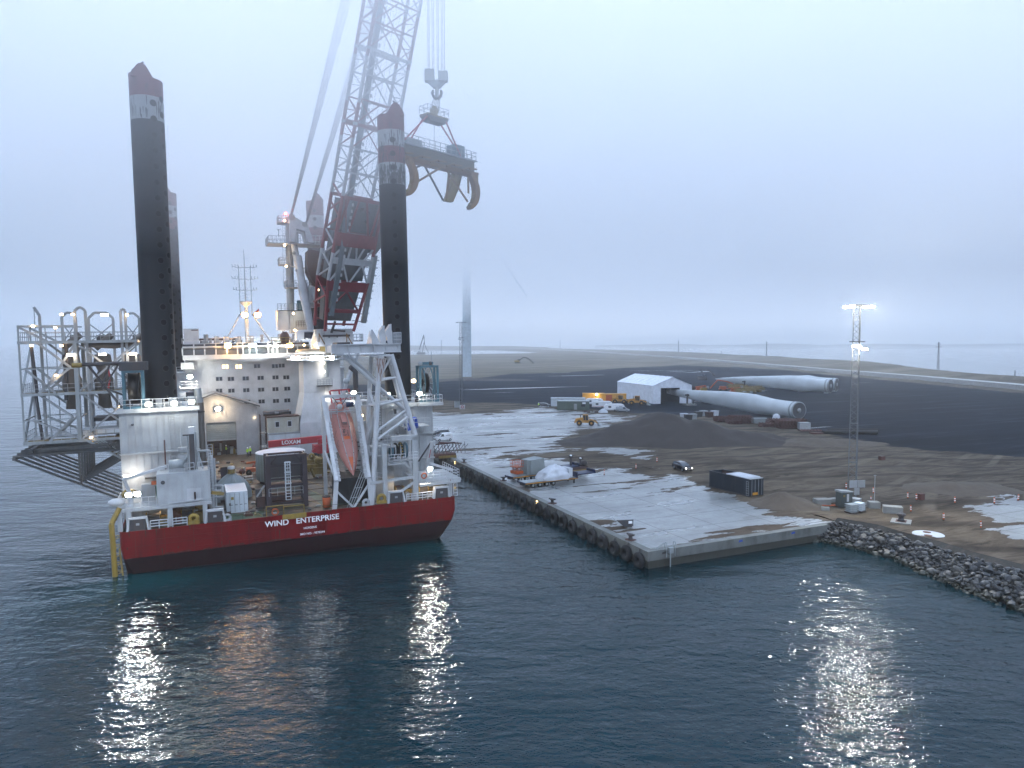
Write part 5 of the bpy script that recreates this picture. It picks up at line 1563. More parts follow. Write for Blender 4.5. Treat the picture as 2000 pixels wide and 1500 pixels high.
# free-fall lifeboat and its launching frame ---------------------------------------
nose = Vector((26.55, 2.5, 8.5)); tail = Vector((26.45, 11.4, 16.9)); ax = (tail - nose); L = ax.length; ax.normalize(); sx = Vector((1, 0, 0)); up = sx.cross(ax).normalized()
if up.y > 0: up = -up
boat = Thing("lifeboat", "faded orange free-fall lifeboat hanging nose-down in its white launching frame", "lifeboat", tuple(nose), SHIP)


def BP(t_, s_, n_): return nose + ax * (t_ * L) + sx * s_ + up * n_


prof = [(0.0, .04, .05, -.05), (.05, .32, .3, -.25), (.13, .72, .55, -.5), (.25, 1.12, .78, -.75), (.40, 1.42, .92, -.9), (.60, 1.55, 1.0, -1.0), (.82, 1.52, 1.0, -1.0), (.97, 1.35, .85, -.9), (1.0, 1.15, .7, -.75)]
mb = MB(); rings = []
for t_, w, h, k in prof:
    rings.append([BP(t_, x * w, (h if y > 0 else -k) * y) for x, y in ((-.3, 1), (.3, 1), (.55, .82), (.86, .4), (1, .05), (1.0, -.12), (.75, -.6), (.3, -.97), (-.3, -.97), (-.75, -.6), (-1.0, -.12), (-1, .05), (-.86, .4), (-.55, .82))])
mb.loft(rings, M_BOAT, True); bh = boat.part("hull", mb)
mb = MB()
for s in (-1, 1):
    pts = [BP(t_, s * .42 * w / 1.0, h * .93 + .06) for t_, w, h, k in prof[1:]]; mb.path(pts, .05, M_GREYW, 5)
    for q in pts[1:]: mb.ball(tuple(q), .07, M_DKSTEEL, 6, 4)
    for k_ in range(3):
        c0 = BP(.45 + .13 * k_, s * 1.1, .6); mb.path([c0, BP(.40 + .13 * k_, s * 1.35, .35), BP(.36 + .13 * k_, s * 1.2, .5)], .02, M_DKSTEEL, 4)
boat.part("grab_rail", mb, parent=bh)
mb = MB(); mb.loft([[BP(a, x * .42, n_) for x, n_ in ((-1, .8), (1, .8), (.8, n2), (-.8, n2))] for a, n2 in ((.60, 1.15), (.63, 1.45), (.74, 1.5), (.77, 1.1))], M_BOAT); cab = boat.part("cockpit", mb)
mb = MB(); mb.add([BP(.612, -.3, 1.27), BP(.612, .3, 1.27), BP(.635, .3, 1.5), BP(.635, -.3, 1.5)], [(0, 1, 2, 3)], M_GLASS); boat.part("window", mb, parent=cab)
mb = MB()
mb.add([BP(.04, 0, .30), BP(.2, -.30, .78), BP(.2, .30, .78)], [(0, 1, 2)], M_BOATO); mb.add([BP(.43, -.36, .99), BP(.43, .36, .99), BP(.47, .4, 1.0), BP(.47, -.4, 1.0)], [(0, 1, 2, 3)], M_BOATO)
mb.add([BP(.82, -.42, 1.03), BP(.82, .42, 1.03), BP(.97, .38, .9), BP(.97, -.38, .9)], [(0, 1, 2, 3)], M_BOATO); mb.box((0, 0, 0), (0.001, .001, .001), M_BOATO)
boat.part("orange_patch", mb, "brighter orange paint patches", parent=bh)
mt_ = Matrix(((0, 1, 0, 0), (0, 0, 0, 0), (0, 0, 0, 0), (0, 0, 0, 1)))
xa = -ax; ya = sx; za = up
tm_ = Matrix(((xa.x, ya.x, za.x, 0), (xa.y, ya.y, za.y, 0), (xa.z, ya.z, za.z, 0), (0, 0, 0, 1)))
pq = BP(.52, -.22, 1.06) - nose
text_mesh("lettering", "No 2", .55, M_TEXTD, bh, Matrix.Translation(pq) @ tm_, .005, bold=.015)
pq = BP(.51, .22, 1.06) - nose
text_mesh("lettering", "HORSENS", .26, M_TEXTD, bh, Matrix.Translation(pq) @ tm_, .005)

fr = Thing("lifeboat_davit", "white sloping launching frame that holds the orange lifeboat", "lifeboat davit", (26.5, 4, D), SHIP)
for s, xt, xb in ((0, 24.05, 23.75), (1, 28.75, 28.35)):
    mb = MB(); top = Vector((xt, 9.2, 18.2)); lo = Vector((xb + (.35 if s == 0 else -.1), 1.0, 8.2))
    mb.beam(top, lo, .45, .55, M_WHITE2); mb.beam(top + Vector((.35 if s == 0 else -.35, -.4, -.7)), lo + Vector((.35 if s == 0 else -.35, .5, .2)), .35, .3, M_WHITE2)
    mb.beam(lo, (xb, .9, D), .5, .5, M_WHITE2); mb.beam(top, (xt, 9.2, D), .45, .45, M_WHITE2); mb.beam((xt, 9.2, 11), lo, .22, .22, M_WHITE2)
    for k in range(18):
        p = top.lerp(lo, .3 + .7 * k / 18); mb.box((p.x + (.25 if s == 0 else -.55), p.y - .5, p.z - .35), (p.x + (.55 if s == 0 else -.25), p.y - .1, p.z - .05), M_WHITE2)
    fr.part("side_rail", mb)
mb = MB(); mb.beam((24.05, 9.2, 18.3), (28.75, 9.2, 18.3), .45, .4, M_WHITE2); mb.beam((24.05, 9.2, 16.2), (28.75, 9.2, 16.2), .2, .2, M_WHITE2); mb.beam((23.9, 1.2, 7.2), (26.1, .8, D + .2), .22, .22, M_WHITE2); mb.beam((28.2, 1.2, 7.4), (26.2, .8, D + .2), .22, .22, M_WHITE2)
mb.rail([(24.2, 9, 15.4), (28.6, 9, 15.4)], M_WHITE2, 1.1, .04, .8); fr.part("cross_beam", mb)
mb = MB(); mb.lathe([(.2, -.5), (.35, -.5), (.35, .5), (.2, .5)], (27.6, 8.9, 17.1), M_NAVY, 14, 'x'); mb.ball((26.2, 8.8, 16.9), .4, M_WHITE2); mb.tube((26.2, 8.8, 17.0), (25.3, 8.8, 18.2), .06, M_DKSTEEL, 5); mb.tube((26.4, 8.8, 17.0), (27.3, 8.8, 18.2), .06, M_DKSTEEL, 5); mb.tube((26.2, 8.8, 16.9), (26.5, 10.3, 16.7), .08, M_STEEL, 5); fr.part("release_winch", mb)
mb = MB()
for k in range(4):
    p0 = Vector((25.3 + k * .32, .8, D + .2)); p1 = Vector((28.0 + k * .32 - .2, 3.0, 9.2)); mb.tube(p0, p1, .05, M_STEEL, 5)
for f in (.25, .5, .75): mb.tube(Vector((25.3, .8, D + .2)).lerp(Vector((27.8, 3, 9.2)), f), Vector((26.3, .8, D + .2)).lerp(Vector((28.8, 3, 9.2)), f), .04, M_STEEL, 5)
fr.part("stair_rail", mb)
mb = MB(); mb.box((24.8, 3.6, D), (28.6, 8.6, 8.0), M_BLACK); fr.part("dark_tank", mb)
t = Thing("oxygen_locker", "small orange drum beside the foot of the white lifeboat frame", "drum", (23.2, 3.2, D), SHIP)
mb = MB(); mb.lathe([(.05, 0), (.5, 0), (.5, 1.3), (.05, 1.3)], (23.2, 3.4, D), M_ORANGE, 14); mb.lathe([(.5, 1.3), (.52, 1.45), (.05, 1.5)], (23.2, 3.4, D), M_DKSTEEL, 14); t.part("drum_shell", mb)

# boom rest ------------------------------------------------------------------------
br_ = Thing("boom_rest", "tall white tubular trestle with a crossbeam and upright guides at the starboard stern", "boom rest", (30, 4, D), SHIP)
mw = M_WHITE2


def AL(*a):
    for k, (p, q, r_) in enumerate(a): mb.tube(p, q, r_, mw, 12)


pFL0, pFL1 = A(741, 692, 2), A(728, 985, .9); pFR0, pFR1 = A(764, 692, 2), A(811, 850, 1.2)
pBL0, pBL1 = A(725, 692, 6.5), A(717, 870, 6.8); pBR0, pBR1 = A(757, 692, 6.5), A(800, 850, 6.8)
for p, q, r_ in ((pFL0, pFL1, .34), (pFR0, pFR1, .32), (pBL0, pBL1, .30), (pBR0, pBR1, .28)):
    mb = MB(); mb.tube(p, q, r_, mw, 12)
    if q.z > 6 and p is not pFR0: mb.tube(q, (q.x, q.y, D), r_, mw, 12)
    br_.part("leg", mb)
mb = MB()
l = lambda a, b, f: a.lerp(b, f)
for f in (.28, .55):
    a, b, c, d_ = l(pFL0, pFL1, f * .62), l(pFR0, pFR1, f), l(pBL0, pBL1, f), l(pBR0, pBR1, f)
    for p, q in ((a, b), (c, d_), (a, c), (b, d_)): mb.tube(p, q, .17, mw, 8)
mb.tube(l(pFL0, pFL1, .17), l(pFR0, pFR1, 0.02), .16, mw, 8); mb.tube(A(742, 758, 2), A(794, 802, 1.5), .2, mw, 8); mb.tube(A(741, 760, 5), A(790, 800, 5), .2, mw, 8)
mb.tube(A(737, 842, 1.5), A(795, 800, 1.5), .2, mw, 8); mb.tube(A(738, 858, 1.2), A(797, 815, 1.2), .2, mw, 8); mb.tube(A(719, 868, 6), A(733, 800, 3), .2, mw, 8); mb.tube(A(721, 760, 6), A(733, 800, 3), .18, mw, 8)
mb.tube(A(752, 700, 3), A(741, 745, 2), .2, mw, 8); mb.tube(A(765, 712, 6), A(784, 800, 6.5), .2, mw, 8); mb.tube(A(733, 735, 6), A(742, 700, 6), .15, mw, 8)
br_.part("brace", mb)
mb = MB()
for y in (1.7, 6.3):
    x0_, x1_, zt = 24.2, 33.1, 25.35
    mb.box((x0_, y, zt - .12), (x1_, y + .7, zt), mw); mb.box((x0_, y, zt - 1.15), (x1_, y + .7, zt - 1.03), mw); mb.box((x0_, y + .3, zt - 1.03), (x1_, y + .4, zt - .12), mw)
    for k in range(6): mb.box((x0_ + .5 + k * 1.6, y + .02, zt - 1.03), (x0_ + .6 + k * 1.6, y + .68, zt - .12), mw)
for x in (24.3, 28.9, 32.4): mb.box((x, 2.4, 24.3), (x + .5, 6.3, 25.2), mw)
mb.box((28.9, 1.6, 23.7), (31.8, 7, 23.95), mw)
br_.part("crossbeam", mb)
mb = MB()
for x, h in ((31.0, 2.3), (31.9, 2.5)):
    mb.prism([(1.8, 25.35), (5.6, 25.35), (5.6, 25.35 + h * .7), (3.2, 25.35 + h), (1.8, 25.35 + h * .55)], x, x + .12, mw, 'x')
    mb.prism([(x - .55, 25.35), (x, 25.35), (x, 25.35 + h), (x - .15, 25.35 + h), (x - .8, 25.35 + h * .6)], 1.75, 1.85, mw)
mb.prism([(29.3, 25.35), (30.4, 25.35), (29.4, 27.2), (29.2, 27.1)], 1.75, 1.85, mw); mb.prism([(1.8, 25.35), (5, 25.35), (3, 27.0)], 29.3, 29.4, mw, 'x')
br_.part("guide_plate", mb)
mb = MB()
mb.loft([[tuple(A(733, 700, 1.6)), tuple(A(752, 700, 1.6)), tuple(A(746, 745, 1.5)), tuple(A(736, 745, 1.5))], [tuple(A(733, 700, 1.8)), tuple(A(752, 700, 1.8)), tuple(A(746, 745, 1.7)), tuple(A(736, 745, 1.7))]], paint("rust_stained_white", (.33, .33, .33), .5, .9, (.16, .07, .03), rust=.9))
br_.part("gusset", mb, "rust-stained gusset plate")
mb = MB(); d0 = A(668, 692, 3); d1 = A(736, 752, 2.4); mb.tube(d0, d1, .26, mw, 10); mb.tube(A(679, 692, 5), A(738, 748, 4.5), .24, mw, 10); mb.tube(A(655, 690, 3), A(668, 692, 3), .2, mw, 8); br_.part("diagonal_strut", mb)
mb = MB(); mb.rail([(32.6, 2, 25.35), (33.2, 2, 25.35), (33.2, 6, 25.35)], M_WHITE2, 1.4, .05, .6, 3); mb.box((25.0, 2.2, 25.35), (26.6, 5.5, 25.6), M_DKSTEEL); mb.box((31.2, 2.2, 25.4), (32.2, 3.0, 25.7), M_NAVY); mb.ladder((31.2, 7, 12), (31.2, 7, 23.5), M_DKSTEEL, .5); br_.part("railing", mb)
mb = MB(); mb.path([(24.6, 1.6, 24.1), (26.5, 1.6, 24.0), (29.6, 1.6, 23.9), (31, 1.6, 24)], .07, M_GREYW, 5); mb.rail([(24.6, 1.5, 23.2), (28.9, 1.5, 23.2)], M_WHITE2, .8, .04, .9); br_.part("cable_tray", mb)

# pile-gripper rack overhanging the port side -------------------------------------------
sc = Thing("access_tower", "grey open lattice tower of railed platforms overhanging the port side", "access tower", (-6, 30, 12), SHIP)
ms_ = M_STEEL
x0_, xm_, x1_, y0_, y1_ = -13.8, -7.1, 0.6, 29.0, 37.0
Zs = [12.2, 15.4, 19.0, 22.6, 26.3, 28.6]
for x in (x0_, -10.6, xm_, x1_):
    for y in (y0_, y1_):
        mb = MB(); zt = 28.7 if x in (x0_, -10.6) else 26.4; w = .5 if x == xm_ else .22
        if x == -10.6: w = .12
        mb.beam((x, y, 12.0), (x, y, zt), w, w, ms_); sc.part("post", mb)
mb = MB()
for z in Zs[:5]:
    big = z in (12.2, 19.0, 26.3)
    w = .4 if big else .16
    for y in (y0_, y1_): mb.beam((x0_, y, z), (x1_ if big else xm_, y, z), w, w, ms_)
    for x in (x0_, xm_, x1_): mb.beam((x, y0_, z), (x, y1_, z), w, w, ms_)
for y in (y0_, y1_): mb.beam((x0_, y, 28.6), (xm_, y, 28.6), .2, .2, ms_)
for x in (x0_, -10.6): mb.beam((x, y0_, 28.6), (x, y1_, 28.6), .2, .2, ms_)
sc.part("beam", mb)
for z in (12.3, 19.1, 26.4):
    mb = MB(); mb.box((x0_, y0_ + .2, z), (x1_, y0_ + 2.2, z + .08), M_YELD if z < 20 else ms_); mb.box((x0_, y1_ - 2, z), (x1_, y1_ - .2, z + .08), ms_); mb.box((x0_ + .2, y0_ + 2.2, z), (x0_ + 2.2, y1_ - 2, z + .08), ms_); pf = sc.part("walkway", mb)
    mb = MB(); mb.rail([(x0_, y0_, z + .1), (x1_, y0_, z + .1)], M_GREYW, 1.2, .04, 1.1, 2); mb.rail([(x0_, y0_, z + .1), (x0_, y1_, z + .1)], M_GREYW, 1.2, .04, 1.3, 2); mb.rail([(x0_ + 2, y1_, z + .1), (x1_, y1_, z + .1)], M_GREYW, 1.2, .04, 1.3, 2); sc.part("railing", mb, parent=pf)
mb = MB()
for (a, b) in (((x0_ + 2.2, 26.2), (x0_ + 6, 22.7)), ((x0_ + 6, 22.7), (x0_ + 2, 19.2)), ((xm_, 26), (x0_ + 3.0, 20)), ((x0_ + 2, 19), (x0_ + 6, 15.6)), ((x0_ + 6, 15.6), (x0_ + 3, 12.4)), ((x0_ + 1, 15.5), (xm_, 12.5)), ((x0_ + .6, 22.5), (x0_ + 4, 19.2)), ((x0_, 28.5), (x0_ + 3.4, 26.4))):
    for y, m_ in ((y0_ + .1, M_GREYW), (y1_ - .1, ms_)):
        mb.beam((a[0], y, a[1]), (b[0], y, b[1]), .3, .3, m_)
for (a, b) in (((xm_ + .3, 26), (x1_, 19.3)), ((x1_, 26), (xm_ + .3, 19.3)), ((xm_ + .3, 19), (x1_, 12.4)), ((x1_, 19), (xm_ + .3, 12.4))):
    mb.beam((a[0], y0_ + .1, a[1]), (b[0], y0_ + .1, b[1]), .26, .26, M_GREYW); mb.beam((a[0], y1_, a[1]), (b[0], y1_, b[1]), .22, .22, ms_)
for k in range(3):
    z0 = (12.4, 19.2)[k % 2]; mb.beam((x0_, y0_, z0), (x0_, y1_, z0 + 6.6), .25, .25, ms_)
sc.part("brace", mb)
# hoop frames on top
for (px0, px1, pyt, y, half) in ((66, 76, 600, 33, 1), (145, 166, 601, 29.5, 0), (172, 220, 611, 34, 0), (235, 244, 604, 29.5, 0), (120, 147, 611, 36, 2), (244, 271, 612, 36, 2)):
    a = A(px0, pyt, y); b = A(px1, pyt, y); mb = MB(); r_ = .2; zt = a.z; ch = min(.8, (b.x - a.x) * .35)
    pts = [(a.x, y, 12.5 if half != 2 else 19), (a.x, y, zt - ch), (a.x + ch, y, zt), (b.x - ch, y, zt), (b.x, y, zt - ch), (b.x, y, 12.5 if half != 2 else 19)]
    if half == 1: pts = [(a.x, y, zt), (b.x, y, zt - 1.2), (b.x, y, 12.5)]; mb.tube((a.x, y, zt), (a.x, y, 26), .06, ms_, 5)
    for p, q in zip(pts[:-1], pts[1:]): mb.beam(p, q, .35, .35, M_GREYW if half != 2 else ms_)
    if px0 in (172, 244, 120):
        mb.tube((a.x, y, zt - 1.6), (b.x, y, zt - 4.4), .09, ms_, 5); mb.tube((b.x, y, zt - 1.6), (a.x, y, zt - 4.4), .09, ms_, 5); mb.box((a.x, y - .1, zt - 4.8), (b.x, y + .4, zt - 4.5), ms_)
        mb.box((a.x + .9, y, zt - 4.5), (b.x - .6, y + 1.5, zt - 3.3), M_DKSTEEL)
    sc.part("hoop_frame", mb)
mg = paint("grey_brown_hoses", (0.09, 0.085, 0.08), .6, .5)
for px in (138, 200, 259):
    p = A(px, 693, 34); mb = MB(); mb.lathe([(.6, 0.2), (1.1, 0), (1.25, -1.2), (.7, -2.4), (1.3, -3.6), (1.3, -5.0), (.8, -6.2), (1.0, -8)], (p.x, p.y, p.z), mg, 14)
    mb.tube((p.x - .9, p.y, p.z + 1.0), (p.x + 1.4, p.y, p.z + 3.0), .5, mg, 8); sc.part("gripper_cone", mb)
mb = MB(); mb.box((-6, 30.5, 25.6), (.3, 31.4, 26.2), M_DKSTEEL); mb.tube((-5.6, 30, 25.9), (-2, 30, 25.6), .4, mg, 8); mb.tube((-2.2, 30, 25.6), (.2, 30, 25.9), .35, mg, 8); mb.tube((-8.2, 29.5, 26), (-8.6, 29.4, 18), .25, M_DKSTEEL, 6); mb.tube((-12.4, 29.2, 26), (-12.0, 29.2, 19), .22, M_DKSTEEL, 6); mb.tube((-12.2, 29.2, 19), (-11.7, 29.2, 12.6), .22, M_DKSTEEL, 6); mb.path([(-3.2, 29.6, 23), (-3.0, 29.6, 21), (-3.3, 29.6, 19.2)], .12, M_RED, 6)
mb.box((-5.5, 31, 14.6), (.4, 35, 15.2), M_DKSTEEL); mb.box((-7, 30, 12.9), (.6, 34, 13.6), M_CONT); mb.ball((-.2, 29.4, 20.3), (.4, .4, .3), M_YELD)
sc.part("hose_bundle", mb)
# stairs down to the deck
mb = MB()
for k in (0, 1.2):
    mb.beam((-6.0, 28 - k, 12.4), (.4, 26 - k, 8.4), .12, .3, ms_)
    for h in (.5, 1.0): mb.tube((-6.0, 28 - k, 12.4 + h), (.4, 26 - k, 8.4 + h), .05, ms_, 4)
for f in range(14): p = Vector((-6.0, 28, 12.4)).lerp(Vector((.4, 26, 8.4)), f / 13); mb.box((p.x, p.y - 1.2, p.z), (p.x + .3, p.y, p.z + .05), M_YELD)
sc.part("stair", mb)
def small_lamp(parent, px, py, v, big=False, col=WRM, pw=25):
    p = A(px, py, v); mb = MB(); s = .45 if big else .17
    mb.box((p.x - s, v - .12, p.z - (.12 if big else .13)), (p.x + s, v + .12, p.z + .12), M_TUBE if big else M_LAMPS); mb.box((p.x - s, v - .15, p.z + .12), (p.x + s, v + .2, p.z + .2), M_STEEL); parent.part("work_light", mb)
    if pw: lamp(parent.e, Vector((p.x, v - .3, p.z - .3)) - parent.base, pw, col, .15)
for (px, py, big) in ((204, 615, 1), (138, 693, 1), (200, 692, 1), (259, 691, 1), (64, 637, 0), (62, 675, 0), (120, 675, 0), (110, 733, 0), (120, 614, 0), (142, 614, 0), (248, 615, 0), (108, 640, 0), (178, 854, 0), (235, 793, 0)):
    small_lamp(sc, px, py, 28.6, big, pw=60 if big else 14)

# outrigger grillage carrying the tower
gr = Thing("outrigger_grillage", "dark sloping steel outrigger beams under the port access tower", "outrigger", (-6, 30, 8), SHIP)
mg2 = paint("grillage_steel", (0.05, 0.055, 0.06), .5, .6, (.12, .11, .09))
for k in range(7):
    y = 23.5 + k * 2.5; mb = MB()
    mb.beam((-14.2, y, 10.9), (-.1, y, 3.3), .45, .24, mg2); mb.beam((-14.2, y, 11.2), (-.1, y, 11.2), .25, .3, mg2); mb.beam((-6.6, y, 11.2), (-6.6, y, 6.7), .25, .3, mg2); mb.beam((-6.6, y, 6.9), (-.1, y, 10.6), .25, .22, mg2)
    gr.part("outrigger_beam", mb)
mb = MB(); mb.beam((-14.0, 23, 10.9), (-14.0, 39.5, 10.9), .4, .35, mg2); mb.beam((-12.2, 24, 11.7), (-12.2, 38.5, 11.7), .4, .5, mg2); mb.beam((-3, 24, 11.7), (-3, 38.5, 11.7), .4, .5, mg2); mb.beam((-13.5, 25, 11.6), (.0, 25, 11.9), .3, .5, mg2); mb.beam((-.2, 24, 10.6), (-.2, 38.5, 10.6), .4, .6, mg2)
gr.part("cross_member", mb)

# ================================================================== THE MAIN CRANE
I4 = Matrix.Identity(4)
# pedestal stands in ship axes
cr_ = Thing("main_crane", "huge white and red lattice-boom crane with its boom rising into the fog", "crane", (30.3, 53, D), SHIP)
mb = MB()
def rbox(cx, cy, hx, hy, z): return [(cx - hx, cy - hy, z), (cx + hx, cy - hy, z), (cx + hx, cy + hy, z), (cx - hx, cy + hy, z)]
mb.loft([rbox(30.6, 54, 4.7, 4.6, D), rbox(30.6, 54, 4.6, 4.5, 10.5), rbox(30.5, 54, 3.45, 3.4, 16), rbox(30.5, 54, 3.4, 3.4, 22.2)], M_WHITE2)
pd = cr_.part("pedestal", mb)
mb = MB(); mb.ladder((31.2, 50.4, 9), (31.2, 50.45, 22), M_STEEL, .7, step=.5); mb.box((29.4, 49.4, 17.2), (32.2, 50.6, 17.4), M_DKSTEEL); mb.rail([(29.4, 49.4, 17.4), (32.2, 49.4, 17.4)], M_STEEL, 1.2, .05, .6, 3)
mb.tube((31.2, 50.2, 19), (31.2, 50.2, 22), .45, M_STEEL, 6, cap=False); cr_.part("ladder", mb, parent=pd)
for (px, py) in ((632, 708), (632, 726), (640, 775)):
    p = A(px, py, 50.2); mb = MB(); mb.box((p.x - .4, 49.9, p.z - .1), (p.x + .4, 50.2, p.z + .1), M_TUBE); cr_.part("wall_lamp", mb, parent=pd); cr_.lamp((p.x, 49.4, p.z - .3), 14, (1, .93, .75), .25)
mb = MB(); mb.lathe([(.5, 0), (6.0, 0), (6.0, .35), (.5, .35)], (30.5, 54, 22.1), M_GREYW, 32); g = cr_.part("gallery", mb)
mb = MB(); pts = [(30.5 + 5.9 * math.cos(a * math.pi / 12), 54 + 5.9 * math.sin(a * math.pi / 12), 22.45) for a in range(25)]; mb.rail(pts, M_WHITE2, 1.1, .045, 1.6); cr_.part("railing", mb, parent=g)
for px in (573, 582, 609, 625, 648):
    p = A(px, 699, 48.0); q = 54 - math.sqrt(max(.1, 36 - (p.x - 30.5) ** 2)) if abs(p.x - 30.5) < 6 else 52
    p = A(px, 699, q - .2); mb = MB(); mb.box((p.x - .3, q - .45, p.z - .25), (p.x + .3, q - .15, p.z + .25), M_LAMPC); cr_.part("platform_light", mb, parent=g); cr_.lamp((p.x, q - 1.1, p.z), 60, (1, .98, .9), .25)
mb = MB(); mb.lathe([(3.6, 22.4), (3.7, 22.5), (4.3, 22.8), (4.3, 23.2), (4.0, 23.25), (4.0, 23.6), (4.3, 23.65), (4.3, 24.0), (3.5, 24.3), (.1, 24.3)], (30.5, 54, 0), paint("slew_ring_grease", (.15, .14, .11), .5, .7), 48)
for k in range(60):
    a = 2 * math.pi * k / 60; mb.box((30.5 + 4.35 * math.cos(a) - .06, 54 + 4.35 * math.sin(a) - .06, 22.9), (30.5 + 4.35 * math.cos(a) + .06, 54 + 4.35 * math.sin(a) + .06, 23.15), M_DKSTEEL)
cr_.part("slewing_ring", mb)


def WS(px, py, v_):
    return A(px, py, v_)


# machinery house
mb = MB(); c0 = WS(619, 673, 50); c1 = WS(688, 642, 50)
mb.box((c0.x, 49.5, 24.3), (c1.x, 58, c1.z), M_WHITE2); mb.box((c0.x + 1.0, 49.2, c1.z - 1.5), (c1.x - .6, 49.6, c1.z - 1.1), M_DKSTEEL)
for k in (0.35, .6): mb.box((c0.x + k * 6, 49.42, 26.4), (c0.x + k * 6 + .25, 49.5, 26.9), M_DKSTEEL)
mb.ladder((c0.x + 1.1, 49.3, 25), (c0.x + 1.1, 49.3, 28), M_GREYW, .5)
mb.tube((c0.x + 3, 49.2, 27.8), (c1.x - 1.5, 49.2, 27.6), .2, M_DKSTEEL, 6); mb.tube((c0.x + 2.6, 49.2, 27.3), (c0.x + 3.4, 49.2, 29.5), .25, M_DKSTEEL, 6)
cr_.part("machinery_house", mb)
mb = MB(); mb.box((c1.x + .2, 50, 25.6), (c1.x + 2.0, 52, 25.8), M_DKSTEEL); mb.rail([(c1.x + .2, 50, 25.8), (c1.x + 2, 50, 25.8), (c1.x + 2, 52, 25.8)], M_STEEL, 1.2, .05, .6); cr_.part("side_platform", mb)
mb = MB()
for px in (623, 677):
    p = WS(px, 668, 49); mb.tube((p.x, 49, p.z), (p.x + .1, 49, p.z + 1.6), .1, M_OCHRE, 5); mb.tube((p.x, 49, p.z + 1.6), (p.x + 1.3, 49, p.z - .9), .1, M_OCHRE, 5)
p = WS(624, 686, 48.5); mb.box((p.x, 48.4, p.z), (p.x + 2.7, 48.6, p.z + .9), M_YELD); cr_.part("yellow_barrier", mb)
# cab
mb = MB(); a = WS(581, 668, 49.5); b_ = WS(613, 644, 49.5)
mb.loft([[(a.x, 49.8, a.z + .3), (b_.x - .4, 49.8, a.z + .3), (b_.x - .4, 53, a.z + .3), (a.x, 53, a.z + .3)], [(a.x, 49.0, b_.z - .3), (b_.x, 49.0, b_.z - .3), (b_.x, 53, b_.z - .3), (a.x, 53, b_.z - .3)], [(a.x + .3, 49.6, b_.z), (b_.x - .3, 49.6, b_.z), (b_.x - .3, 53, b_.z), (a.x + .3, 53, b_.z)]], M_WHITE2)
cb = cr_.part("operator_cab", mb)
mb = MB(); xm = a.x + (b_.x - a.x) * .4
mb.add([(xm, 49.66, a.z + .5), (b_.x - .5, 49.66, a.z + .5), (b_.x - .15, 48.98, b_.z - .45), (xm, 48.98, b_.z - .45)], [(0, 1, 2, 3)], M_GLASS); mb.add([(b_.x - .36, 50, a.z + .6), (b_.x - .36, 52, a.z + .6), (b_.x + .02, 52, b_.z - .5), (b_.x + .02, 49.4, b_.z - .5)], [(0, 1, 2, 3)], M_GLASS); cr_.part("window", mb, parent=cb)
mb = MB(); q0 = WS(540, 673, 52); q1 = WS(566, 648, 52)
mb.box((q0.x, 51, q0.z), (q1.x + 2, 53, q0.z + .3), M_BROWN); mb.ball(((q0.x + q1.x) / 2 + .3, 52, (q0.z + q1.z) / 2), (.9, .9, 1.3), M_BROWN, 12, 8); mb.rail([(q0.x - 1, 51, q0.z + .3), (q1.x, 51, q0.z + .3)], M_YELD, 1, .05, .8); cr_.part("rear_winch", mb)
# house with railed top under the mast
mb = MB(); a = WS(543, 645, 55); b_ = WS(600, 607, 55)
mb.box((a.x, 55, a.z), (a.x + 3.1, 58, b_.z), M_WHITE2); mb.box((a.x + 2.2, 54.4, a.z - .6), (b_.x, 57, b_.z - .1), M_GREYW); mb.box((a.x, 54.5, b_.z), (b_.x, 58, b_.z + .1), M_DKSTEEL)
e_ = cr_.part("electrical_house", mb); mb = MB(); mb.rail([(a.x, 54.5, b_.z + .1), (b_.x, 54.5, b_.z + .1)], M_STEEL, 1.2, .05, .7, 3); mb.box((b_.x - 1.8, 55, b_.z + .1), (b_.x - .9, 56, b_.z + 2.0), M_TEAL); mb.rail([(a.x + 3.2, 53.5, a.z + .6), (b_.x, 53.5, a.z + .6)], M_DKSTEEL, 1.1, .05, .5, 3); cr_.part("railing", mb, parent=e_)
# A-frame mast
mb = MB()
p0 = WS(565, 606, 56); p1 = WS(562, 425, 56)
mb.tube(p0, p1, .5, M_WHITE2, 12); mb.tube(WS(571, 606, 57.5), WS(568, 430, 57.5), .4, M_STEEL, 10)
af = cr_.part("mast_column", mb)
mb = MB(); mb.tube(WS(574, 478, 54), WS(590, 555, 52), .62, M_WHITE2, 10); mb.tube(WS(590, 555, 52), WS(607, 645, 50), .95, M_WHITE2, 12, r2=.6); mb.tube(WS(590, 555, 52), WS(582, 500, 53), .7, M_WHITE2, 8)
for (px, py) in ((574, 494), (580, 528)): mb.ball(tuple(WS(px, py, 52.5)), .35, M_STEEL, 8, 5)
cr_.part("raking_strut", mb)
mb = MB(); v_ = 54
hd = [(563, 420), (575, 425), (600, 440), (612, 474), (600, 474), (594, 452), (578, 448), (574, 474), (566, 474)]
mb.prism([(WS(x, y, v_).x, WS(x, y, v_).z) for x, y in hd], 53.2, 54.8, M_WHITE2); mb.prism([(WS(x, y, v_).x, WS(x, y, v_).z) for x, y in hd], 57.4, 58.2, M_WHITE2)
mb.tube(WS(570, 424, 53), WS(570, 424, 58), .6, M_GREYW, 12); mb.tube(WS(595, 438, 53), WS(595, 438, 58), .5, M_STEEL, 10); mb.box(tuple(WS(574, 474, 53.4)), tuple(WS(582, 455, 54)), M_STEEL)
cr_.part("mast_head", mb)
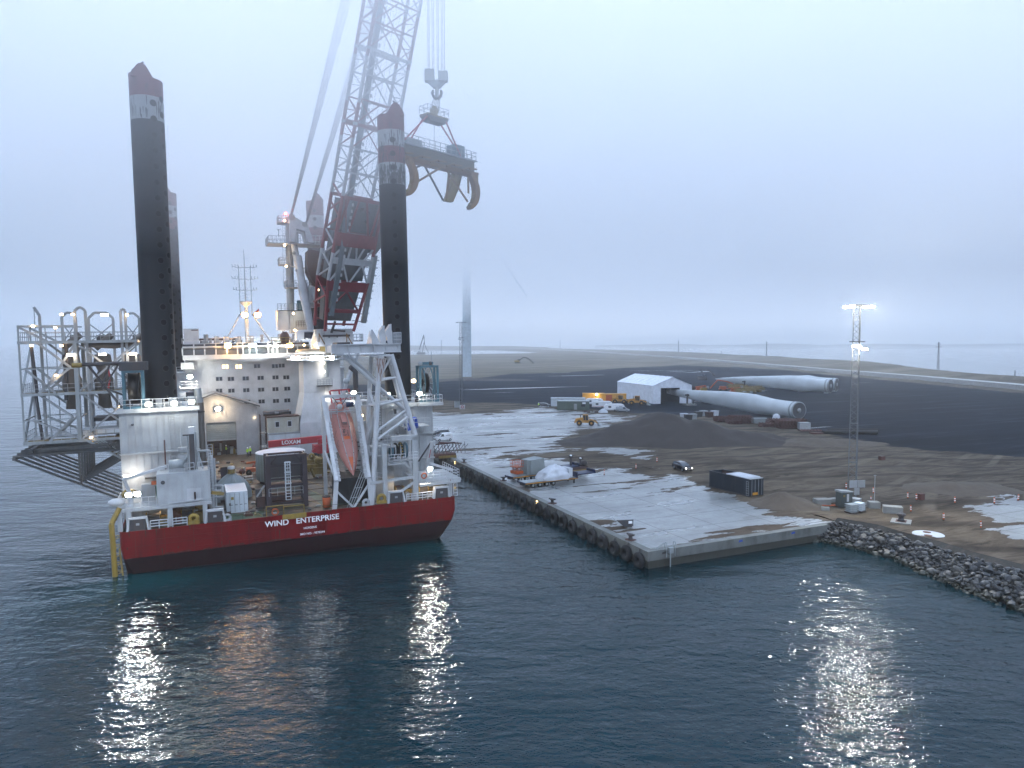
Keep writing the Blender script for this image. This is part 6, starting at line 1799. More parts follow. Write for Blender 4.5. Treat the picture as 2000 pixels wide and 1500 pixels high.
def gallery(px0, px1, py, v0, v1, h=1.2, hang=0):
    a = WS(px0, py, v0); b = WS(px1, py, v0); mb = MB(); mb.box((a.x, v0, a.z - .15), (b.x, v1, a.z), M_GREYW); mb.rail([(a.x, v0, a.z), (b.x, v0, b.z if abs(b.z - a.z) < .4 else a.z)], M_WHITE2, h, .05, .7, 2); mb.rail([(a.x, v0, a.z), (a.x, v1, a.z)], M_WHITE2, h, .05, .7, 2); mb.rail([(a.x, v1, a.z), (b.x, v1, a.z)], M_WHITE2, h, .05, .7, 2)
    cr_.part("mast_platform", mb)
gallery(524, 632, 473, 52.5, 58); gallery(544, 566, 433, 54, 57); gallery(546, 566, 515, 54, 57); gallery(560, 600, 560, 53, 57); gallery(598, 614, 560, 53, 57)
mb = MB(); mb.ladder(WS(556, 505, 54.5), WS(556, 440, 54.5), M_STEEL, .7, step=.5); mb.ladder(WS(557, 560, 54.5), WS(557, 520, 54.5), M_STEEL, .7, step=.5); mb.tube(WS(540, 448, 54), WS(548, 448, 54), .05, M_STEEL, 4); mb.tube(WS(544, 448, 54), WS(544, 462, 54), .08, M_STEEL, 4); mb.tube(WS(566, 520, 55.5), WS(600, 525, 53), .15, M_STEEL, 6); cr_.part("ladder", mb, parent=af)
for (px, py, m_, c_, pw) in ((558, 417, M_LAMPR, (1, .08, .05), 60), (556, 431, M_LAMPS, WRM, 25), (556, 479, M_LAMPS, WRM, 70), (559, 520, M_LAMPS, WRM, 50), (621, 566, M_LAMPS, (1, .7, .5), 60), (573, 612, M_LAMPS, (1, .95, .8), 150), (576, 645, M_LAMPS, ORG, 60), (594, 674, M_LAMPS, WRM, 40), (615, 674, M_LAMPS, WRM, 30)):
    p = WS(px, py, 51.5 if px > 600 else 53.4); mb = MB(); mb.ball(tuple(p), .2, m_, 8, 6); mb.box((p.x - .1, p.y + .1, p.z - .3), (p.x + .1, p.y + .4, p.z + .1), M_STEEL); cr_.part("mast_lamp", mb, "red beacon on the mast head" if m_ is M_LAMPR else None); cr_.lamp((p.x, p.y - .4, p.z), pw, c_, .15)
# brown hoist box hung between mast and boom
mb = MB(); v_ = 51; pl = [(600, 490), (606, 488), (634, 496), (634, 530), (624, 548), (618, 560), (608, 548), (599, 530)]
mb.prism([(WS(x, y, v_).x, WS(x, y, v_).z) for x, y in pl], 50, 54, M_BROWN); q = WS(624, 505, 50); mb.box((q.x - .3, 49.8, q.z - .8), (q.x + .3, 50, q.z), M_OCHRE); mb.tube(WS(612, 560, 51), WS(618, 600, 51), .5, M_STEEL, 8)
mb.tube(WS(607, 558, 52), WS(606, 600, 52), .5, M_WHITE2, 8); mb.box(tuple(WS(600, 600, 51)), tuple(WS(616, 592, 53)), M_GREYW)
cr_.part("hoist_box", mb)

# boom -------------------------------------------------------------------------
F0 = W(653, 641, 137.0); AZ, BE = R(-42), R(71.5)
bd = Vector((math.cos(AZ), math.sin(AZ), 0)); wv = Vector((-bd.y, bd.x, 0)); BA = bd * math.cos(BE) + Vector((0, 0, math.sin(BE))); dd = bd * math.sin(BE) - Vector((0, 0, math.cos(BE)))
BW, BD = 4.35, 1.75


def BQ(t_, w_, d_):
    """boom frame: metres along the boom, across it, and through its depth, returned in ship axes"""
    return SHIPI @ (F0 + BA * t_ + wv * w_ + dd * d_)


LB = 30.0 / math.cos(BE)
bm = MB(); bm2 = MB()
M_BW = paint("boom_white_paint", (0.34, 0.36, 0.38), .5, .4, (.15, .13, .12)); M_BR = paint("boom_red_paint", (0.17, 0.03, 0.04), .5, .4, (.07, .03, .03))
bands = [(0, 9.5, 'r'), (9.5, 14.5, 'w'), (14.5, 24.5, 'r'), (24.5, 34.3, 'w'), (34.3, 40.0, 'r'), (40.0, 47.5, 'w'), (47.5, 56.0, 'r'), (56, 64, 'w'), (64, 72, 'r'), (72, 80, 'w'), (80, LB, 'r')]
chord_of = lambda t_: next((M_BR if c == 'r' else M_BW) for a, b, c in bands if a <= t_ < b or b == LB)
for (sw, sd) in ((-1, -1), (1, -1), (1, 1), (-1, 1)):
    mb = MB()
    for a, b, c in bands:
        wa = BW * min(1, .72 + .28 * a / 9.5); wb = BW * min(1, .72 + .28 * b / 9.5)
        mb.tube(BQ(a, sw * wa, sd * BD), BQ(b, sw * wb, sd * BD), .30, M_BR if c == 'r' else M_BW, 8)
    cr_.part("boom_chord", mb)
t_ = 24.5; k = 0; sect = []
while t_ < LB - 4:
    sect.append(t_); t_ += 4.05
for i, t0 in enumerate(sect):
    t1 = t0 + 4.05; m_ = chord_of(t0 + 2); mb = MB(); r_ = .13
    for d_ in (-BD, BD):       # wide faces
        mb.tube(BQ(t0, -BW, d_), BQ(t1, 0, d_), r_, m_, 5, cap=False); mb.tube(BQ(t1, 0, d_), BQ(t0, BW, d_), r_, m_, 5, cap=False) if i % 2 == 0 else None
        if i % 2:
            mb.tube(BQ(t0, 0, d_), BQ(t1, -BW, d_), r_, m_, 5, cap=False); mb.tube(BQ(t0, 0, d_), BQ(t1, BW, d_), r_, m_, 5, cap=False)
        mb.tube(BQ(t1, -BW, d_), BQ(t1, BW, d_), .16, m_, 5, cap=False)
    for w_ in (-BW, BW):
        mb.tube(BQ(t0, w_, -BD), BQ(t0 + 2, w_, BD), .1, m_, 5, cap=False); mb.tube(BQ(t0 + 2, w_, BD), BQ(t1, w_, -BD), .1, m_, 5, cap=False); mb.tube(BQ(t0 + 2, w_, -BD), BQ(t0 + 2, w_, BD), .08, m_, 5, cap=False)
    if i % 3 == 2:
        mb.beam(BQ(t1, -BW, -BD), BQ(t1, BW, -BD), .3, .9, M_BR if m_ is M_BR else M_BW); mb.beam(BQ(t1 - .1, -BW, BD), BQ(t1 - .1, BW, BD), .3, .5, m_)
        for w_ in (-BW, BW):
            for d_ in (-BD, BD): mb.ball(tuple(BQ(t1, w_, d_)), .45, M_STEEL, 6, 4)
    cr_.part("boom_lacing", mb)
# heavy foot section
mb = MB()
for (t0, t1, m_, h) in ((3.6, 4.2, M_BR, .6), (7.6, 9.4, M_BR, .35), (12.6, 13.7, M_BW, .5), (15.8, 18.2, M_BR, .45), (24.0, 24.6, M_BR, .4), (1.2, 1.5, M_BR, .3)):
    wa = BW * min(1, .72 + .28 * t0 / 9.5); wb = BW * min(1, .72 + .28 * t1 / 9.5)
    for d_ in (-BD, BD):
        mb.loft([[BQ(t0, -wa, d_ - h / 2), BQ(t0, wa, d_ - h / 2), BQ(t0, wa, d_ + h / 2), BQ(t0, -wa, d_ + h / 2)], [BQ(t1, -wb, d_ - h / 2), BQ(t1, wb, d_ - h / 2), BQ(t1, wb, d_ + h / 2), BQ(t1, -wb, d_ + h / 2)]], m_)
cr_.part("boom_portal", mb)
mb = MB()
for (ta, wa, tb, wb, m_) in ((4, -3.3, 7.6, 0, M_BR), (4, 3.3, 7.6, 0, M_BR), (9.4, -4, 12.6, -1.8, M_BW), (12.6, -1.8, 9.4, -.2, M_BW), (9.4, .3, 12.6, 2.2, M_BW), (12.6, 2.4, 9.4, 4.1, M_BW), (13.7, -4.2, 15.9, -2.4, M_BW), (13.7, -1, 15.9, -.8, M_BW), (13.7, .8, 15.9, .4, M_BW), (13.7, 1.2, 15.9, 2.2, M_BW), (13.7, 2.6, 15.9, 4.2, M_BW), (18.2, -4.2, 24, -3.0, M_BR), (18.2, -2.5, 24, -3.6, M_BR), (18.2, -1.9, 24, -.8, M_BR), (18.2, 2.4, 24, .9, M_BR), (18.2, 3, 24, 3.9, M_BR)):
    mb.tube(BQ(ta, wa, BD), BQ(tb, wb, BD), .2, m_, 6)
for t0 in (4.5, 9.5, 13.5, 18.5, 21.5):
    m_ = M_BR if t0 < 9 or t0 > 15 else M_BW
    mb.tube(BQ(t0, -BW * .95, -BD), BQ(t0 + 2.4, -BW * .98, BD), .18, m_, 6); mb.tube(BQ(t0 + 2.4, -BW, BD), BQ(t0 + 4.6, -BW, -BD), .18, m_, 6)
cr_.part("foot_bracing", mb)
mb = MB(); mgp = paint("grey_guard_plate", (.085, .095, .10), .55, .5, (.06, .05, .04))
for ta, tb, ex in ((1.6, 7.5, 0), (9.4, 18, .05), (18.3, 23.8, .12)):
    wa = BW * min(1, .72 + .28 * ta / 9.5) - .3; wb = BW * min(1, .72 + .28 * tb / 9.5) - .3
    mb.loft([[BQ(ta, -wa, -.9), BQ(ta, wa, -.9), BQ(ta, wa, .4), BQ(ta, -wa, .4)], [BQ(tb, -wb, -.9), BQ(tb, wb, -.9), BQ(tb, wb, .4), BQ(tb, -wb, .4)]], mgp)
mb.loft([[BQ(14.8, 4.4, -1.2), BQ(14.8, 5.3, -1.2), BQ(14.8, 5.3, 1.2), BQ(14.8, 4.4, 1.2)], [BQ(17.5, 4.6, -1.2), BQ(17.5, 7.0, -1.2), BQ(17.5, 7.0, 1.2), BQ(17.5, 4.6, 1.2)], [BQ(21, 4.6, -1.2), BQ(21, 7.2, -1.2), BQ(21, 7.2, 1.2), BQ(21, 4.6, 1.2)], [BQ(23.8, 4.6, -1), BQ(23.8, 5.8, -1), BQ(23.8, 5.8, 1), BQ(23.8, 4.6, 1)]], mgp)
for (t0, w_) in ((20.5, -1.2), (22.5, 1.0), (20.5, 2.4), (22, 2.4)): mb.ball(tuple(BQ(t0, w_, .6)), .4, M_DKSTEEL, 8, 5)
mb.tube(BQ(17.6, 7, 0), BQ(17.9, 9.6, 0), .12, M_DKSTEEL, 5)
cr_.part("rope_guard", mb)
mb = MB()
mb.beam(BQ(1.2, 6.4, 0), BQ(14.5, 6.1, 0), 1.0, .5, M_STEEL)
for k in range(9): mb.tube(BQ(1.6 + k * 1.5, 3.6 + .1 * k, 0), BQ(1.4 + k * 1.5, 6.2, 0), .08, M_STEEL, 5); mb.box(*(lambda q: ((q.x - .1, q.y - .1, q.z - .1), (q.x + .5, q.y + .1, q.z + .1)))(BQ(1.6 + k * 1.5, 6.7, 0)), M_STEEL)
cr_.part("side_catwalk", mb)
mb = MB()           # long walkway tube up the boom's left face
mb.beam(BQ(3, -BW * .62, BD + .3), BQ(LB - 2, -BW * .62, -BD * .1), .95, .5, paint("walkway_teal_grey", (.12, .15, .17), .5, .3))
for k in range(70): q = BQ(6 + k * 1.15, -BW * .62 + .75, BD + .2 - k * .02); mb.box((q.x - .12, q.y - .1, q.z - .28), (q.x + .2, q.y + .1, q.z + .28), M_BW)
cr_.part("boom_walkway", mb)
mb = MB(); mb.box(*(lambda q: ((q.x - 2, q.y - 2, q.z - 1), (q.x + 2, q.y + 2, q.z + 1)))(BQ(LB, 0, 0)), M_BR); cr_.part("boom_head", mb)
# pendant ropes from mast head to boom head
M_ROPE = paint("greased_wire_rope", (.10, .105, .11), .5, .2)
mb = MB(); h1 = WS(567, 420, 54); h2 = WS(596, 436, 55.5)
for j in range(10):
    o_ = (j - 4.5) * .36; mb.tube(h1 + Vector((.2 * j / 3, .35 * j, 0)), BQ(LB - 1, -3.6 + o_, -BD), .035, M_ROPE, 4)
for j in range(10):
    o_ = (j - 4.5) * .36; mb.tube(h2 + Vector((.2 * j / 3, .3 * j, 0)), BQ(LB - 1, 3.0 + o_, -BD), .035, M_ROPE, 4)
for j in range(5): mb.tube(BQ(20, -2.5 + j * 1.1, 0), BQ(LB - 2, -2 + j * .9, .6), .035, M_ROPE, 4)
cr_.part("pendant_ropes", mb)
# hook block and ropes
HY = (F0 + BA * LB).y; hookY = HY
hc = W(852, 152, hookY)
mb = MB()
for dx in (-1.25, -1.05, -.6, -.35, .15, .35, .8, 1.05, 1.3):
    a = hc + Vector((dx, .0, 1.2)); mb.tube(SHIPI @ a, SHIPI @ (a + Vector((dx * .15, 0, 200 * 0 + (F0 + BA * LB).z - a.z + 4))), .04, M_ROPE, 4)
cr_.part("hoist_ropes", mb)
hb = Thing("hook_block", "big grey crane hook block hanging on many ropes in the fog", "hook block", tuple(hc), I4)
mb = MB()
for s in (-1, 1):
    x = hc.x + s * 1.05; mb.loft([[(x - .72, hc.y - .6, z), (x + .72, hc.y - .6, z), (x + .72, hc.y + .6, z), (x - .72, hc.y + .6, z)] for z in (hc.z - .6, hc.z + 1.2 - .3 * (s > 0))], M_STEEL); mb.lathe([(.1, -.5), (.75, -.5), (.75, .5), (.1, .5)], (x, hc.y, hc.z + .1), M_DKSTEEL, 16, 'y')
mb.loft([[(hc.x + x, hc.y + y, hc.z - .4) for x, y in ((-1.7, -.4), (1.7, -.4), (1.7, .4), (-1.7, .4))], [(hc.x + x, hc.y + y, hc.z - 1.6) for x, y in ((-.4, -.3), (.6, -.3), (.6, .3), (-.4, .3))]], M_STEEL); mb.tube(hc + Vector((.1, 0, -1.5)), hc + Vector((.1, 0, -3.0)), .3, M_STEEL, 10)
hb.part("sheave_housing", mb)
mb = MB()
for s in (-1, 1):
    pts = [hc + Vector((.1 + s * x, 0, z)) for x, z in ((.05, -3.3), (.45, -3.0), (.72, -2.5), (.62, -1.9))]
    for p, q in zip(pts[:-1], pts[1:]): mb.tube(p, q, .24, M_DKSTEEL, 8, r2=.18)
hb.part("double_hook", mb)
# blade lifting yoke
yk = Thing("blade_yoke", "ochre lifting yoke with curved claws hanging from the crane hook", "lifting yoke", tuple(hc + Vector((0, 0, -14))), I4)
e = wv.copy(); n_ = Vector((-e.y, e.x, 0)); yc = W(848, 303, hookY + .3); Z3 = Vector((0, 0, 1))
Yp = lambda a, b, c: yc + e * a + n_ * b + Z3 * c
mb = MB()
for s in (-.5, -.36, -.2, .0, .2, .36, .5):
    mb.tube(hc + Vector((.1 + s * 1.0, 0, -3.1)), W(848, 217, hookY) + e * (s * 1.9), .045, M_ROPE, 4)
yk.part("sling", mb)
pc = W(848, 228, hookY); mb = MB()
mb.loft([[pc + e * a + n_ * b + Z3 * c for a, b in ((-2.2, -1.0), (2.2, -1.0), (2.2, 1.0), (-2.2, 1.0))] for c in (-.2, .0)], M_YELD); mb.loft([[pc + e * a + n_ * b + Z3 * c for a, b in ((-w, -.8), (w, -.8), (w, .8), (-w, .8))] for c, w in ((-1.0, 1.6), (-.2, 2.4))], M_DKSTEEL); mb.lathe([(.5, .2), (.7, 1.0), (.3, 1.6)], tuple(pc), M_YELD, 12); tp = yk.part("top_platform", mb)
mb = MB(); mb.rail([pc + e * a + n_ * b + Z3 * .2 for a, b in ((-2.2, -1.0), (2.2, -1.0), (2.2, 1.0), (-2.2, 1.0), (-2.2, -1.0))], M_STEEL, 1.1, .04, 1.0, 2); yk.part("railing", mb, parent=tp)
for a, b in ((-2.3, -1), (-1.6, 1), (1.6, -1), (2.4, 1)):
    mb = MB(); mb.tube(pc + e * a + n_ * b - Z3 * .6, Yp(a * 3.1, b * .9, .5), .13, M_RED, 8); yk.part("spreader_bar", mb)
mb = MB(); mb.tube(pc - Z3 * 1, Yp(0, 0, .3), .03, M_ROPE, 4); yk.part("control_cable", mb)
mb = MB(); lx = 7.9; mo = paint("yoke_beam_paint", (0.085, 0.075, 0.05), .55, .7, (.06, .06, .06))
mb.loft([[Yp(a, b, c) for b, c in ((-1.1, -1.4), (1.1, -1.4), (1.1, .2), (-1.1, .2))] for a in (-lx, lx)], mo); mb.loft([[Yp(a, b, c) for b, c in ((-1.5, .2), (1.5, .2), (1.5, .35), (-1.5, .35))] for a in (-lx - .4, lx + .4)], M_GREYW); mb.loft([[Yp(a, b, c) for b, c in ((-.7, -2.0), (.7, -2.0), (1.0, -1.4), (-1.0, -1.4))] for a in (-lx + 1, lx + 1.2)], M_OCHRE)
for k in range(9): mb.tube(Yp(-7 + k * 1.7, -1.3, -1.2 - (k % 2) * .5), Yp(-5.4 + k * 1.7, -1.3, -1.0), .14, M_OCHRE, 6)
mb.box(*(lambda q: (tuple(q - Vector((.7, .7, .8))), tuple(q + Vector((.7, .7, .4)))))(Yp(lx + 1.0, 0, -2.2)), M_YELD)
mbm = yk.part("main_beam", mb)
mb = MB(); mb.rail([Yp(-lx, -1.5, .35), Yp(lx, -1.5, .35), Yp(lx, 1.5, .35), Yp(-lx, 1.5, .35)], M_GREYW, 1.3, .05, 1.1, 2); yk.part("railing", mb, parent=mbm)
mb = MB(); q = Yp(4.6, 0, .35)
mb.loft([[Yp(a, b, c) for a, b in ((3.5, -1), (5.8, -1), (5.8, .9), (3.5, .9))] for c in (.35, 2.3)], M_TEAL); mb.loft([[Yp(a, b, c) for a, b in ((-6.4, -1), (-3.4, -1), (-3.4, .9), (-6.4, .9))] for c in (.35, 1.4)], M_STEEL); yk.part("control_cabinet", mb, parent=mbm)
def claw(a0, b0, sc_, tilt, mat):
    mb = MB(); rings = []
    for k in range(13):
        an = R(58 - k * 10); rr_ = 3.6 * sc_; cx = a0 - 1.6 * sc_; cz = -4.9 * sc_ - .4
        wd = (.30 + .30 * math.sin(k / 12 * math.pi)) * sc_
        o_ = Yp(cx + (rr_ + wd) * math.cos(an) * tilt, b0, cz + (rr_ + wd) * math.sin(an)); i_ = Yp(cx + (rr_ - wd) * math.cos(an) * tilt, b0, cz + (rr_ - wd) * math.sin(an))
        rings.append([o_ - n_ * .5, o_ + n_ * .5, i_ + n_ * .5, i_ - n_ * .5])
    mb.loft(rings, mat)
    for k in (7, 9, 11):
        mb.ball(tuple((rings[k][2] + rings[k][3]) / 2), .42 * sc_, M_YELD, 6, 4)
    yk.part("claw", mb)
claw(6.7, -.9, .88, 1, M_OCHRE); claw(-6.6, -.9, .85, 1, M_OCHRE); 
mb = MB(); mb.loft([[Yp(a, b, c) for a, b in ((a0, .6), (a0 + 1.7, .6), (a0 + 1.7, 1.5), (a0, 1.5))] for a0, c in ((5.2, -1.4), (4.4, -4.0))], M_YELD); mb.loft([[Yp(a, b, c) for a, b in ((a0, .6), (a0 + w, .6), (a0 + w, 1.5), (a0, 1.5))] for a0, w, c in ((4.3, 1.8, -4.0), (3.2, 1.5, -6.6))], M_YELD); mb.tube(Yp(3.6, .4, -2), Yp(3.0, .4, -6.3), .22, M_OCHRE, 6); yk.part("inner_claw", mb)
mb = MB()
for a, c, a2, c2, m_ in ((-1.6, -1.4, 2.6, -6.6, M_DKSTEEL), (1.3, -1.6, -4.2, -5.0, M_OCHRE), (1.6, -1.6, 6.8, -6.4, M_OCHRE), (-1.6, -1.6, -4.0, -2.8, M_DKSTEEL), (-5.0, -1.4, -4.4, -5.1, M_OCHRE), (6.9, -1.6, 7.0, -5.0, M_OCHRE)): mb.tube(Yp(a, -.6 if m_ is M_OCHRE else .8, c), Yp(a2, -.6 if m_ is M_OCHRE else .8, c2), .17, m_, 6)
yk.part("brace", mb)

# ================================================================== THINGS ON THE QUAY AND THE YARD
def Qp(px, py, h=2.0): return G(px, py, h)


# tyre fenders along the quay wall -------------------------------------------------
def q_of(px, z=1.0):
    lo, hi = -2.0, 400.0
    for _ in range(50):
        m_ = (lo + hi) / 2; w = Q(0, m_, z); x = 1000 + FPX * w.x / ((w - _c).dot(_f))
        if x > px: lo = m_
        else: hi = m_
    return lo


mb = MB(); mb.torus((0, 0, 0), .66, .34, M_BLACK, 'x', 26, 10); mb.torus((.14, 0, 0), .40, .12, M_BLACK, 'x', 20, 6)
tyre0 = mb.build("tyre_fender")
chain = MB(); chain.tube((0, .15, .6), (.3, .3, 1.22), .05, M_DKSTEEL, 5); chain.tube((0, -.15, .6), (.3, .2, 1.22), .05, M_DKSTEEL, 5); ch0 = chain.build("chain", tyre0)
qd = math.atan2(EQ.y, EQ.x) - math.pi / 2
heights = ("barely above the water", "at mid height of the wall")
ORD = "first second third fourth fifth sixth seventh eighth ninth tenth eleventh twelfth thirteenth fourteenth fifteenth sixteenth seventeenth eighteenth nineteenth twentieth twenty-first twenty-second twenty-third twenty-fourth twenty-fifth twenty-sixth twenty-seventh twenty-eighth twenty-ninth".split()
for k in range(29):
    q = 1.3 + k * 2.78
    o = tyre0 if k == 0 else copy_tree(tyre0)
    o.location = Q(-.42, q, .78 + .12 * math.sin(k * 2.1)); o.rotation_euler = (0.25 * math.sin(k * 1.7), 0, qd)
    tag(o, "black rubber tyre on chains, " + (ORD[k] + " in the row " if k else "first in the row, ") + "counted from the quay's outer corner", "tyre fender", "tyre fenders along the quay wall")
# lit safety ladders
for px, lab in ((890, "lit yellow-runged safety ladder on the quay wall closest to the ship's stern"), (1051, "lit yellow-runged safety ladder halfway along the tyre-hung quay wall")):
    q = q_of(px, 1.4); w = Q(-.16, q, -.4); mb = MB()
    for s in (-.22, .22): mb.tube((0, s, 0), (0, s, 2.4), .04, M_YEL, 6)
    t = Thing("quay_ladder", lab, "ladder", w, None, qd, "safety ladders on the quay wall"); t.part("stile", mb); mb = MB()
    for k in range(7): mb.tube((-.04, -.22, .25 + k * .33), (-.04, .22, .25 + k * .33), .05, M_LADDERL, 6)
    t.part("rung", mb)
# corner ladder and pole
w = Q(3.0, -.1, -1.0); t = Thing("corner_ladder", "grey steel boarding ladder with hoops at the outer corner of the quay", "ladder", w, None, math.atan2(EP.y, EP.x))
mb = MB(); mb.tube((0, -.15, 0), (0, -.15, 3.1), .07, M_STEEL, 8); mb.box((-.3, -.35, 2.6), (.3, .0, 3.3), M_STEEL); t.part("pole", mb)
mb = MB()
for x in (-.7, .55): mb.path([(x, .2, 3.1), (x + .1, .1, 3.9), (x + .1, -.7 + .5, 3.9), (x + .1, -.2, 2.2)], .05, M_STEEL, 6)
mb.tube((-1.5, .5, 3.1), (-.6, .1, 3.8), .05, M_STEEL, 6); mb.tube((-1.5, .7, 3.1), (-.6, .3, 3.8), .05, M_STEEL, 6); t.part("handrail", mb)


# bollards --------------------------------------------------------------------------
def bollard(pos, s, label, slab=False):
    t = Thing("mooring_bollard", label, "bollard", pos, None, rnd.uniform(0, 6), "mooring bollards")
    mb = MB(); mb.lathe([(.02, 0), (.34 * s, 0), (.22 * s, .12 * s), (.2 * s, .35 * s), (.36 * s, .5 * s), (.34 * s, .6 * s), (.02, .64 * s)], (0, 0, .06), M_DKSTEEL, 14); mb.beam((-.5 * s, 0, .62 * s), (.5 * s, 0, .62 * s), .22 * s, .16 * s, M_DKSTEEL); mb.box((-.5 * s, -.4 * s, 0), (.5 * s, .4 * s, .08), M_RUSTRED); t.part("bollard_head", mb)
    if slab: mb = MB(); mb.box((-1.4, -1.2, -.1), (1.4, 1.2, .05), M_CONC); t.part("foot_slab", mb)


bollard(Q(.9, q_of(1074, 2) + 1, 2.06), 1.1, "rusty mooring bollard on the quay edge just past the lit ladder")
bollard(Q(.9, q_of(1222, 2) + .3, 2.06), 1.1, "rusty mooring bollard on the quay edge closest to the outer corner")
bollard(Q(.9, q_of(975, 2) + .2, 2.06), 1.0, "rusty mooring bollard on the quay edge beside the flatbed trailers")
bollard(Q(.9, q_of(899, 2) + .2, 2.06), 1.0, "rusty mooring bollard on the quay edge closest to the ship's stern")
bollard(Qp(1760, 1018), 1.6, "dark mooring bollard on a concrete slab in the sand above the rocks", True)


# delineator posts ---------------------------------------------------------------------
mb = MB(); mb.box((-.09, -.06, 0), (.09, .06, 1.0), M_ORANGE); mb.box((-.12, -.10, 0), (.12, .10, .1), M_BLACK); post = mb.build("marker_post")
mb = MB()
for z in (.35, .65): mb.box((-.093, -.065, z), (.093, .065, z + .13), M_TEXT)
mb.build("reflective_band", post)
for k, (px, py) in enumerate(((1242, 916), (1283, 903), (1180, 928), (1653, 955), (1706, 964), (1701, 977), (1773, 974), (1790, 977), (1865, 983), (1942, 984), (1988, 978), (1779, 1000), (1843, 1016), (1916, 1032))):
    o = post if k == 0 else copy_tree(post); o.location = Qp(px, py); o.rotation_euler = (rnd.uniform(-.05, .05), rnd.uniform(-.05, .05), rnd.uniform(-.5, .5))
    near = {0: "standing farther left than the dark car, second from the trailers", 1: "standing closest behind the dark driving car", 2: "standing just past the flatbed trailers' tails", 3: "standing right beside the tall floodlight mast", 4: "standing behind the thin pole on the concrete block",
            5: "leaning low beside the concrete block with the thin pole", 6: "first of the pair standing left of the red box", 7: "standing closest to the red box", 8: "standing alone between the red box and the pale slab", 9: "standing at the landward tip of the pale concrete slab", 10: "standing farthest right behind the pale slab", 11: "standing closest to the long concrete block", 12: "standing inland of the white oval disc", 13: "standing closest to the pale slab in the near row"}[k]
    tag(o, "red and white marker post " + near, "marker post", "marker posts along the sand road")
    if k in (5,): o.scale = (1, 1, .6)
t = Thing("red_box", "small dark red box standing on the sand beside two marker posts", "box", Qp(1799, 976), None, .3); mb = MB(); mb.box((-.4, -.3, 0), (.4, .3, .85), M_RUSTRED); t.part("box_shell", mb)
mb = MB(); mb.box((-.43, -.33, .85), (.43, .33, .93), M_RUSTRED); t.part("lid", mb)


M_MAST = paint('mast_steel', (.10, .11, .12), .5, .3)
# light masts -----------------------------------------------------------------------
def light_mast(px, py, H, lit, label, rot, wide=.78):
    pos = Qp(px, py); t = Thing("light_mast", label, "light mast", pos, None, rot, "lattice light masts")
    mb = MB(); n = 20
    for k in range(3):
        a = 2 * math.pi * k / 3 + .5; mb.tube((wide * math.cos(a), wide * math.sin(a), 0), (wide * .72 * math.cos(a), wide * .72 * math.sin(a), H), .07, M_MAST, 6)
    t.part("lattice_leg", mb); mb = MB()
    nb = 34
    for k in range(nb):
        for j in range(3):
            f0, f1 = k / nb, (k + 1) / nb; a, b = 2 * math.pi * j / 3 + .5, 2 * math.pi * (j + 1) / 3 + .5
            if k % 2: a, b = b, a
            r0, r1 = wide * (1 - .28 * f0), wide * (1 - .28 * f1)
            mb.tube((r0 * math.cos(a), r0 * math.sin(a), H * f0), (r1 * math.cos(b), r1 * math.sin(b), H * f1), .028, M_MAST, 4, cap=False)
    for f in (.2, .4, .6, .8, 1.0):
        for j in range(3):
            a, b = 2 * math.pi * j / 3 + .5, 2 * math.pi * (j + 1) / 3 + .5; r0 = wide * (1 - .28 * f); mb.tube((r0 * math.cos(a), r0 * math.sin(a), H * f), (r0 * math.cos(b), r0 * math.sin(b), H * f), .05, M_MAST, 5)
    t.part("lattice_bracing", mb)
    mb = MB(); mb.box((-1.7, -.9, H), (1.7, .9, H + .12), M_DKSTEEL); mb.box((-.9, -.6, H * .815), (.9, .6, H * .82), M_DKSTEEL); t.part("head_platform", mb)
    spots = [(-1.65, -.8, H - .05), (1.65, -.8, H - .05), (-1.65, .6, H - .05), (1.65, .6, H - .05)] + [(-.9, -.7, H * .80), (-.45, -.8, H * .80), (.8, -.6, H * .785)]
    for i, (x, y, z) in enumerate(spots):
        mb = MB(); mb.box((x - .28, y - .2, z - .05), (x + .28, y + .25, z + .12), M_STEEL); mb.box((x - .35, y - .3, z - .26), (x + .35, y + .15, z - .05), M_LAMPW if lit else M_GREYW); t.part("floodlight", mb)
    if lit:
        for x, y, z, p in ((-1.6, -1.1, H - .3, 3200), (1.6, -1.1, H - .3, 3200), (-.7, -1.1, H * .80 - .3, 1400)):
            lamp(t.e, (x, y, z), p * .12, (1, .97, .88), .3)
            lamp(t.e, (x, y - .6, z), p * 2.2, (1, .97, .88), .3, aim=(0, -1, -.5), cone=140)
    return t


lm = light_mast(1666, 978, 29.6, True, "tall lattice mast with burning floodlights standing at the rocky corner of the sand yard", .2)
mb = MB(); mb.box((-1.3, -.95, 2.2), (1.3, -.8, 3.3), M_GREYW); mb.box((-.02, -.97, 2.2), (.02, -.8, 3.3), M_DKSTEEL); mb.box((-.4, -.9, 1.1), (.4, -.7, 2.1), M_GREYW); lm.part("cabinet_panel", mb)
light_mast(901, 791, 32, False, "unlit lattice mast standing in front of the pale wind turbine tower", .2)
t = Thing("life_ring_stand", "white stand with a red life ring at the foot of the unlit mast", "life ring stand", Qp(903, 799), None, .2)
mb = MB(); mb.box((-1, -.1, 0), (1, .1, 1.5), M_WHITE2); t.part("board", mb); mb = MB(); mb.torus((0, -.2, .8), .45, .12, M_RED, 'y', 16, 6); t.part("life_ring", mb)
t = Thing("power_cabinet", "grey switch cabinet standing left of the life ring stand", "cabinet", Qp(893, 796), None, .2); mb = MB(); mb.box((-1, -.6, 0), (1, .6, 2.4), M_STEEL); mb.box((-1.1, -.7, 2.4), (1.1, .7, 2.5), M_DKSTEEL); t.part("cabinet_body", mb)

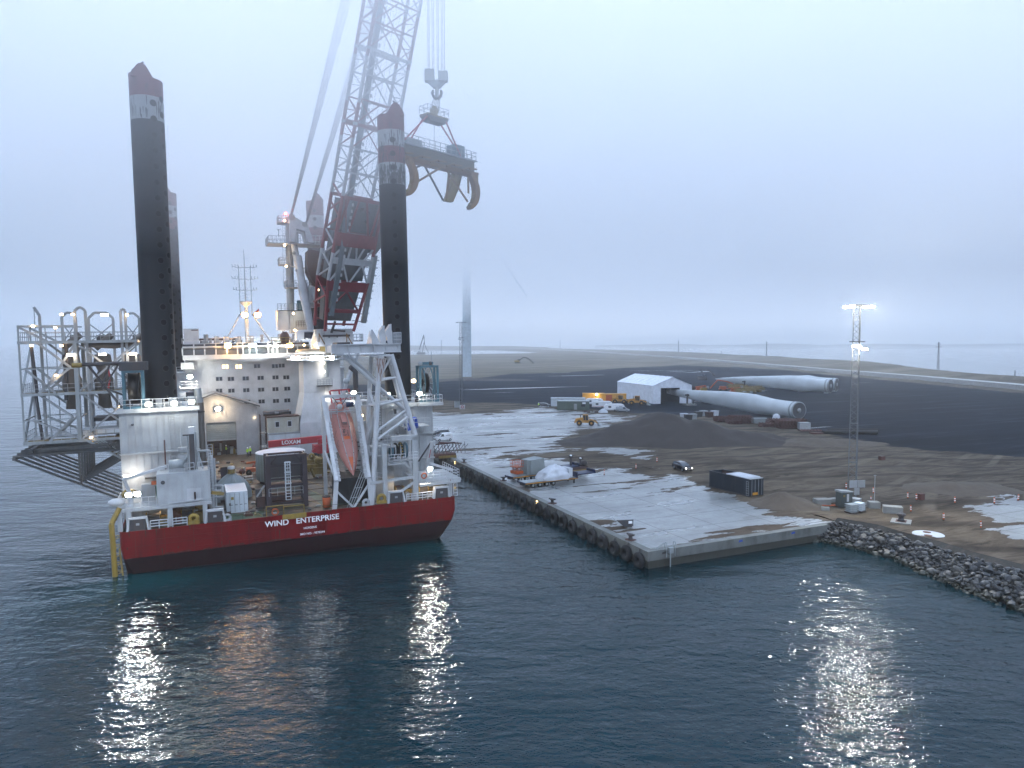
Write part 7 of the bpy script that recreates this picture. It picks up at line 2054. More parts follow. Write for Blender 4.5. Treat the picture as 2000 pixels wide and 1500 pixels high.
# cabinets and tanks at the mast foot
t = Thing("switch_cabinet", "dark green-grey switch cabinet with a slanted lid beside the lit mast", "cabinet", Qp(1648, 990), None, .25)
mb = MB(); mb.box((-.95, -.6, .1), (.95, .6, 2.25), M_TEAL and paint("cabinet_green_grey", (.045, .06, .06), .5, .4)); mb.prism([(-1.05, 2.25), (1.05, 2.25), (1.05, 2.35), (-1.05, 2.55)], -.75, .7, M_STEEL); t.part("cabinet_body", mb)
mb = MB(); mb.box((.0, -.63, .9), (.35, -.6, 2.0), M_WHITE2); mb.box((-.6, -.63, 1.6), (-.3, -.6, 1.9), M_YELD); t.part("notice", mb)
for i, (px, py, lab, mt) in enumerate(((1663, 1001, "grey caged liquid tank nearest the water below the lit mast", M_TARP), (1678, 998, "bluish caged liquid tank beside the grey one below the lit mast", M_CONT), (1671, 989, "wrapped pallet tank standing right at the foot of the lit mast", M_GREYW))):
    t = Thing("caged_tank", lab, "liquid tank", Qp(px, py), None, .3 + .3 * i, "caged liquid tanks")
    mb = MB(); rings = []
    for z, w in ((.15, .5), (.2, .62), (1.15, .62), (1.25, .5)): rings.append([(w * a, w * b, z) for a, b in ((-1, -.7), (-.7, -1), (.7, -1), (1, -.7), (1, .7), (.7, 1), (-.7, 1), (-1, .7))])
    mb.loft(rings, mt, False); t.part("tank_bottle", mb); mb = MB()
    for z in (.2, .45, .7, .95, 1.2):
        for a, b in (((-.66, -.66), (.66, -.66)), ((.66, -.66), (.66, .66)), ((.66, .66), (-.66, .66)), ((-.66, .66), (-.66, -.66))): mb.tube((*a, z), (*b, z), .025, M_STEEL, 4)
    for k in range(6):
        x = -.66 + k * .264; mb.tube((x, -.66, 0), (x, -.66, 1.2), .02, M_STEEL, 4); mb.tube((.66, x, 0), (.66, x, 1.2), .02, M_STEEL, 4)
    mb.box((-.66, -.66, 0), (.66, .66, .12), M_BROWN); t.part("cage", mb)


def block(px, py, w, d, h, rot, label, name="concrete_block", mat=None, cat="concrete block"):
    t = Thing(name, label, cat, Qp(px, py), None, rot); mb = MB(); b = .06
    mb.loft([[(x * (w / 2 - i), y * (d / 2 - i), z) for x, y in ((-1, -1), (1, -1), (1, 1), (-1, 1))] for z, i in ((-.05, 0), (h - b, 0), (h, b))], mat or M_CONC); t.part("block_body", mb); return t


block(1743, 1001, 2.5, 1.3, .95, -.35, "long pale concrete block lying on the sand right of the lit mast")
t = block(1706, 991, 1.5, 1.1, .9, -.1, "square concrete block that carries a thin upright pole"); mb = MB(); mb.tube((.1, 0, .9), (.1, 0, 4.8), .04, M_GREYW, 6); mb.tube((-.1, 0, 4.7), (.3, 0, 4.7), .03, M_GREYW, 5); t.part("pole", mb)
block(1605, 984, 2.2, 1.3, .8, .1, "rough concrete lump left of the green-grey cabinet", mat=M_CONC); block(1625, 980, 1.8, .9, .55, .4, "low concrete slab behind the rough lump by the cabinet"); block(1612, 996, 1.1, .5, .45, -.2, "small concrete kerb piece in front of the rough lump")
t = Thing("orange_hose", "coil of orange hose lying on the sand beside the green-grey cabinet", "hose", Qp(1632, 989), None, 0); mb = MB(); mb.path([(-1.8, .5, .08), (-1, .1, .08), (-.2, .2, .08), (.4, -.3, .08), (1.2, -.2, .1), (.6, .4, .1), (-.4, .6, .1)], .07, M_ORANGE, 6); t.part("hose_coil", mb)

# white oval disc with two brown openings
t = Thing("white_marker_disc", "white oval slab with two round brown openings lying on the sand above the rocks", "slab", Qp(1813, 1044), None, .1)
mb = MB(); mb.lathe([(.01, .09), (1.75, .09), (1.8, .05), (1.8, 0)], (0, 0, 0), M_TARPW, 36); t.part("disc", mb)
for x, y in ((-.55, -.75), (.35, .75)):
    mb = MB(); mb.lathe([(.01, .12), (.48, .12), (.48, .06)], (x, y, 0), paint("rusty_brown_plate", (.12, .06, .035), .8, .5), 20); t.part("opening", mb)

# big dark open-top container
pos = Qp(1428, 955); dirv = (Qp(1464, 971) - Qp(1385, 951)); ang = math.atan2(dirv.y, dirv.x)
t = Thing("open_top_container", "dark blue open-top container with a white cover over its near half", "container", (Qp(1464, 971) + Qp(1385, 951)) / 2, None, ang)
Lc = dirv.length; Wc = 2.9; hc2 = 2.75
mb = MB()
mb.box((-Lc / 2, 0, .15), (Lc / 2, .12, hc2), M_DARKBLUE); mb.box((-Lc / 2, Wc - .12, .15), (Lc / 2, Wc, hc2), M_DARKBLUE); mb.box((-Lc / 2, .12, .15), (-Lc / 2 + .12, Wc - .12, hc2), M_DARKBLUE); mb.box((-Lc / 2 + .12, .12, .15), (Lc / 2 - .12, Wc - .12, .4), M_BROWN)
for k in range(30): x = -Lc / 2 + .2 + k * (Lc - .4) / 29; mb.box((x - .06, -.05, .2), (x + .06, .01, hc2 - .08), M_DARKBLUE)
mb.box((-Lc / 2, -.07, hc2 - .12), (Lc / 2, .13, hc2 + .03), M_DARKBLUE); mb.box((-Lc / 2, Wc - .13, hc2 - .1), (Lc / 2, Wc + .05, hc2 + .03), M_DARKBLUE); mb.box((-Lc / 2, -.06, .0), (Lc / 2, .1, .16), M_DKSTEEL); mb.box((-Lc / 2, Wc - .1, 0), (Lc / 2, Wc + .02, .16), M_DKSTEEL)
mb.box((-Lc / 2 + .14, .14, .9), (-Lc / 2 + 5.6, .2, hc2 - .1), M_BROWN); mb.box((-Lc / 2 + .14, Wc - .2, .9), (-Lc / 2 + 5.6, Wc - .14, hc2 - .1), M_BROWN); t.part("container_shell", mb)
for s in (0, 1):
    mb = MB(); a, b = (.06, Wc / 2 - .02) if s == 0 else (Wc / 2 + .02, Wc - .06); mb.box((Lc / 2 - .1, a, .18), (Lc / 2, b, hc2 - .05), M_DARKBLUE); dr = t.part("door", mb)
    mb = MB()
    for f in (.25, .75): y = a + (b - a) * f; mb.tube((Lc / 2 + .05, y, .15), (Lc / 2 + .05, y, hc2 - .1), .03, M_STEEL, 6)
    t.part("locking_bar", mb, parent=dr)
mb = MB(); mb.loft([[(x, y, hc2 + z) for x, y in ((-.6, -.02), (Lc / 2 - .7, -.02), (Lc / 2 - .7, Wc + .02), (-.6, Wc + .02))] for z in (.04, .16)], M_TARPW); mb.loft([[(-.4, .3, hc2 + .16), (Lc / 2 - 1, .3, hc2 + .16), (Lc / 2 - 1, Wc - .3, hc2 + .16), (-.4, Wc - .3, hc2 + .16)], [(-.1, .9, hc2 + .3), (Lc / 2 - 1.3, .9, hc2 + .3), (Lc / 2 - 1.3, Wc - .9, hc2 + .3), (-.1, Wc - .9, hc2 + .3)]], M_TARPW); mb.box((Lc / 2 - .68, 0, hc2 - .02), (Lc / 2, Wc, hc2 + .05), M_STEEL); t.part("white_cover", mb)
mb = MB(); mb.box((Lc / 2 + .09, .55, .25), (Lc / 2 + .12, 1.6, .65), M_YCONT); t.part("number_plate", mb)
mb = MB(); mb.ladder((Lc / 2 - .35, -.15, .2), (Lc / 2 - .35, -.15, 2.4), M_GREYW, .45); t.part("ladder", mb)

# tipping skip
t = Thing("tipping_skip", "grey wedge-shaped tipping skip standing on the concrete near the quay edge", "skip", Qp(1218, 1028), None, .15)
mb = MB(); mb.prism([(-1.2, 1.0), (1.1, 1.0), (1.1, .15), (-.1, .1)], -.65, .65, M_DKSTEEL); mb.prism([(-1.28, 1.06), (1.15, 1.06), (1.15, 1.0), (-1.28, 1.0)], -.7, .7, M_GREYW); mb.box((.0, -.5, 0), (1.0, -.3, .15), M_DKSTEEL); mb.box((0, .3, 0), (1, .5, .15), M_DKSTEEL); t.part("skip_body", mb)
mb = MB(); mb.box((.45, -.68, .5), (.95, -.655, .85), M_TEXT); t.part("plate", mb)


# heaps ------------------------------------------------------------------------------
def heap(name, label, cat, centre, peaks, ext, res, mat, slope=.62, noise=.25, seed=0):
    mb = MB(); rs = np.random.RandomState(seed); nx = int(ext[0] * 2 / res); ny = int(ext[1] * 2 / res)
    X, Y = np.meshgrid(np.linspace(-ext[0], ext[0], nx), np.linspace(-ext[1], ext[1], ny)); Zz = np.full(X.shape, -0.6)
    for (x, y, h, rx, ry) in peaks:
        d = np.sqrt(((X - x) / rx) ** 2 + ((Y - y) / ry) ** 2); z = h * (1 - d) ; z = np.where(d < .25, h * (1 - .125 - d * d * 2), z)
        Zz = np.logaddexp(Zz * 3, z * 3) / 3
    P = np.stack([X.ravel(), Y.ravel()], 1); nz = (vnoise(P + 500, 2.3, seed) - .5) * noise * 2 + (vnoise(P + 500, .8, seed + 1) - .5) * noise
    Zz = Zz + nz.reshape(X.shape) * np.clip(Zz + .5, 0, 1) - .05
    mb.v = [(float(a), float(b), float(c)) for a, b, c in zip(X.ravel(), Y.ravel(), Zz.ravel())]; k = mb.m(mat)
    for j in range(ny - 1):
        for i in range(nx - 1):
            a = j * nx + i
            if max(mb.v[a][2], mb.v[a + nx + 1][2], mb.v[a + 1][2], mb.v[a + nx][2]) < -.3: continue
            mb.f.append((a, a + 1, a + nx + 1, a + nx)); mb.mi.append(k); mb.sm.append(True)
    o = mb.build(name); o.location = centre; tag(o, label, cat); return o


M_GRAV = paint("dark_gravel", (.034, .028, .025), .9, .6, (.045, .036, .031), scale=1.8, streak=1.0)
M_SANDH = paint("brown_sand", (.075, .058, .043), .9, .5, (.11, .09, .068), scale=1.5, streak=1.0)
c = Qp(1302, 864)
heap("gravel_heap", "long dark gravel heap in the middle of the yard behind the sand", "gravel heap", c, [(0, 6, 7.8, 17, 16), (-9, 4, 5.0, 12, 12), (9, 4, 5.8, 14, 12), (19, 1, 3.2, 12, 10), (-16, 1, 2.2, 9, 8), (25, 4, 2.0, 8, 7), (-21, -2, .8, 6, 5)], (40, 26), .8, M_GRAV, seed=3)
heap("sand_heap", "small brown sand heap just right of the dark open-top container", "sand heap", Qp(1528, 984), [(0, 0, 2.1, 4.2, 4.2), (2.2, -1, 1.1, 3, 3), (-2.4, -.8, 1.0, 2.4, 2.4)], (8, 7), .3, M_SANDH, seed=5)
heap("sand_heap", "low spread sand mound out on the tracked sand right of the lit mast", "sand heap", Qp(1862, 955), [(0, 0, 1.1, 8, 5), (5, 1, .8, 6, 4)], (15, 8), .5, M_SANDH, seed=6)
heap("sand_heap", "long low sand bank in front of the dark pipes at the yard edge", "sand heap", Qp(1600, 866), [(0, 0, 1.3, 16, 6), (-12, 2, 1.0, 10, 5)], (30, 10), .8, M_SANDH, seed=8)


# vehicles ------------------------------------------------------------------------------
def car(name, label, cat, pos, rot, L, Wd, H, paintm, kind='estate', lights=False, group=None):
    t = Thing(name, label, cat, pos, None, rot, group); h = Wd / 2
    gl, bl = .28, .88 if kind != 'van' else 1.0
    if kind == 'estate': side = [(-.5, .35), (-.5, .62), (-.48, .95), (.12, .98), (.22, .95), (.5, .74), (.5, .35)]; top = [(-.46, .95), (-.42, 1.42), (-.05, 1.47), (.1, 1.35), (.26, .95)]
    elif kind == 'van': side = [(-.5, .35), (-.5, 1.1), (.22, 1.12), (.34, 1.02), (.5, .85), (.5, .35)]; top = [(-.495, 1.1), (-.48, 1.8), (-.4, 1.86), (.12, 1.84), (.33, 1.08)]
    else: side = [(-.5, .38), (-.5, .85), (-.42, .95), (.22, .98), (.5, .8), (.5, .38)]; top = [(-.34, .95), (-.24, 1.4), (.02, 1.45), (.12, 1.38), (.28, .96)]
    s = H / (1.86 if kind == 'van' else 1.47)
    def ring(pts, w): return [(x * L, w, z * s) for x, z in pts]
    mb = MB(); mb.loft([ring(side, -h * .94), ring(side, -h), ring(side, h), ring(side, h * .94)], paintm); mb.prism([(x * L, z * s) for x, z in side], -h, h, paintm)
    tp = [(x * L, z * s) for x, z in top]; n = len(tp)
    lo = [(x * L, z * s) for x, z in top]
    def cab(w0, w1, grow=0.0):
        rings = []
        for sg in (-1, 1):
            rings.append([(x, sg * (w0 if z < 1.12 * s else w1), z) for x, z in tp])
        return rings
    mb.loft(cab(h * .97, h * .80), paintm); mb.box((-L * .5 - .04, -h * .9, .4), (-L * .5, h * .9, .6), M_DKSTEEL); mb.box((L * .5, -h * .9, .38), (L * .5 + .05, h * .9, .55), M_DKSTEEL)
    t.part("car_body", mb)
    mb = MB(); zc = 1.0 * s; zt = (1.36 if kind != 'van' else 1.7) * s
    xa, xb = (-.40 * L, .20 * L) if kind == 'estate' else ((.02 * L, .27 * L) if kind == 'van' else (-.28 * L, .2 * L))
    for sg in (-1, 1):
        y0 = sg * (h * .965 + .012); y1 = sg * (h * .83 + .012)
        mb.add([(xa, y0, zc + .06), (xb, y0, zc + .06), (xb - .12 * L, y1, zt), (xa + .04 * L, y1, zt)], [(0, 1, 2, 3)], M_CARGLASS)
    fx0, fx1 = (tp[-1][0], tp[-2][0]); fz0, fz1 = tp[-1][1], tp[-2][1]
    mb.add([(fx0 - .02, -h * .86, fz0 + .06), (fx0 - .02, h * .86, fz0 + .06), (fx1 + .06, h * .72, fz1 + .0), (fx1 + .06, -h * .72, fz1 + .0)], [(0, 1, 2, 3)], M_CARGLASS)
    if kind != 'van': mb.add([(tp[0][0] - .02, -h * .84, zc), (tp[0][0] - .02, h * .84, zc), (tp[1][0] - .03, h * .7, tp[1][1] - .06), (tp[1][0] - .03, -h * .7, tp[1][1] - .06)], [(0, 1, 2, 3)], M_CARGLASS)
    t.part("window", mb)
    for x in (-.32 * L, .31 * L):
        for sg in (-1, 1):
            mb = MB(); mb.lathe([(.2, -.11), (.33, -.11), (.34, 0), (.33, .11), (.2, .11)], (x, sg * (h - .08), .34), M_BLACK, 18, 'y'); w_ = t.part("wheel", mb)
            mb = MB(); mb.lathe([(.01, -.05), (.2, -.05)], (x, sg * (h + .03) + (.05 if sg > 0 else .05), .34), M_SILVER, 12, 'y'); mb.lathe([(.01, .0), (.21, .0)], (x, sg * (h + .035), .34), M_SILVER, 12, 'y'); t.part("rim", mb, parent=w_)
    for sg in (-1, 1):
        mb = MB(); y = sg * h * .68; mb.ball((L * .485, y, .68 * s), (.10, .2, .1), glow("headlight_on", (1, .97, .9), 7) if lights else M_CARGLASS, 8, 5); t.part("headlight", mb)
        mb = MB(); mb.box((-L * .5 - .02, sg * h * .7 - .12, .75 * s), (-L * .5 + .02, sg * h * .7 + .12, .95 * s), paint("tail_lamp_red", (.2, .01, .01), .3, .1)); t.part("tail_lamp", mb)
    return t


p1, p2 = Qp(1314, 912), Qp(1352, 922); d_ = p2 - p1; car("estate_car", "dark estate car with its headlights on driving across the sand", "car", Qp(1333, 918), math.atan2(d_.y, d_.x) - .1, 4.7, 1.85, 1.5, M_CARPAINT, 'estate', True)
lamp([o for o in COL.objects if o.name.startswith("estate_car")][0], (2.7, 0, .7), 12, (1, .95, .85), .1)
d_ = Qp(850, 861) - Qp(880, 859); t = car("white_van", "small white delivery van parked on the concrete beside the ship", "van", Qp(866, 861), math.atan2(d_.y, d_.x), 4.5, 1.9, 1.95, M_VAN, 'van')
mb = MB(); mb.box((-1.5, .93, 1.35), (-.2, .98, 1.5), M_STEEL); t.part("side_lettering_strip", mb)
car("estate_car", "dark car parked behind the small white van beside the ship", "car", Qp(860, 850), math.atan2(d_.y, d_.x), 4.6, 1.85, 1.5, M_CARPAINT, 'estate')
car("dark_car", "dark car parked behind the green cabin beside a person in hi-vis", "car", Qp(1064, 795), math.atan2(-.15, 1), 4.6, 1.85, 1.6, M_CARPAINT, 'estate')
car("dark_car", "small dark car parked in front of the green cabin's right end", "car", Qp(1132, 800), math.atan2(-.1, 1), 4.3, 1.8, 1.6, M_CARPAINT, 'hatch')
car("silver_car", "silver people carrier parked in front of the white caravans", "car", Qp(1216, 804), math.atan2(-.2, 1), 4.8, 1.9, 1.8, M_SILVER, 'van')
person(None, Qp(1052, 796), .6, "person in hi-vis jacket standing behind the dark parked car at the green cabin")


def loader(label, px, py, rot, s=1.0):
    t = Thing("wheel_loader", label, "wheel loader", Qp(px, py), None, rot, "yellow wheel loaders")
    Y_ = paint("loader_yellow", (.40, .20, .03), .5, .4, (.12, .08, .04)); z = lambda *a: tuple(q * s for q in a)
    mb = MB(); mb.loft([[z(-3.4, -1.1, 1.0), z(-3.4, 1.1, 1.0), z(-3.3, 1.0, 2.1), z(-3.3, -1.0, 2.1)], [z(-.8, -1.1, .9), z(-.8, 1.1, .9), z(-.8, 1.0, 2.5), z(-.8, -1.0, 2.5)]], Y_); mb.box(z(-.8, -.8, .9), z(1.6, .8, 1.7), Y_); mb.box(z(-3.6, -1.2, .8), z(-3.2, 1.2, 1.4), Y_); t.part("loader_body", mb)
    mb = MB(); mb.loft([[z(-1.0, -.8, 1.7), z(.7, -.8, 1.7), z(.7, .8, 1.7), z(-1.0, .8, 1.7)], [z(-.9, -.75, 3.2), z(.4, -.75, 3.2), z(.4, .75, 3.2), z(-.9, .75, 3.2)]], M_CARGLASS); mb.box(z(-1.05, -.85, 3.2), z(.6, .85, 3.4), Y_)
    for x, y in ((-1, -.8), (-1, .8), (.65, -.8), (.65, .8), (-.2, -.82), (-.2, .82)): mb.beam(z(x, y, 1.6), z(x * .75 if x > 0 else x, y, 3.2), .12 * s, .12 * s, Y_)
    t.part("cab", mb)
    mb = MB(); mb.tube(z(-1.8, .3, 2.3), z(-1.8, .3, 3.2), .1 * s, M_BLACK, 8); t.part("exhaust", mb)
    for x in (-2.1, 1.6):
        for sg in (-1, 1):
            mb = MB(); mb.lathe([(.35 * s, -.3 * s), (.8 * s, -.3 * s), (.85 * s, -.15 * s), (.85 * s, .15 * s), (.8 * s, .3 * s), (.35 * s, .3 * s)], z(x, sg * 1.15, .85), M_BLACK, 20, 'y'); w_ = t.part("wheel", mb)
            mb = MB(); mb.lathe([(.02, .02), (.36 * s, .02)], z(x, sg * 1.42, .85), Y_, 14, 'y'); mb.lathe([(.02, -.02), (.36 * s, -.02)], z(x, sg * 1.42, .85), Y_, 14, 'y'); t.part("rim", mb, parent=w_)
        for sg in (-1, 1):
            mb = MB(); pts = [(x + 1.0 * math.cos(R(a)), .85 + 1.0 * math.sin(R(a))) for a in range(20, 161, 28)]
            for a, b in zip(pts[:-1], pts[1:]): mb.beam(z(a[0], sg * 1.15, a[1]), z(b[0], sg * 1.15, b[1]), .6 * s, .08 * s, Y_)
            t.part("mudguard", mb)
    mb = MB()
    for sg in (-.5, .5): mb.beam(z(.9, sg, 1.9), z(2.8, sg, 1.4), .25 * s, .35 * s, Y_); mb.beam(z(2.8, sg, 1.4), z(3.6, sg, .6), .25 * s, .3 * s, Y_)
    mb.beam(z(1.2, 0, 1.6), z(3.0, 0, 1.7), .15 * s, .2 * s, M_DKSTEEL); t.part("lift_arm", mb)
    mb = MB(); mb.prism([(3.4 * s, .15 * s), (4.7 * s, .1 * s), (3.9 * s, .35 * s), (3.7 * s, 1.3 * s), (3.5 * s, 1.35 * s)], -1.5 * s, 1.5 * s, M_STEEL); t.part("bucket", mb)


loader("yellow wheel loader parked at the near left end of the gravel heap", 1145, 831, R(-8), .95)
loader("yellow wheel loader parked by the white tent hall, behind the other one", 1213, 788, R(-25), 1.0)
loader("yellow wheel loader parked in front of the white tent hall's side wall", 1246, 791, R(-22), 1.05)


# trailers -----------------------------------------------------------------------------
def trailer(label, p0, p1, lift, ax_n=4):
    a, b = Qp(*p0), Qp(*p1); d = b - a; L = d.length; t = Thing("flatbed_trailer", label, "trailer", a, None, math.atan2(d.y, d.x), "flatbed trailers on the quay")
    mb = MB(); mb.box((0, -1.3, .75), (L, 1.3, .98), M_NAVY); mb.box((0, -1.34, .8), (L, -1.3, .9), M_YCONT); mb.box((.1, -1.2, .98), (L - .2, 1.2, 1.01), M_STEEL); mb.box((0, -.5, .45), (L, .5, .75), M_DKSTEEL)
    if lift: mb.box((L, -1.25, 1.35), (L + 3.8, 1.25, 1.55), M_NAVY); mb.box((L - .3, -1.3, .8), (L, 1.3, 1.9), M_NAVY); mb.box((L + 3.7, -1.25, 1.35), (L + 3.8, 1.25, 2.0), M_NAVY); mb.box((L - .6, -1.0, 0), (L - .4, -.8, .8), M_DKSTEEL); mb.box((L - .6, .8, 0), (L - .4, 1.0, .8), M_DKSTEEL)
    t.part("load_bed", mb)
    for k in range(ax_n):
        for sg in (-1, 1):
            mb = MB(); mb.lathe([(.2, -.2), (.42, -.2), (.44, 0), (.42, .2), (.2, .2)], (1.6 + k * 1.35, sg * 1.0, .44), M_BLACK, 16, 'y'); w_ = t.part("wheel", mb)
            mb = MB(); mb.lathe([(.02, 0), (.2, 0)], (1.6 + k * 1.35, sg * 1.21, .44), M_STEEL, 12, 'y'); t.part("hub", mb, parent=w_)
    return t


tA = trailer("navy flatbed trailer farther from the camera carrying a scissor lift and a covered box", (994, 941), (1092, 928), True)
tB = trailer("navy flatbed trailer nearer the camera carrying a domed load under white tarpaulin", (1018, 953), (1120, 941), True)
bA = Qp(1006, 936); d_ = Qp(1092, 928) - Qp(994, 941); ra = math.atan2(d_.y, d_.x)
t = Thing("scissor_lift", "orange scissor lift standing on the farther flatbed trailer", "scissor lift", Vector((*Qp(1008, 938)[:2], 3.02)), None, ra)
mb = MB(); mb.box((-.6, -.9, .2), (.9, .9, .7), M_ORANGE); t.part("chassis", mb)
mb = MB()
for k in range(3):
    for sg in (-.6, .6): mb.beam((-.5, sg, .7 + k * .22), (.8, sg, .92 + k * .22), .08, .08, M_ORANGE); mb.beam((.8, sg, .7 + k * .22), (-.5, sg, .92 + k * .22), .08, .08, M_DKSTEEL)
t.part("scissor_arms", mb); mb = MB(); mb.box((-.65, -.9, 1.35), (.95, .9, 1.45), M_ORANGE); mb.rail([(-.65, -.9, 1.45), (.95, -.9, 1.45), (.95, .9, 1.45), (-.65, .9, 1.45), (-.65, -.9, 1.45)], M_ORANGE, 1.0, .04, .6, 2); t.part("basket", mb)
t = Thing("covered_crate", "tall boxy load under a draped grey tarpaulin on the farther trailer", "covered load", Vector((*Qp(1040, 935)[:2], 3.02)), None, ra + .1)
mb = MB(); rr = random.Random(4); rings = []
for i in range(8):
    f = i / 7; ring = []
    for k in range(32):
        a = 2 * math.pi * k / 32; m_ = max(abs(math.cos(a)), abs(math.sin(a))); w = 1.55 * (1 + .12 * (1 - f)) + .07 * math.sin(7 * a + 2) * (1 - f * .5) + .05 * math.sin(13 * a)
        ring.append((w * math.cos(a) / m_ * 1.0, w * .8 * math.sin(a) / m_, .05 + 2.55 * f + (.12 * math.cos(a) if f > .9 else 0)))
    rings.append(ring)
mb.loft(rings, M_TARP); t.part("tarpaulin", mb); mb = MB(); mb.box((-1.6, -1.2, 0), (1.6, 1.2, .08), M_BROWN); t.part("pallet", mb)
t = Thing("covered_dome", "rounded bulky load wrapped in white tarpaulin on the nearer trailer", "covered load", Vector((*Qp(1083, 945)[:2], 3.02)), None, ra)
mb = MB(); shroud(mb, 0, 0, 0, 2.9, 2.0, 2.5, M_TARPW, 8, n=44, m=14, pw=.75)
for v_i in range(len(mb.v)):
    x, y, z = mb.v[v_i]; mb.v[v_i] = (x + .12 * math.sin(z * 4 + x * 3), y + .1 * math.sin(z * 5 + y * 3), z + .06 * math.sin(7 * x))
mb.box((2.2, -1.2, .0), (3.0, 1.2, 1.6), M_TARPW); t.part("tarpaulin", mb); mb = MB(); mb.box((-2.6, -1.1, 0), (2.9, 1.1, .06), M_BROWN); t.part("pallet", mb)
t = Thing("steel_cradle", "dark steel transport cradle with upright clamps behind the white covered load", "cradle", Qp(1118, 925), None, ra)
mb = MB(); mb.box((-2.6, -1, .8), (2.8, 1, 1.3), M_BROWN); mb.box((-2.6, -1.05, .55), (2.8, 1.05, .8), M_YELD); mb.box((-2.2, -.8, 0), (-1.8, .8, .6), M_DKSTEEL); mb.box((1.8, -.8, 0), (2.2, .8, .6), M_DKSTEEL); t.part("cradle_base", mb)
for x, h in ((-.4, 2.0), (1.9, 1.3)):
    mb = MB(); mb.tube((x, 0, 1.3), (x, 0, 1.3 + h), .22, M_DKSTEEL, 8); mb.tube((x - .45, 0, 1.3 + h + .1), (x, 0, 1.2 + h - .2), .14, M_DKSTEEL, 6); mb.tube((x + .45, 0, 1.3 + h + .1), (x, 0, 1.2 + h - .2), .14, M_DKSTEEL, 6); mb.ball((x, 0, 1.35 + h), .22, M_TEXT, 8, 5); t.part("clamp", mb)
mb = MB(); mb.lathe([(.1, -.5), (.5, -.5), (.5, .5), (.1, .5)], (2.4, -.2, 1.8), M_DKSTEEL, 14, 'y'); mb.ball((.9, 0, 1.6), .4, M_DKSTEEL); t.part("hub_part", mb)

# gangway raft at the quay edge by the ship's starboard quarter
t = Thing("gangway_frame", "rusty orange tubular gangway frame lying on the quay edge behind the ship's stern", "gangway", Qp(872, 893), None, .4)
mb = MB(); rr = random.Random(3)
mb.box((-3.6, -1, .2), (1.8, 1.2, .9), M_RUSTRED); mb.box((-2.0, -1.3, 0), (1.8, -1, .5), M_YELD)
for k in range(10): x = -3.4 + k * .8; mb.tube((x, -1, .9), (x + rr.uniform(-.6, .6), .6, 3.0), .08, rr.choice((M_RUSTRED, M_DKSTEEL)), 5); mb.tube((x, 1, .9), (x + .8, -.6, 2.7), .07, M_DKSTEEL, 5)
mb.tube((-1.5, .6, 3.1), (3.6, .6, 2.7), .14, M_RUSTRED, 6); mb.tube((-2.5, -.5, 2.9), (1.6, -.5, 3.1), .14, M_RUSTRED, 6); mb.tube((-3.6, .4, .9), (-3.6, .4, 3.6), .12, M_RED, 6); t.part("gangway_truss", mb)

# cabins, containers, caravans ------------------------------------------------------------
def boxhouse(name, label, cat, px, py, rot, L, Wd, H, wall, roofm, extra=None):
    t = Thing(name, label, cat, Qp(px, py), None, rot); mb = MB(); mb.box((0, 0, .1), (L, Wd, H), wall)
    for k in range(int(L / .6)): mb.box((k * .6, -.03, .15), (k * .6 + .08, 0, H - .1), wall)
    t.part("wall", mb); mb = MB(); mb.box((-.1, -.15, H), (L + .1, Wd + .1, H + .18), roofm); t.part("roof", mb)
    if extra: extra(t)
    return t


def gc_extra(t):
    mb = MB(); mb.box((6.0, -.06, .2), (7.1, -.03, 2.3), M_GREYW); t.part("door", mb); mb = MB(); mb.box((8.6, -.06, 1.3), (10, -.03, 2.1), M_GLASS); t.part("window", mb); mb = MB(); mb.box((9.0, -.08, 2.3), (10.2, -.04, 2.8), M_TEXT); t.part("notice", mb)
rr0 = -.06
boxhouse("green_cabin", "long dark green site cabin with a pale door standing at the yard edge", "cabin", 1088, 801, rr0, 11.5, 4.0, 3.1, M_LGREEN, M_STEEL, gc_extra)
t = boxhouse("white_office", "pale grey flat-roofed office cabin behind the long green cabin", "cabin", 1076, 794, rr0, 13.0, 6.0, 2.9, M_CONT, M_STEEL); mb = MB()
for k in range(9): mb.box((.5 + k * 1.4, -.1, 3.1), (.6 + k * 1.4, 6, 3.14), M_TARPW)
t.part("roof_batten", mb)
for i, (px, py, L, lab, ex) in enumerate(((1138, 783, 9.0, "yellow container nearer the green cabin, left of the lit one", 0), (1166, 784, 12.0, "yellow container with a lamp burning on its corner beside the tent hall", 1))):
    t = boxhouse("yellow_container", lab, "container", px, py, -.05, L, 3.0, 3.0, M_YCONT, M_YCONT)
    if ex:
        mb = MB(); mb.box((3.6, -.05, .2), (6.2, -.03, 2.7), M_ORANGE); t.part("door", mb); mb = MB(); mb.ball((-.2, -.3, 2.9), .3, M_LAMPW, 8, 6); t.part("work_lamp", mb); lamp(t.e, (-.2, -.9, 2.7), 160, (1, .9, .7), .2)


def caravan(px, py, rot, L, label):
    t = Thing("caravan", label, "caravan", Qp(px, py), None, rot, "white caravans beside the cabins"); pr = [(0, .5), (0, 1.6), (.5, 2.4), (1.4, 2.6), (L - 1.2, 2.6), (L - .3, 2.2), (L, 1.5), (L, .5)]
    mb = MB(); mb.prism(pr, -1.15, 1.15, M_VAN); t.part("caravan_body", mb)
    for x in (1.4, L - 2.0): mb = MB(); mb.box((x, -1.18, 1.3), (x + 1.0, -1.15, 1.9), M_GLASS); t.part("window", mb)
    mb = MB(); mb.box((.1, -1.17, .7), (L - .1, -1.15, .85), M_RED if "red" in label else M_STEEL); t.part("stripe", mb)
    mb = MB(); mb.lathe([(.1, -.1), (.34, -.1), (.34, .1), (.1, .1)], (L / 2, -1.1, .36), M_BLACK, 14, 'y'); mb.beam((L, 0, .5), (L + 1.0, 0, .5), .1, .1, M_STEEL); t.part("wheel", mb)


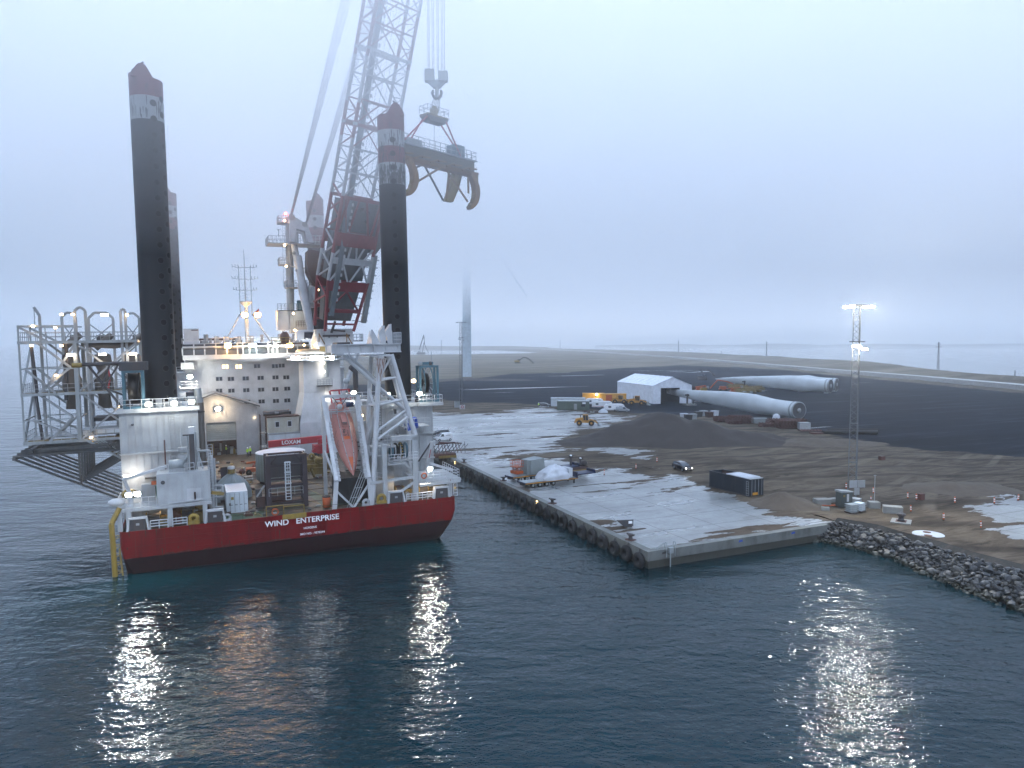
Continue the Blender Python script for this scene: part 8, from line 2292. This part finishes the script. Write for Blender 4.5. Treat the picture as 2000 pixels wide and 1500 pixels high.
caravan(1143, 791, -.1, 7, "white caravan farthest back in the row beside the green cabin"); caravan(1156, 797, -.12, 7.5, "white caravan with a red stripe in the middle of the row"); caravan(1180, 803, -.08, 7.2, "white caravan nearest the camera in the row beside the silver car")
t = Thing("wrapped_pallet", "small pointed pile wrapped in white sheet in front of the caravans", "covered pile", Qp(1178, 806), None, 0); mb = MB(); shroud(mb, 0, 0, 0, 1.6, 1.2, 1.5, M_TARPW, 6, n=16, m=5); t.part("sheet", mb)
t = Thing("scrap_pile", "low pile of boards and stones in front of the caravans", "pile", Qp(1152, 806), None, 0); mb = MB(); rr = random.Random(6)
for k in range(18): x, y = rr.uniform(-3, 3), rr.uniform(-1, 1); mb.box((x, y, 0), (x + rr.uniform(.3, 1.2), y + .4, rr.uniform(.2, .7)), rr.choice((M_CONC, M_BROWN, M_STEEL)))
t.part("board", mb)

# tent hall ---------------------------------------------------------------------------
a, b = Qp(1206, 777), Qp(1276, 789); d = b - a; L = d.length; an = math.atan2(d.y, d.x); c3 = Qp(1327, 780)
t = Thing("tent_hall", "big white ridged tent hall with a wind turbine blade reaching out of its open end", "tent", a, None, an)
nrm = Vector((-math.sin(an), math.cos(an), 0)); Wt = 17.0; ev, rg = 7.2, 10.6
M_TENT = paint("white_tent_cloth", (.62, .66, .72), .5, .15, (.3, .3, .3))
mb = MB(); mb.box((0, 0, 0), (L, .1, ev), M_TENT); mb.box((0, Wt - .1, 0), (L, Wt, ev), M_TENT); mb.box((0, .1, 0), (.1, Wt - .1, ev), M_TENT); mb.prism([(.1, ev), (Wt - .1, ev), (Wt / 2, rg - .1)], 0, .1, M_TENT, 'x')
for k in range(9): x = L * k / 8; mb.box((x - .1, -.06, 0), (x + .1, 0, ev), M_TENT)
t.part("side_wall", mb)
mb = MB(); mb.box((L - .1, .1, 0), (L, 3.2, ev), M_TENT); mb.box((L - .1, Wt - 5.4, 0), (L, Wt - .1, ev), M_TENT); mb.box((L - .1, 3.2, 6.2), (L, Wt - 5.4, ev), M_TENT); mb.prism([(.1, ev), (Wt - .1, ev), (Wt / 2, rg - .1)], L - .1, L, M_TENT, 'x'); t.part("gable_wall", mb)
mb = MB(); mb.add([(-.2, -.2, ev - .05), (L + .2, -.2, ev - .05), (L + .2, Wt / 2, rg), (-.2, Wt / 2, rg), (-.2, Wt + .2, ev - .05), (L + .2, Wt + .2, ev - .05)], [(0, 1, 2, 3), (3, 2, 5, 4)], M_TENT)
for k in range(9): x = L * k / 8; mb.beam((x, -.2, ev), (x, Wt / 2, rg + .05), .25, .1, M_TENT)
t.part("roof", mb)
mb = MB(); mb.box((L - 8, .3, .02), (L - 7.9, Wt - .3, 6), M_DKSTEEL); mb.box((L - .25, 6.5, 4.2), (L - .15, 7.2, 6.2), M_DKSTEEL); t.part("inner_curtain", mb)


# wind turbine blades -------------------------------------------------------------------
def blade(label, root, tip, zr, chord, rr_, flip=1, stand=True):
    d = tip - root; L = d.length; t = Thing("turbine_blade", label, "wind turbine blade", Vector((root.x, root.y, 2.0)), None, math.atan2(d.y, d.x), "wind turbine blades lying in the yard")
    prof = [(0, rr_, rr_, 0), (.03, rr_, rr_, 0), (.08, rr_ * 1.0, rr_ * .98, 0), (.15, rr_ * 1.05, rr_ * .85, .1), (.24, rr_ * 1.25, rr_ * .7, .4), (.32, chord * .5, rr_ * .55, .7), (.42, chord * .47, rr_ * .42, .8), (.6, chord * .36, rr_ * .28, .9), (.8, chord * .23, rr_ * .17, 1.1), (.93, chord * .13, rr_ * .1, 1.25), (1.0, .12, .06, 1.35)]
    rings = []; n = 24
    for f, hz, th, up in prof:
        ring = []
        for k in range(n):
            a = 2 * math.pi * k / n; x = math.cos(a); y = math.sin(a); sharp = .35 * min(1, max(0, (f - .1) * 4))
            yy = y * th * (1 - sharp * max(0, -x)); ring.append((f * L, flip * yy, zr + up * .9 + (hz * x if x > 0 else hz * x)))
        rings.append(ring)
    mb = MB(); mb.loft(rings, M_BLADE, True); bo = t.part("blade_shell", mb)
    mb = MB(); mb.lathe([(rr_ * .9, -.05), (rr_ * 1.05, -.05), (rr_ * 1.05, .35), (rr_ * 1.0, .35)], (0, 0, zr), M_STEEL, 30, 'x'); mb.lathe([(.02, .0), (rr_ * .94, .0)], (-.12, 0, zr), paint("root_end_plate", (.05, .055, .065), .6, .4), 30, 'x'); mb.lathe([(.02, -.14), (rr_ * .3, -.14), (rr_ * .3, -.1)], (0, 0, zr), M_STEEL, 16, 'x'); mb.lathe([(rr_ * 1.02, 1.2), (rr_ * 1.05, 1.2), (rr_ * 1.05, 1.8), (rr_ * 1.02, 1.8)], (0, 0, zr), M_STEEL, 30, 'x'); t.part("root_flange", mb)
    mb = MB(); mb.box((.6, -2.0, 0), (2.4, 2.0, .5), M_TARPW); mb.beam((1.5, -1.8, .4), (1.2, -1.0, zr - rr_ + .4), .25, .3, M_STEEL); mb.beam((1.5, 1.8, .4), (1.2, 1.0, zr - rr_ + .4), .25, .3, M_STEEL); t.part("root_stand", mb)
    if stand:
        mb = MB(); x = .72 * L; mb.box((x - 1.6, -2.2, 0), (x + 1.6, 2.2, .6), M_CONC); mb.box((x - .9, -1.6, .6), (x - .4, -1.1, 4.4), M_DKSTEEL); mb.box((x - .9, 1.1, .6), (x - .4, 1.6, 4.4), M_DKSTEEL); mb.box((x - .7, -1.6, 3.6), (x + .6, 1.6, 4.2), M_DKSTEEL); mb.box((x + .3, -1.6, .6), (x + .6, -1.2, 3.6), M_TARPW); t.part("tip_stand", mb)
    return t


def Gz(px, py, Y): return W(px, py, Y)
r1 = Qp(1560, 822); r1c = Vector((r1.x, r1.y, 2)); zt_ = 2.6
tip1 = Vector(W(1285, 772, 303)); blade("nearest wind turbine blade, its tip inside the white tent hall", r1c, Vector((tip1.x, tip1.y, 2)), 3.2, 6.2, 2.6)
r2 = Qp(1622, 768); tip2 = W(1397, 738, 392); blade("wind turbine blade lying farther back with its tip to the left", Vector((r2.x, r2.y, 2)), Vector((tip2.x, tip2.y, 2)), 3.5, 6.8, 3.1)
r3 = Qp(1641, 766); tip3 = W(1416, 737, 400); blade("wind turbine blade farthest back, mostly hidden behind its neighbour", Vector((r3.x + .5, r3.y + 5, 2)), Vector((tip3.x, tip3.y, 2)), 3.5, 6.4, 3.1)

# wind turbine tower with rotor lost in fog ---------------------------------------------
tw = Qp(912, 736); t = Thing("wind_turbine", "pale wind turbine tower rising from the flats and vanishing into the fog", "wind turbine", tw, None, 0)
M_TOW = paint("tower_pale_paint", (.36, .42, .46), .45, .1, (.3, .3, .3))
mb = MB(); mb.lathe([(3.35, 0), (3.3, 1), (3.1, 30), (2.85, 60), (2.5, 90), (2.2, 118)], (0, 0, 0), M_TOW, 32); t.part("tower", mb)
mb = MB(); mb.box((-4, -9, 118), (4, 8, 125), M_TOW); t.part("nacelle", mb); mb = MB(); mb.lathe([(.1, -4), (2, -3), (2.4, 0)], (0, -9, 121.5), M_TOW, 16, 'y'); t.part("hub", mb)
for k in range(3):
    a = R(-57 + 120 * k); mb = MB(); rings = []
    for f, w in ((0, 1.3), (.05, 1.4), (.2, 2.4), (.5, 1.5), (.8, .9), (1, .2)):
        cx = math.cos(a) * f * 78; cz = 121.5 + math.sin(a) * f * 78; px_, pz_ = -math.sin(a), math.cos(a); rings.append([(cx + px_ * w, -10, cz + pz_ * w), (cx, -9.4, cz), (cx - px_ * w, -10, cz - pz_ * w), (cx, -10.8, cz)])
    mb.loft(rings, M_TOW, True); t.part("rotor_blade", mb)
heap("tower_mound", "low dark earth bank around the foot of the wind turbine tower", "earth bank", Qp(925, 742), [(0, 0, 1.8, 26, 9), (-30, -5, 1.2, 20, 8), (24, -4, 1.0, 18, 7)], (60, 20), 2.0, M_GRAV, seed=9)


# machinery parked beyond the near blade ---------------------------------------------------
def lift_machine(px, py, rot, mat, arm, label, group="parked lifting machines behind the near blade"):
    t = Thing("parked_boom_lift", label, "boom lift", Qp(px, py), None, rot, group); mb = MB(); mb.box((-2, -1.1, .5), (2, 1.1, 1.2), mat); mb.box((-1.6, -1, 1.2), (1.4, 1, 2.3), mat); t.part("chassis", mb)
    for x in (-1.4, 1.4):
        mb = MB()
        for sg in (-1, 1): mb.lathe([(.1, -.2), (.5, -.2), (.5, .2), (.1, .2)], (x, sg * 1.1, .5), M_BLACK, 12, 'y')
        t.part("wheel", mb)
    mb = MB()
    for p, q in zip(arm[:-1], arm[1:]): mb.beam((p[0], 0, p[1]), (q[0], 0, q[1]), .5, .55, mat)
    t.part("folded_arm", mb); mb = MB(); x, z = arm[-1]; mb.rail([(x, -.9, z), (x + .9, -.9, z), (x + .9, .9, z), (x, .9, z)], M_STEEL, 1.0, .06, .6); t.part("basket", mb)


lift_machine(1366, 765, 0, M_ORANGE, [(-2, 2.3), (3.0, 3.0), (3.4, 1.6)], "red-orange boom lift parked closest to the tent hall, its arm folded flat")
lift_machine(1412, 763, 0, M_ORANGE, [(-6.5, 1.2), (-2.8, 5.4), (2.2, 4.6), (5, 3.4)], "red-orange excavator-like lift with its arm raised in a high bend")
lift_machine(1434, 768, 0, M_ORANGE, [(-3, 2.3), (3, 2.6)], "red-orange boom lift parked in front of the yellow lattice gear")
lift_machine(1374, 767, 0, M_YEL, [(-1.5, 2.0), (1.5, 2.2)], "small yellow lift standing right of the flat folded red one")
for i, (px, py, lab) in enumerate(((1440, 760, "yellow lattice lifting gear lying behind the red boom lifts, left end"), (1472, 765, "yellow lattice lifting gear lying at the right end of the machine row"), (1455, 769, "yellow lattice lifting gear lying nearest the blade in the machine row"))):
    t = Thing("lattice_gear", lab, "lifting gear", Qp(px, py), None, .1 * i, "yellow lattice gear"); mb = MB()
    for k in range(3): mb.truss((-5, k * 1.6 - 1.6, 1 + .5 * k), (5, k * 1.6 - 1.2, 1.4 + .4 * k), (0, .5, 0), (0, 0, .5), 7, .12, .08, M_YELD)
    t.part("lattice_frame", mb); mb = MB(); rr = random.Random(20 + i)
    for k in range(6): x = rr.uniform(-5, 4); mb.box((x, -2, 0), (x + rr.uniform(.8, 2), 1.5, rr.uniform(.5, 1.3)), rr.choice((M_DKSTEEL, M_YELD, M_STEEL)))
    t.part("ballast", mb)
t = Thing("machine_parts", "jumble of dark machine parts beside the tent hall's open end", "machine parts", Qp(1345, 764), None, 0); mb = MB(); rr = random.Random(30)
for k in range(16): x = rr.uniform(-6, 6); mb.box((x, rr.uniform(-1, 1), 0), (x + rr.uniform(.5, 2), 2, rr.uniform(.4, 2)), rr.choice((M_DKSTEEL, M_STEEL, M_BROWN)))
t.part("machine_part", mb)
def excavator(px, py, label, mat, s, arm, rot=0):
    t = Thing("excavator", label, "excavator", Qp(px, py), None, rot); mb = MB(); mb.box((-2 * s, -1.4 * s, 0), (2 * s, 1.4 * s, 1.0 * s), M_DKSTEEL); t.part("track_frame", mb); mb = MB(); mb.box((-2.2 * s, -1.3 * s, 1.1 * s), (1.2 * s, 1.3 * s, 2.2 * s), mat); mb.box((.0, -1.2 * s, 2.2 * s), (1.3 * s, 0, 3.1 * s), M_CARGLASS); t.part("house", mb)
    mb = MB()
    for p, q in zip(arm[:-1], arm[1:]): mb.beam((p[0] * s, 0, p[1] * s), (q[0] * s, 0, q[1] * s), .5 * s, .6 * s, M_DKSTEEL)
    t.part("digging_arm", mb); mb = MB(); x, z = arm[-1]; mb.prism([((x - .6) * s, z * s), ((x + .6) * s, z * s), ((x + .4) * s, (z - 1.1) * s), ((x - .6) * s, (z - .7) * s)], -.7 * s, .7 * s, M_DKSTEEL); t.part("bucket", mb)
excavator(1011, 710, "long-armed yellow excavator working far out on the sand flats", M_YEL, 1.7, [(1, 2), (4, 4.4), (7, 3.6), (10.5, .9)])
excavator(1372, 742, "dark excavator with raised arm on the yard behind the machine row", M_DKSTEEL, 1.2, [(1, 2), (-1, 5.5), (4, 5.0), (6.5, 3.0)], .2)

# formwork stacks etc.
def stack(px, py, L, Wd, n, label, rot=0, mat=None):
    t = Thing("formwork_stack", label, "stack", Qp(px, py), None, rot, "stacks of rusty red formwork"); rr = random.Random(int(px))
    for k in range(n):
        mb = MB(); z = .15 + k * .38; ox, oy = rr.uniform(-.3, .3), rr.uniform(-.2, .2); mb.box((-L / 2 + ox, -Wd / 2 + oy, z), (L / 2 + ox, Wd / 2 + oy, z + .12), mat or M_RUSTRED)
        for j in range(int(L / .9) + 1): x = -L / 2 + ox + j * .9; mb.box((x, -Wd / 2 + oy - .02, z + .12), (x + .12, Wd / 2 + oy + .02, z + .3), mat or M_RUSTRED)
        t.part("formwork_panel", mb)
    mb = MB(); mb.box((-L / 2, -Wd / 2, 0), (L / 2, Wd / 2, .13), M_BROWN); t.part("timber_support", mb)
for a in ((1413, 823, 5.0, 4, 4, "rusty red formwork stack lying left in the row before the near blade"), (1447, 826, 6.0, 4, 6, "tallest rusty red formwork stack, square and right of the gap"), (1433, 828, 4, 3, 3, "low rusty red formwork stack in front of the tallest one"), (1500, 834, 4.5, 3, 3, "pale rusty formwork stack in front of the white dome"), (1519, 831, 5.5, 4, 5, "rusty red formwork stack right beside the white dome"), (1541, 836, 6.5, 3.5, 6, "long rusty red formwork stack near the grey box"), (1557, 831, 5, 3, 5, "rusty red formwork stack farthest right in the row"), (1583, 842, 6, 2, 1, "single flat rusty red panel at the right end of the row")):
    stack(*a, rot=.05 + .02 * (a[0] % 7 - 3))
t = Thing("white_dome", "small white dome-shaped tank standing among the red formwork", "tank", Qp(1516, 824), None, 0); mb = MB(); mb.lathe([(1.1, 0), (1.15, 1.2), (.95, 2.0), (.5, 2.45), (.01, 2.55)], (0, 0, 0), M_TARPW, 20); t.part("dome", mb); mb = MB(); mb.lathe([(1.2, 0), (1.2, .15), (.2, .15)], (0, 0, 0), M_STEEL, 20); t.part("foot_ring", mb)
block(1570, 838, 3.0, 2.0, 1.9, 0, "grey square box at the right end of the red formwork", "grey_box", M_GREYW, "box"); block(1484, 826, 4.5, 2, 1.5, .1, "pale covered pallet left of the white dome", "covered_pallet", M_TARP, "pallet")
for i, (px, py, m_, lab) in enumerate(((1336, 818, M_TARPW, "pale tank at the left end of the yard store beside the gravel heap"), (1344, 820, M_DKSTEEL, "black bin beside the pale tank at the gravel heap"), (1353, 819, M_STEEL, "grey bin right of the black bin at the gravel heap"), (1364, 814, M_DKSTEEL, "dark crate standing left of the red formwork"), (1374, 812, M_GREYW, "pale crate beside the dark crate left of the red formwork"), (1385, 815, M_BROWN, "brown crate just left of the first red formwork stack"), (1396, 812, M_TARPW, "white wrapped crate behind the first red formwork stack"))):
    t = Thing("storage_bin", lab, "bin", Qp(px, py), None, .1 * i); mb = MB(); mb.loft([[(x * w, y * w * .7, z) for x, y in ((-1, -1), (1, -1), (1, 1), (-1, 1))] for z, w in ((0, 1.0), (1.6, 1.15))], m_); t.part("bin_body", mb); mb = MB(); mb.box((-1.2, -.85, 1.6), (1.2, .85, 1.72), m_); t.part("lid", mb)
t = Thing("pipe_bundle", "black pipes lying on the ground behind the lit mast", "pipes", Qp(1622, 848), None, -.05); mb = MB()
for k in range(3): mb.tube((-2 + k, k * .9, .55 + (k == 2) * .3), (12 + k * .5, k * .9, .55 + (k == 2) * .3), .5, M_BLACK, 12)
mb.box((-5, -.5, 0), (-2, 1.5, .4), M_RUSTRED); t.part("pipe", mb)
t = Thing("red_crate", "lone rusty box lying out on the tracked sand behind the lit mast", "box", Qp(1722, 899), None, .4); mb = MB(); mb.box((-.5, -.4, 0), (.5, .4, .8), M_RUSTRED); t.part("crate_shell", mb); mb = MB(); mb.box((-.55, -.45, .8), (.55, .45, .88), M_BROWN); t.part("lid", mb)

# distant pylons, crane rig -------------------------------------------------------------------
for i, (px, py, py0, lab) in enumerate(((1497, 697, 667, "thin power pylon on the dike left of the lit mast"), (1325, 690, 665, "thin power pylon farther left along the hazy dike"), (1832, 722, 668, "lattice power pylon standing by the water right of the lit mast"), (1409, 693, 686, "short dark pole on the dike between two pylons"), (1094, 681, 664, "faint far pylon above the hazy flats"), (862, 686, 664, "faint pylon beyond the pale lagoon"), (1982, 738, 723, "short post on the shore at the right edge of the view"))):
    b = Qp(px, py); zt = W(px, py0, b.y).z; H = zt - 2; t = Thing("power_pylon", lab, "pylon", b, None, 0, "power pylons along the dike"); s = H / 30; mb = MB(); w = .8 * s + .1; rc = .07 + b.y * .00007
    mb.truss((0, 0, 0), (0, 0, H), (w, 0, 0), (0, w, 0), 9, rc, rc * .7, M_DKSTEEL, (w * .3, 0, 0), (0, w * .3, 0)); t.part("lattice", mb)
    if H > 14: mb = MB(); mb.beam((-3.4 * s, 0, H * .82), (3.4 * s, 0, H * .82), .3, .3, M_DKSTEEL); mb.beam((-2.4 * s, 0, H * .93), (2.4 * s, 0, H * .93), .3, .3, M_DKSTEEL); t.part("cross_arm", mb)
b = Qp(828, 692.2); t = Thing("floating_crane", "faint dredging crane standing at the far lagoon shore", "crane", b, None, 0); Hh = W(828, 654, b.y).z - 2; s = b.y / FPX; mb = MB()
mb.beam((0, 0, Hh), (-9 * s, 0, 9 * s), 2 * s, 2 * s, M_DKSTEEL); mb.beam((0, 0, Hh * .6), (9 * s, 0, 2), 1.2 * s, 1.2 * s, M_DKSTEEL); mb.beam((0, 0, Hh * .95), (1.2 * s, 0, Hh * .55), 1.5 * s, 1.5 * s, M_DKSTEEL); mb.beam((0, 0, Hh * .6), (-3 * s, 0, 2), 1.2 * s, 1.2 * s, M_DKSTEEL); t.part("crane_boom", mb); mb = MB(); mb.box((-13 * s, -10, 0), (2 * s, 10, 4 * s), M_DKSTEEL); mb.box((-11 * s, -8, 4 * s), (-7 * s, 8, 7 * s), M_GREYW); t.part("pontoon", mb)
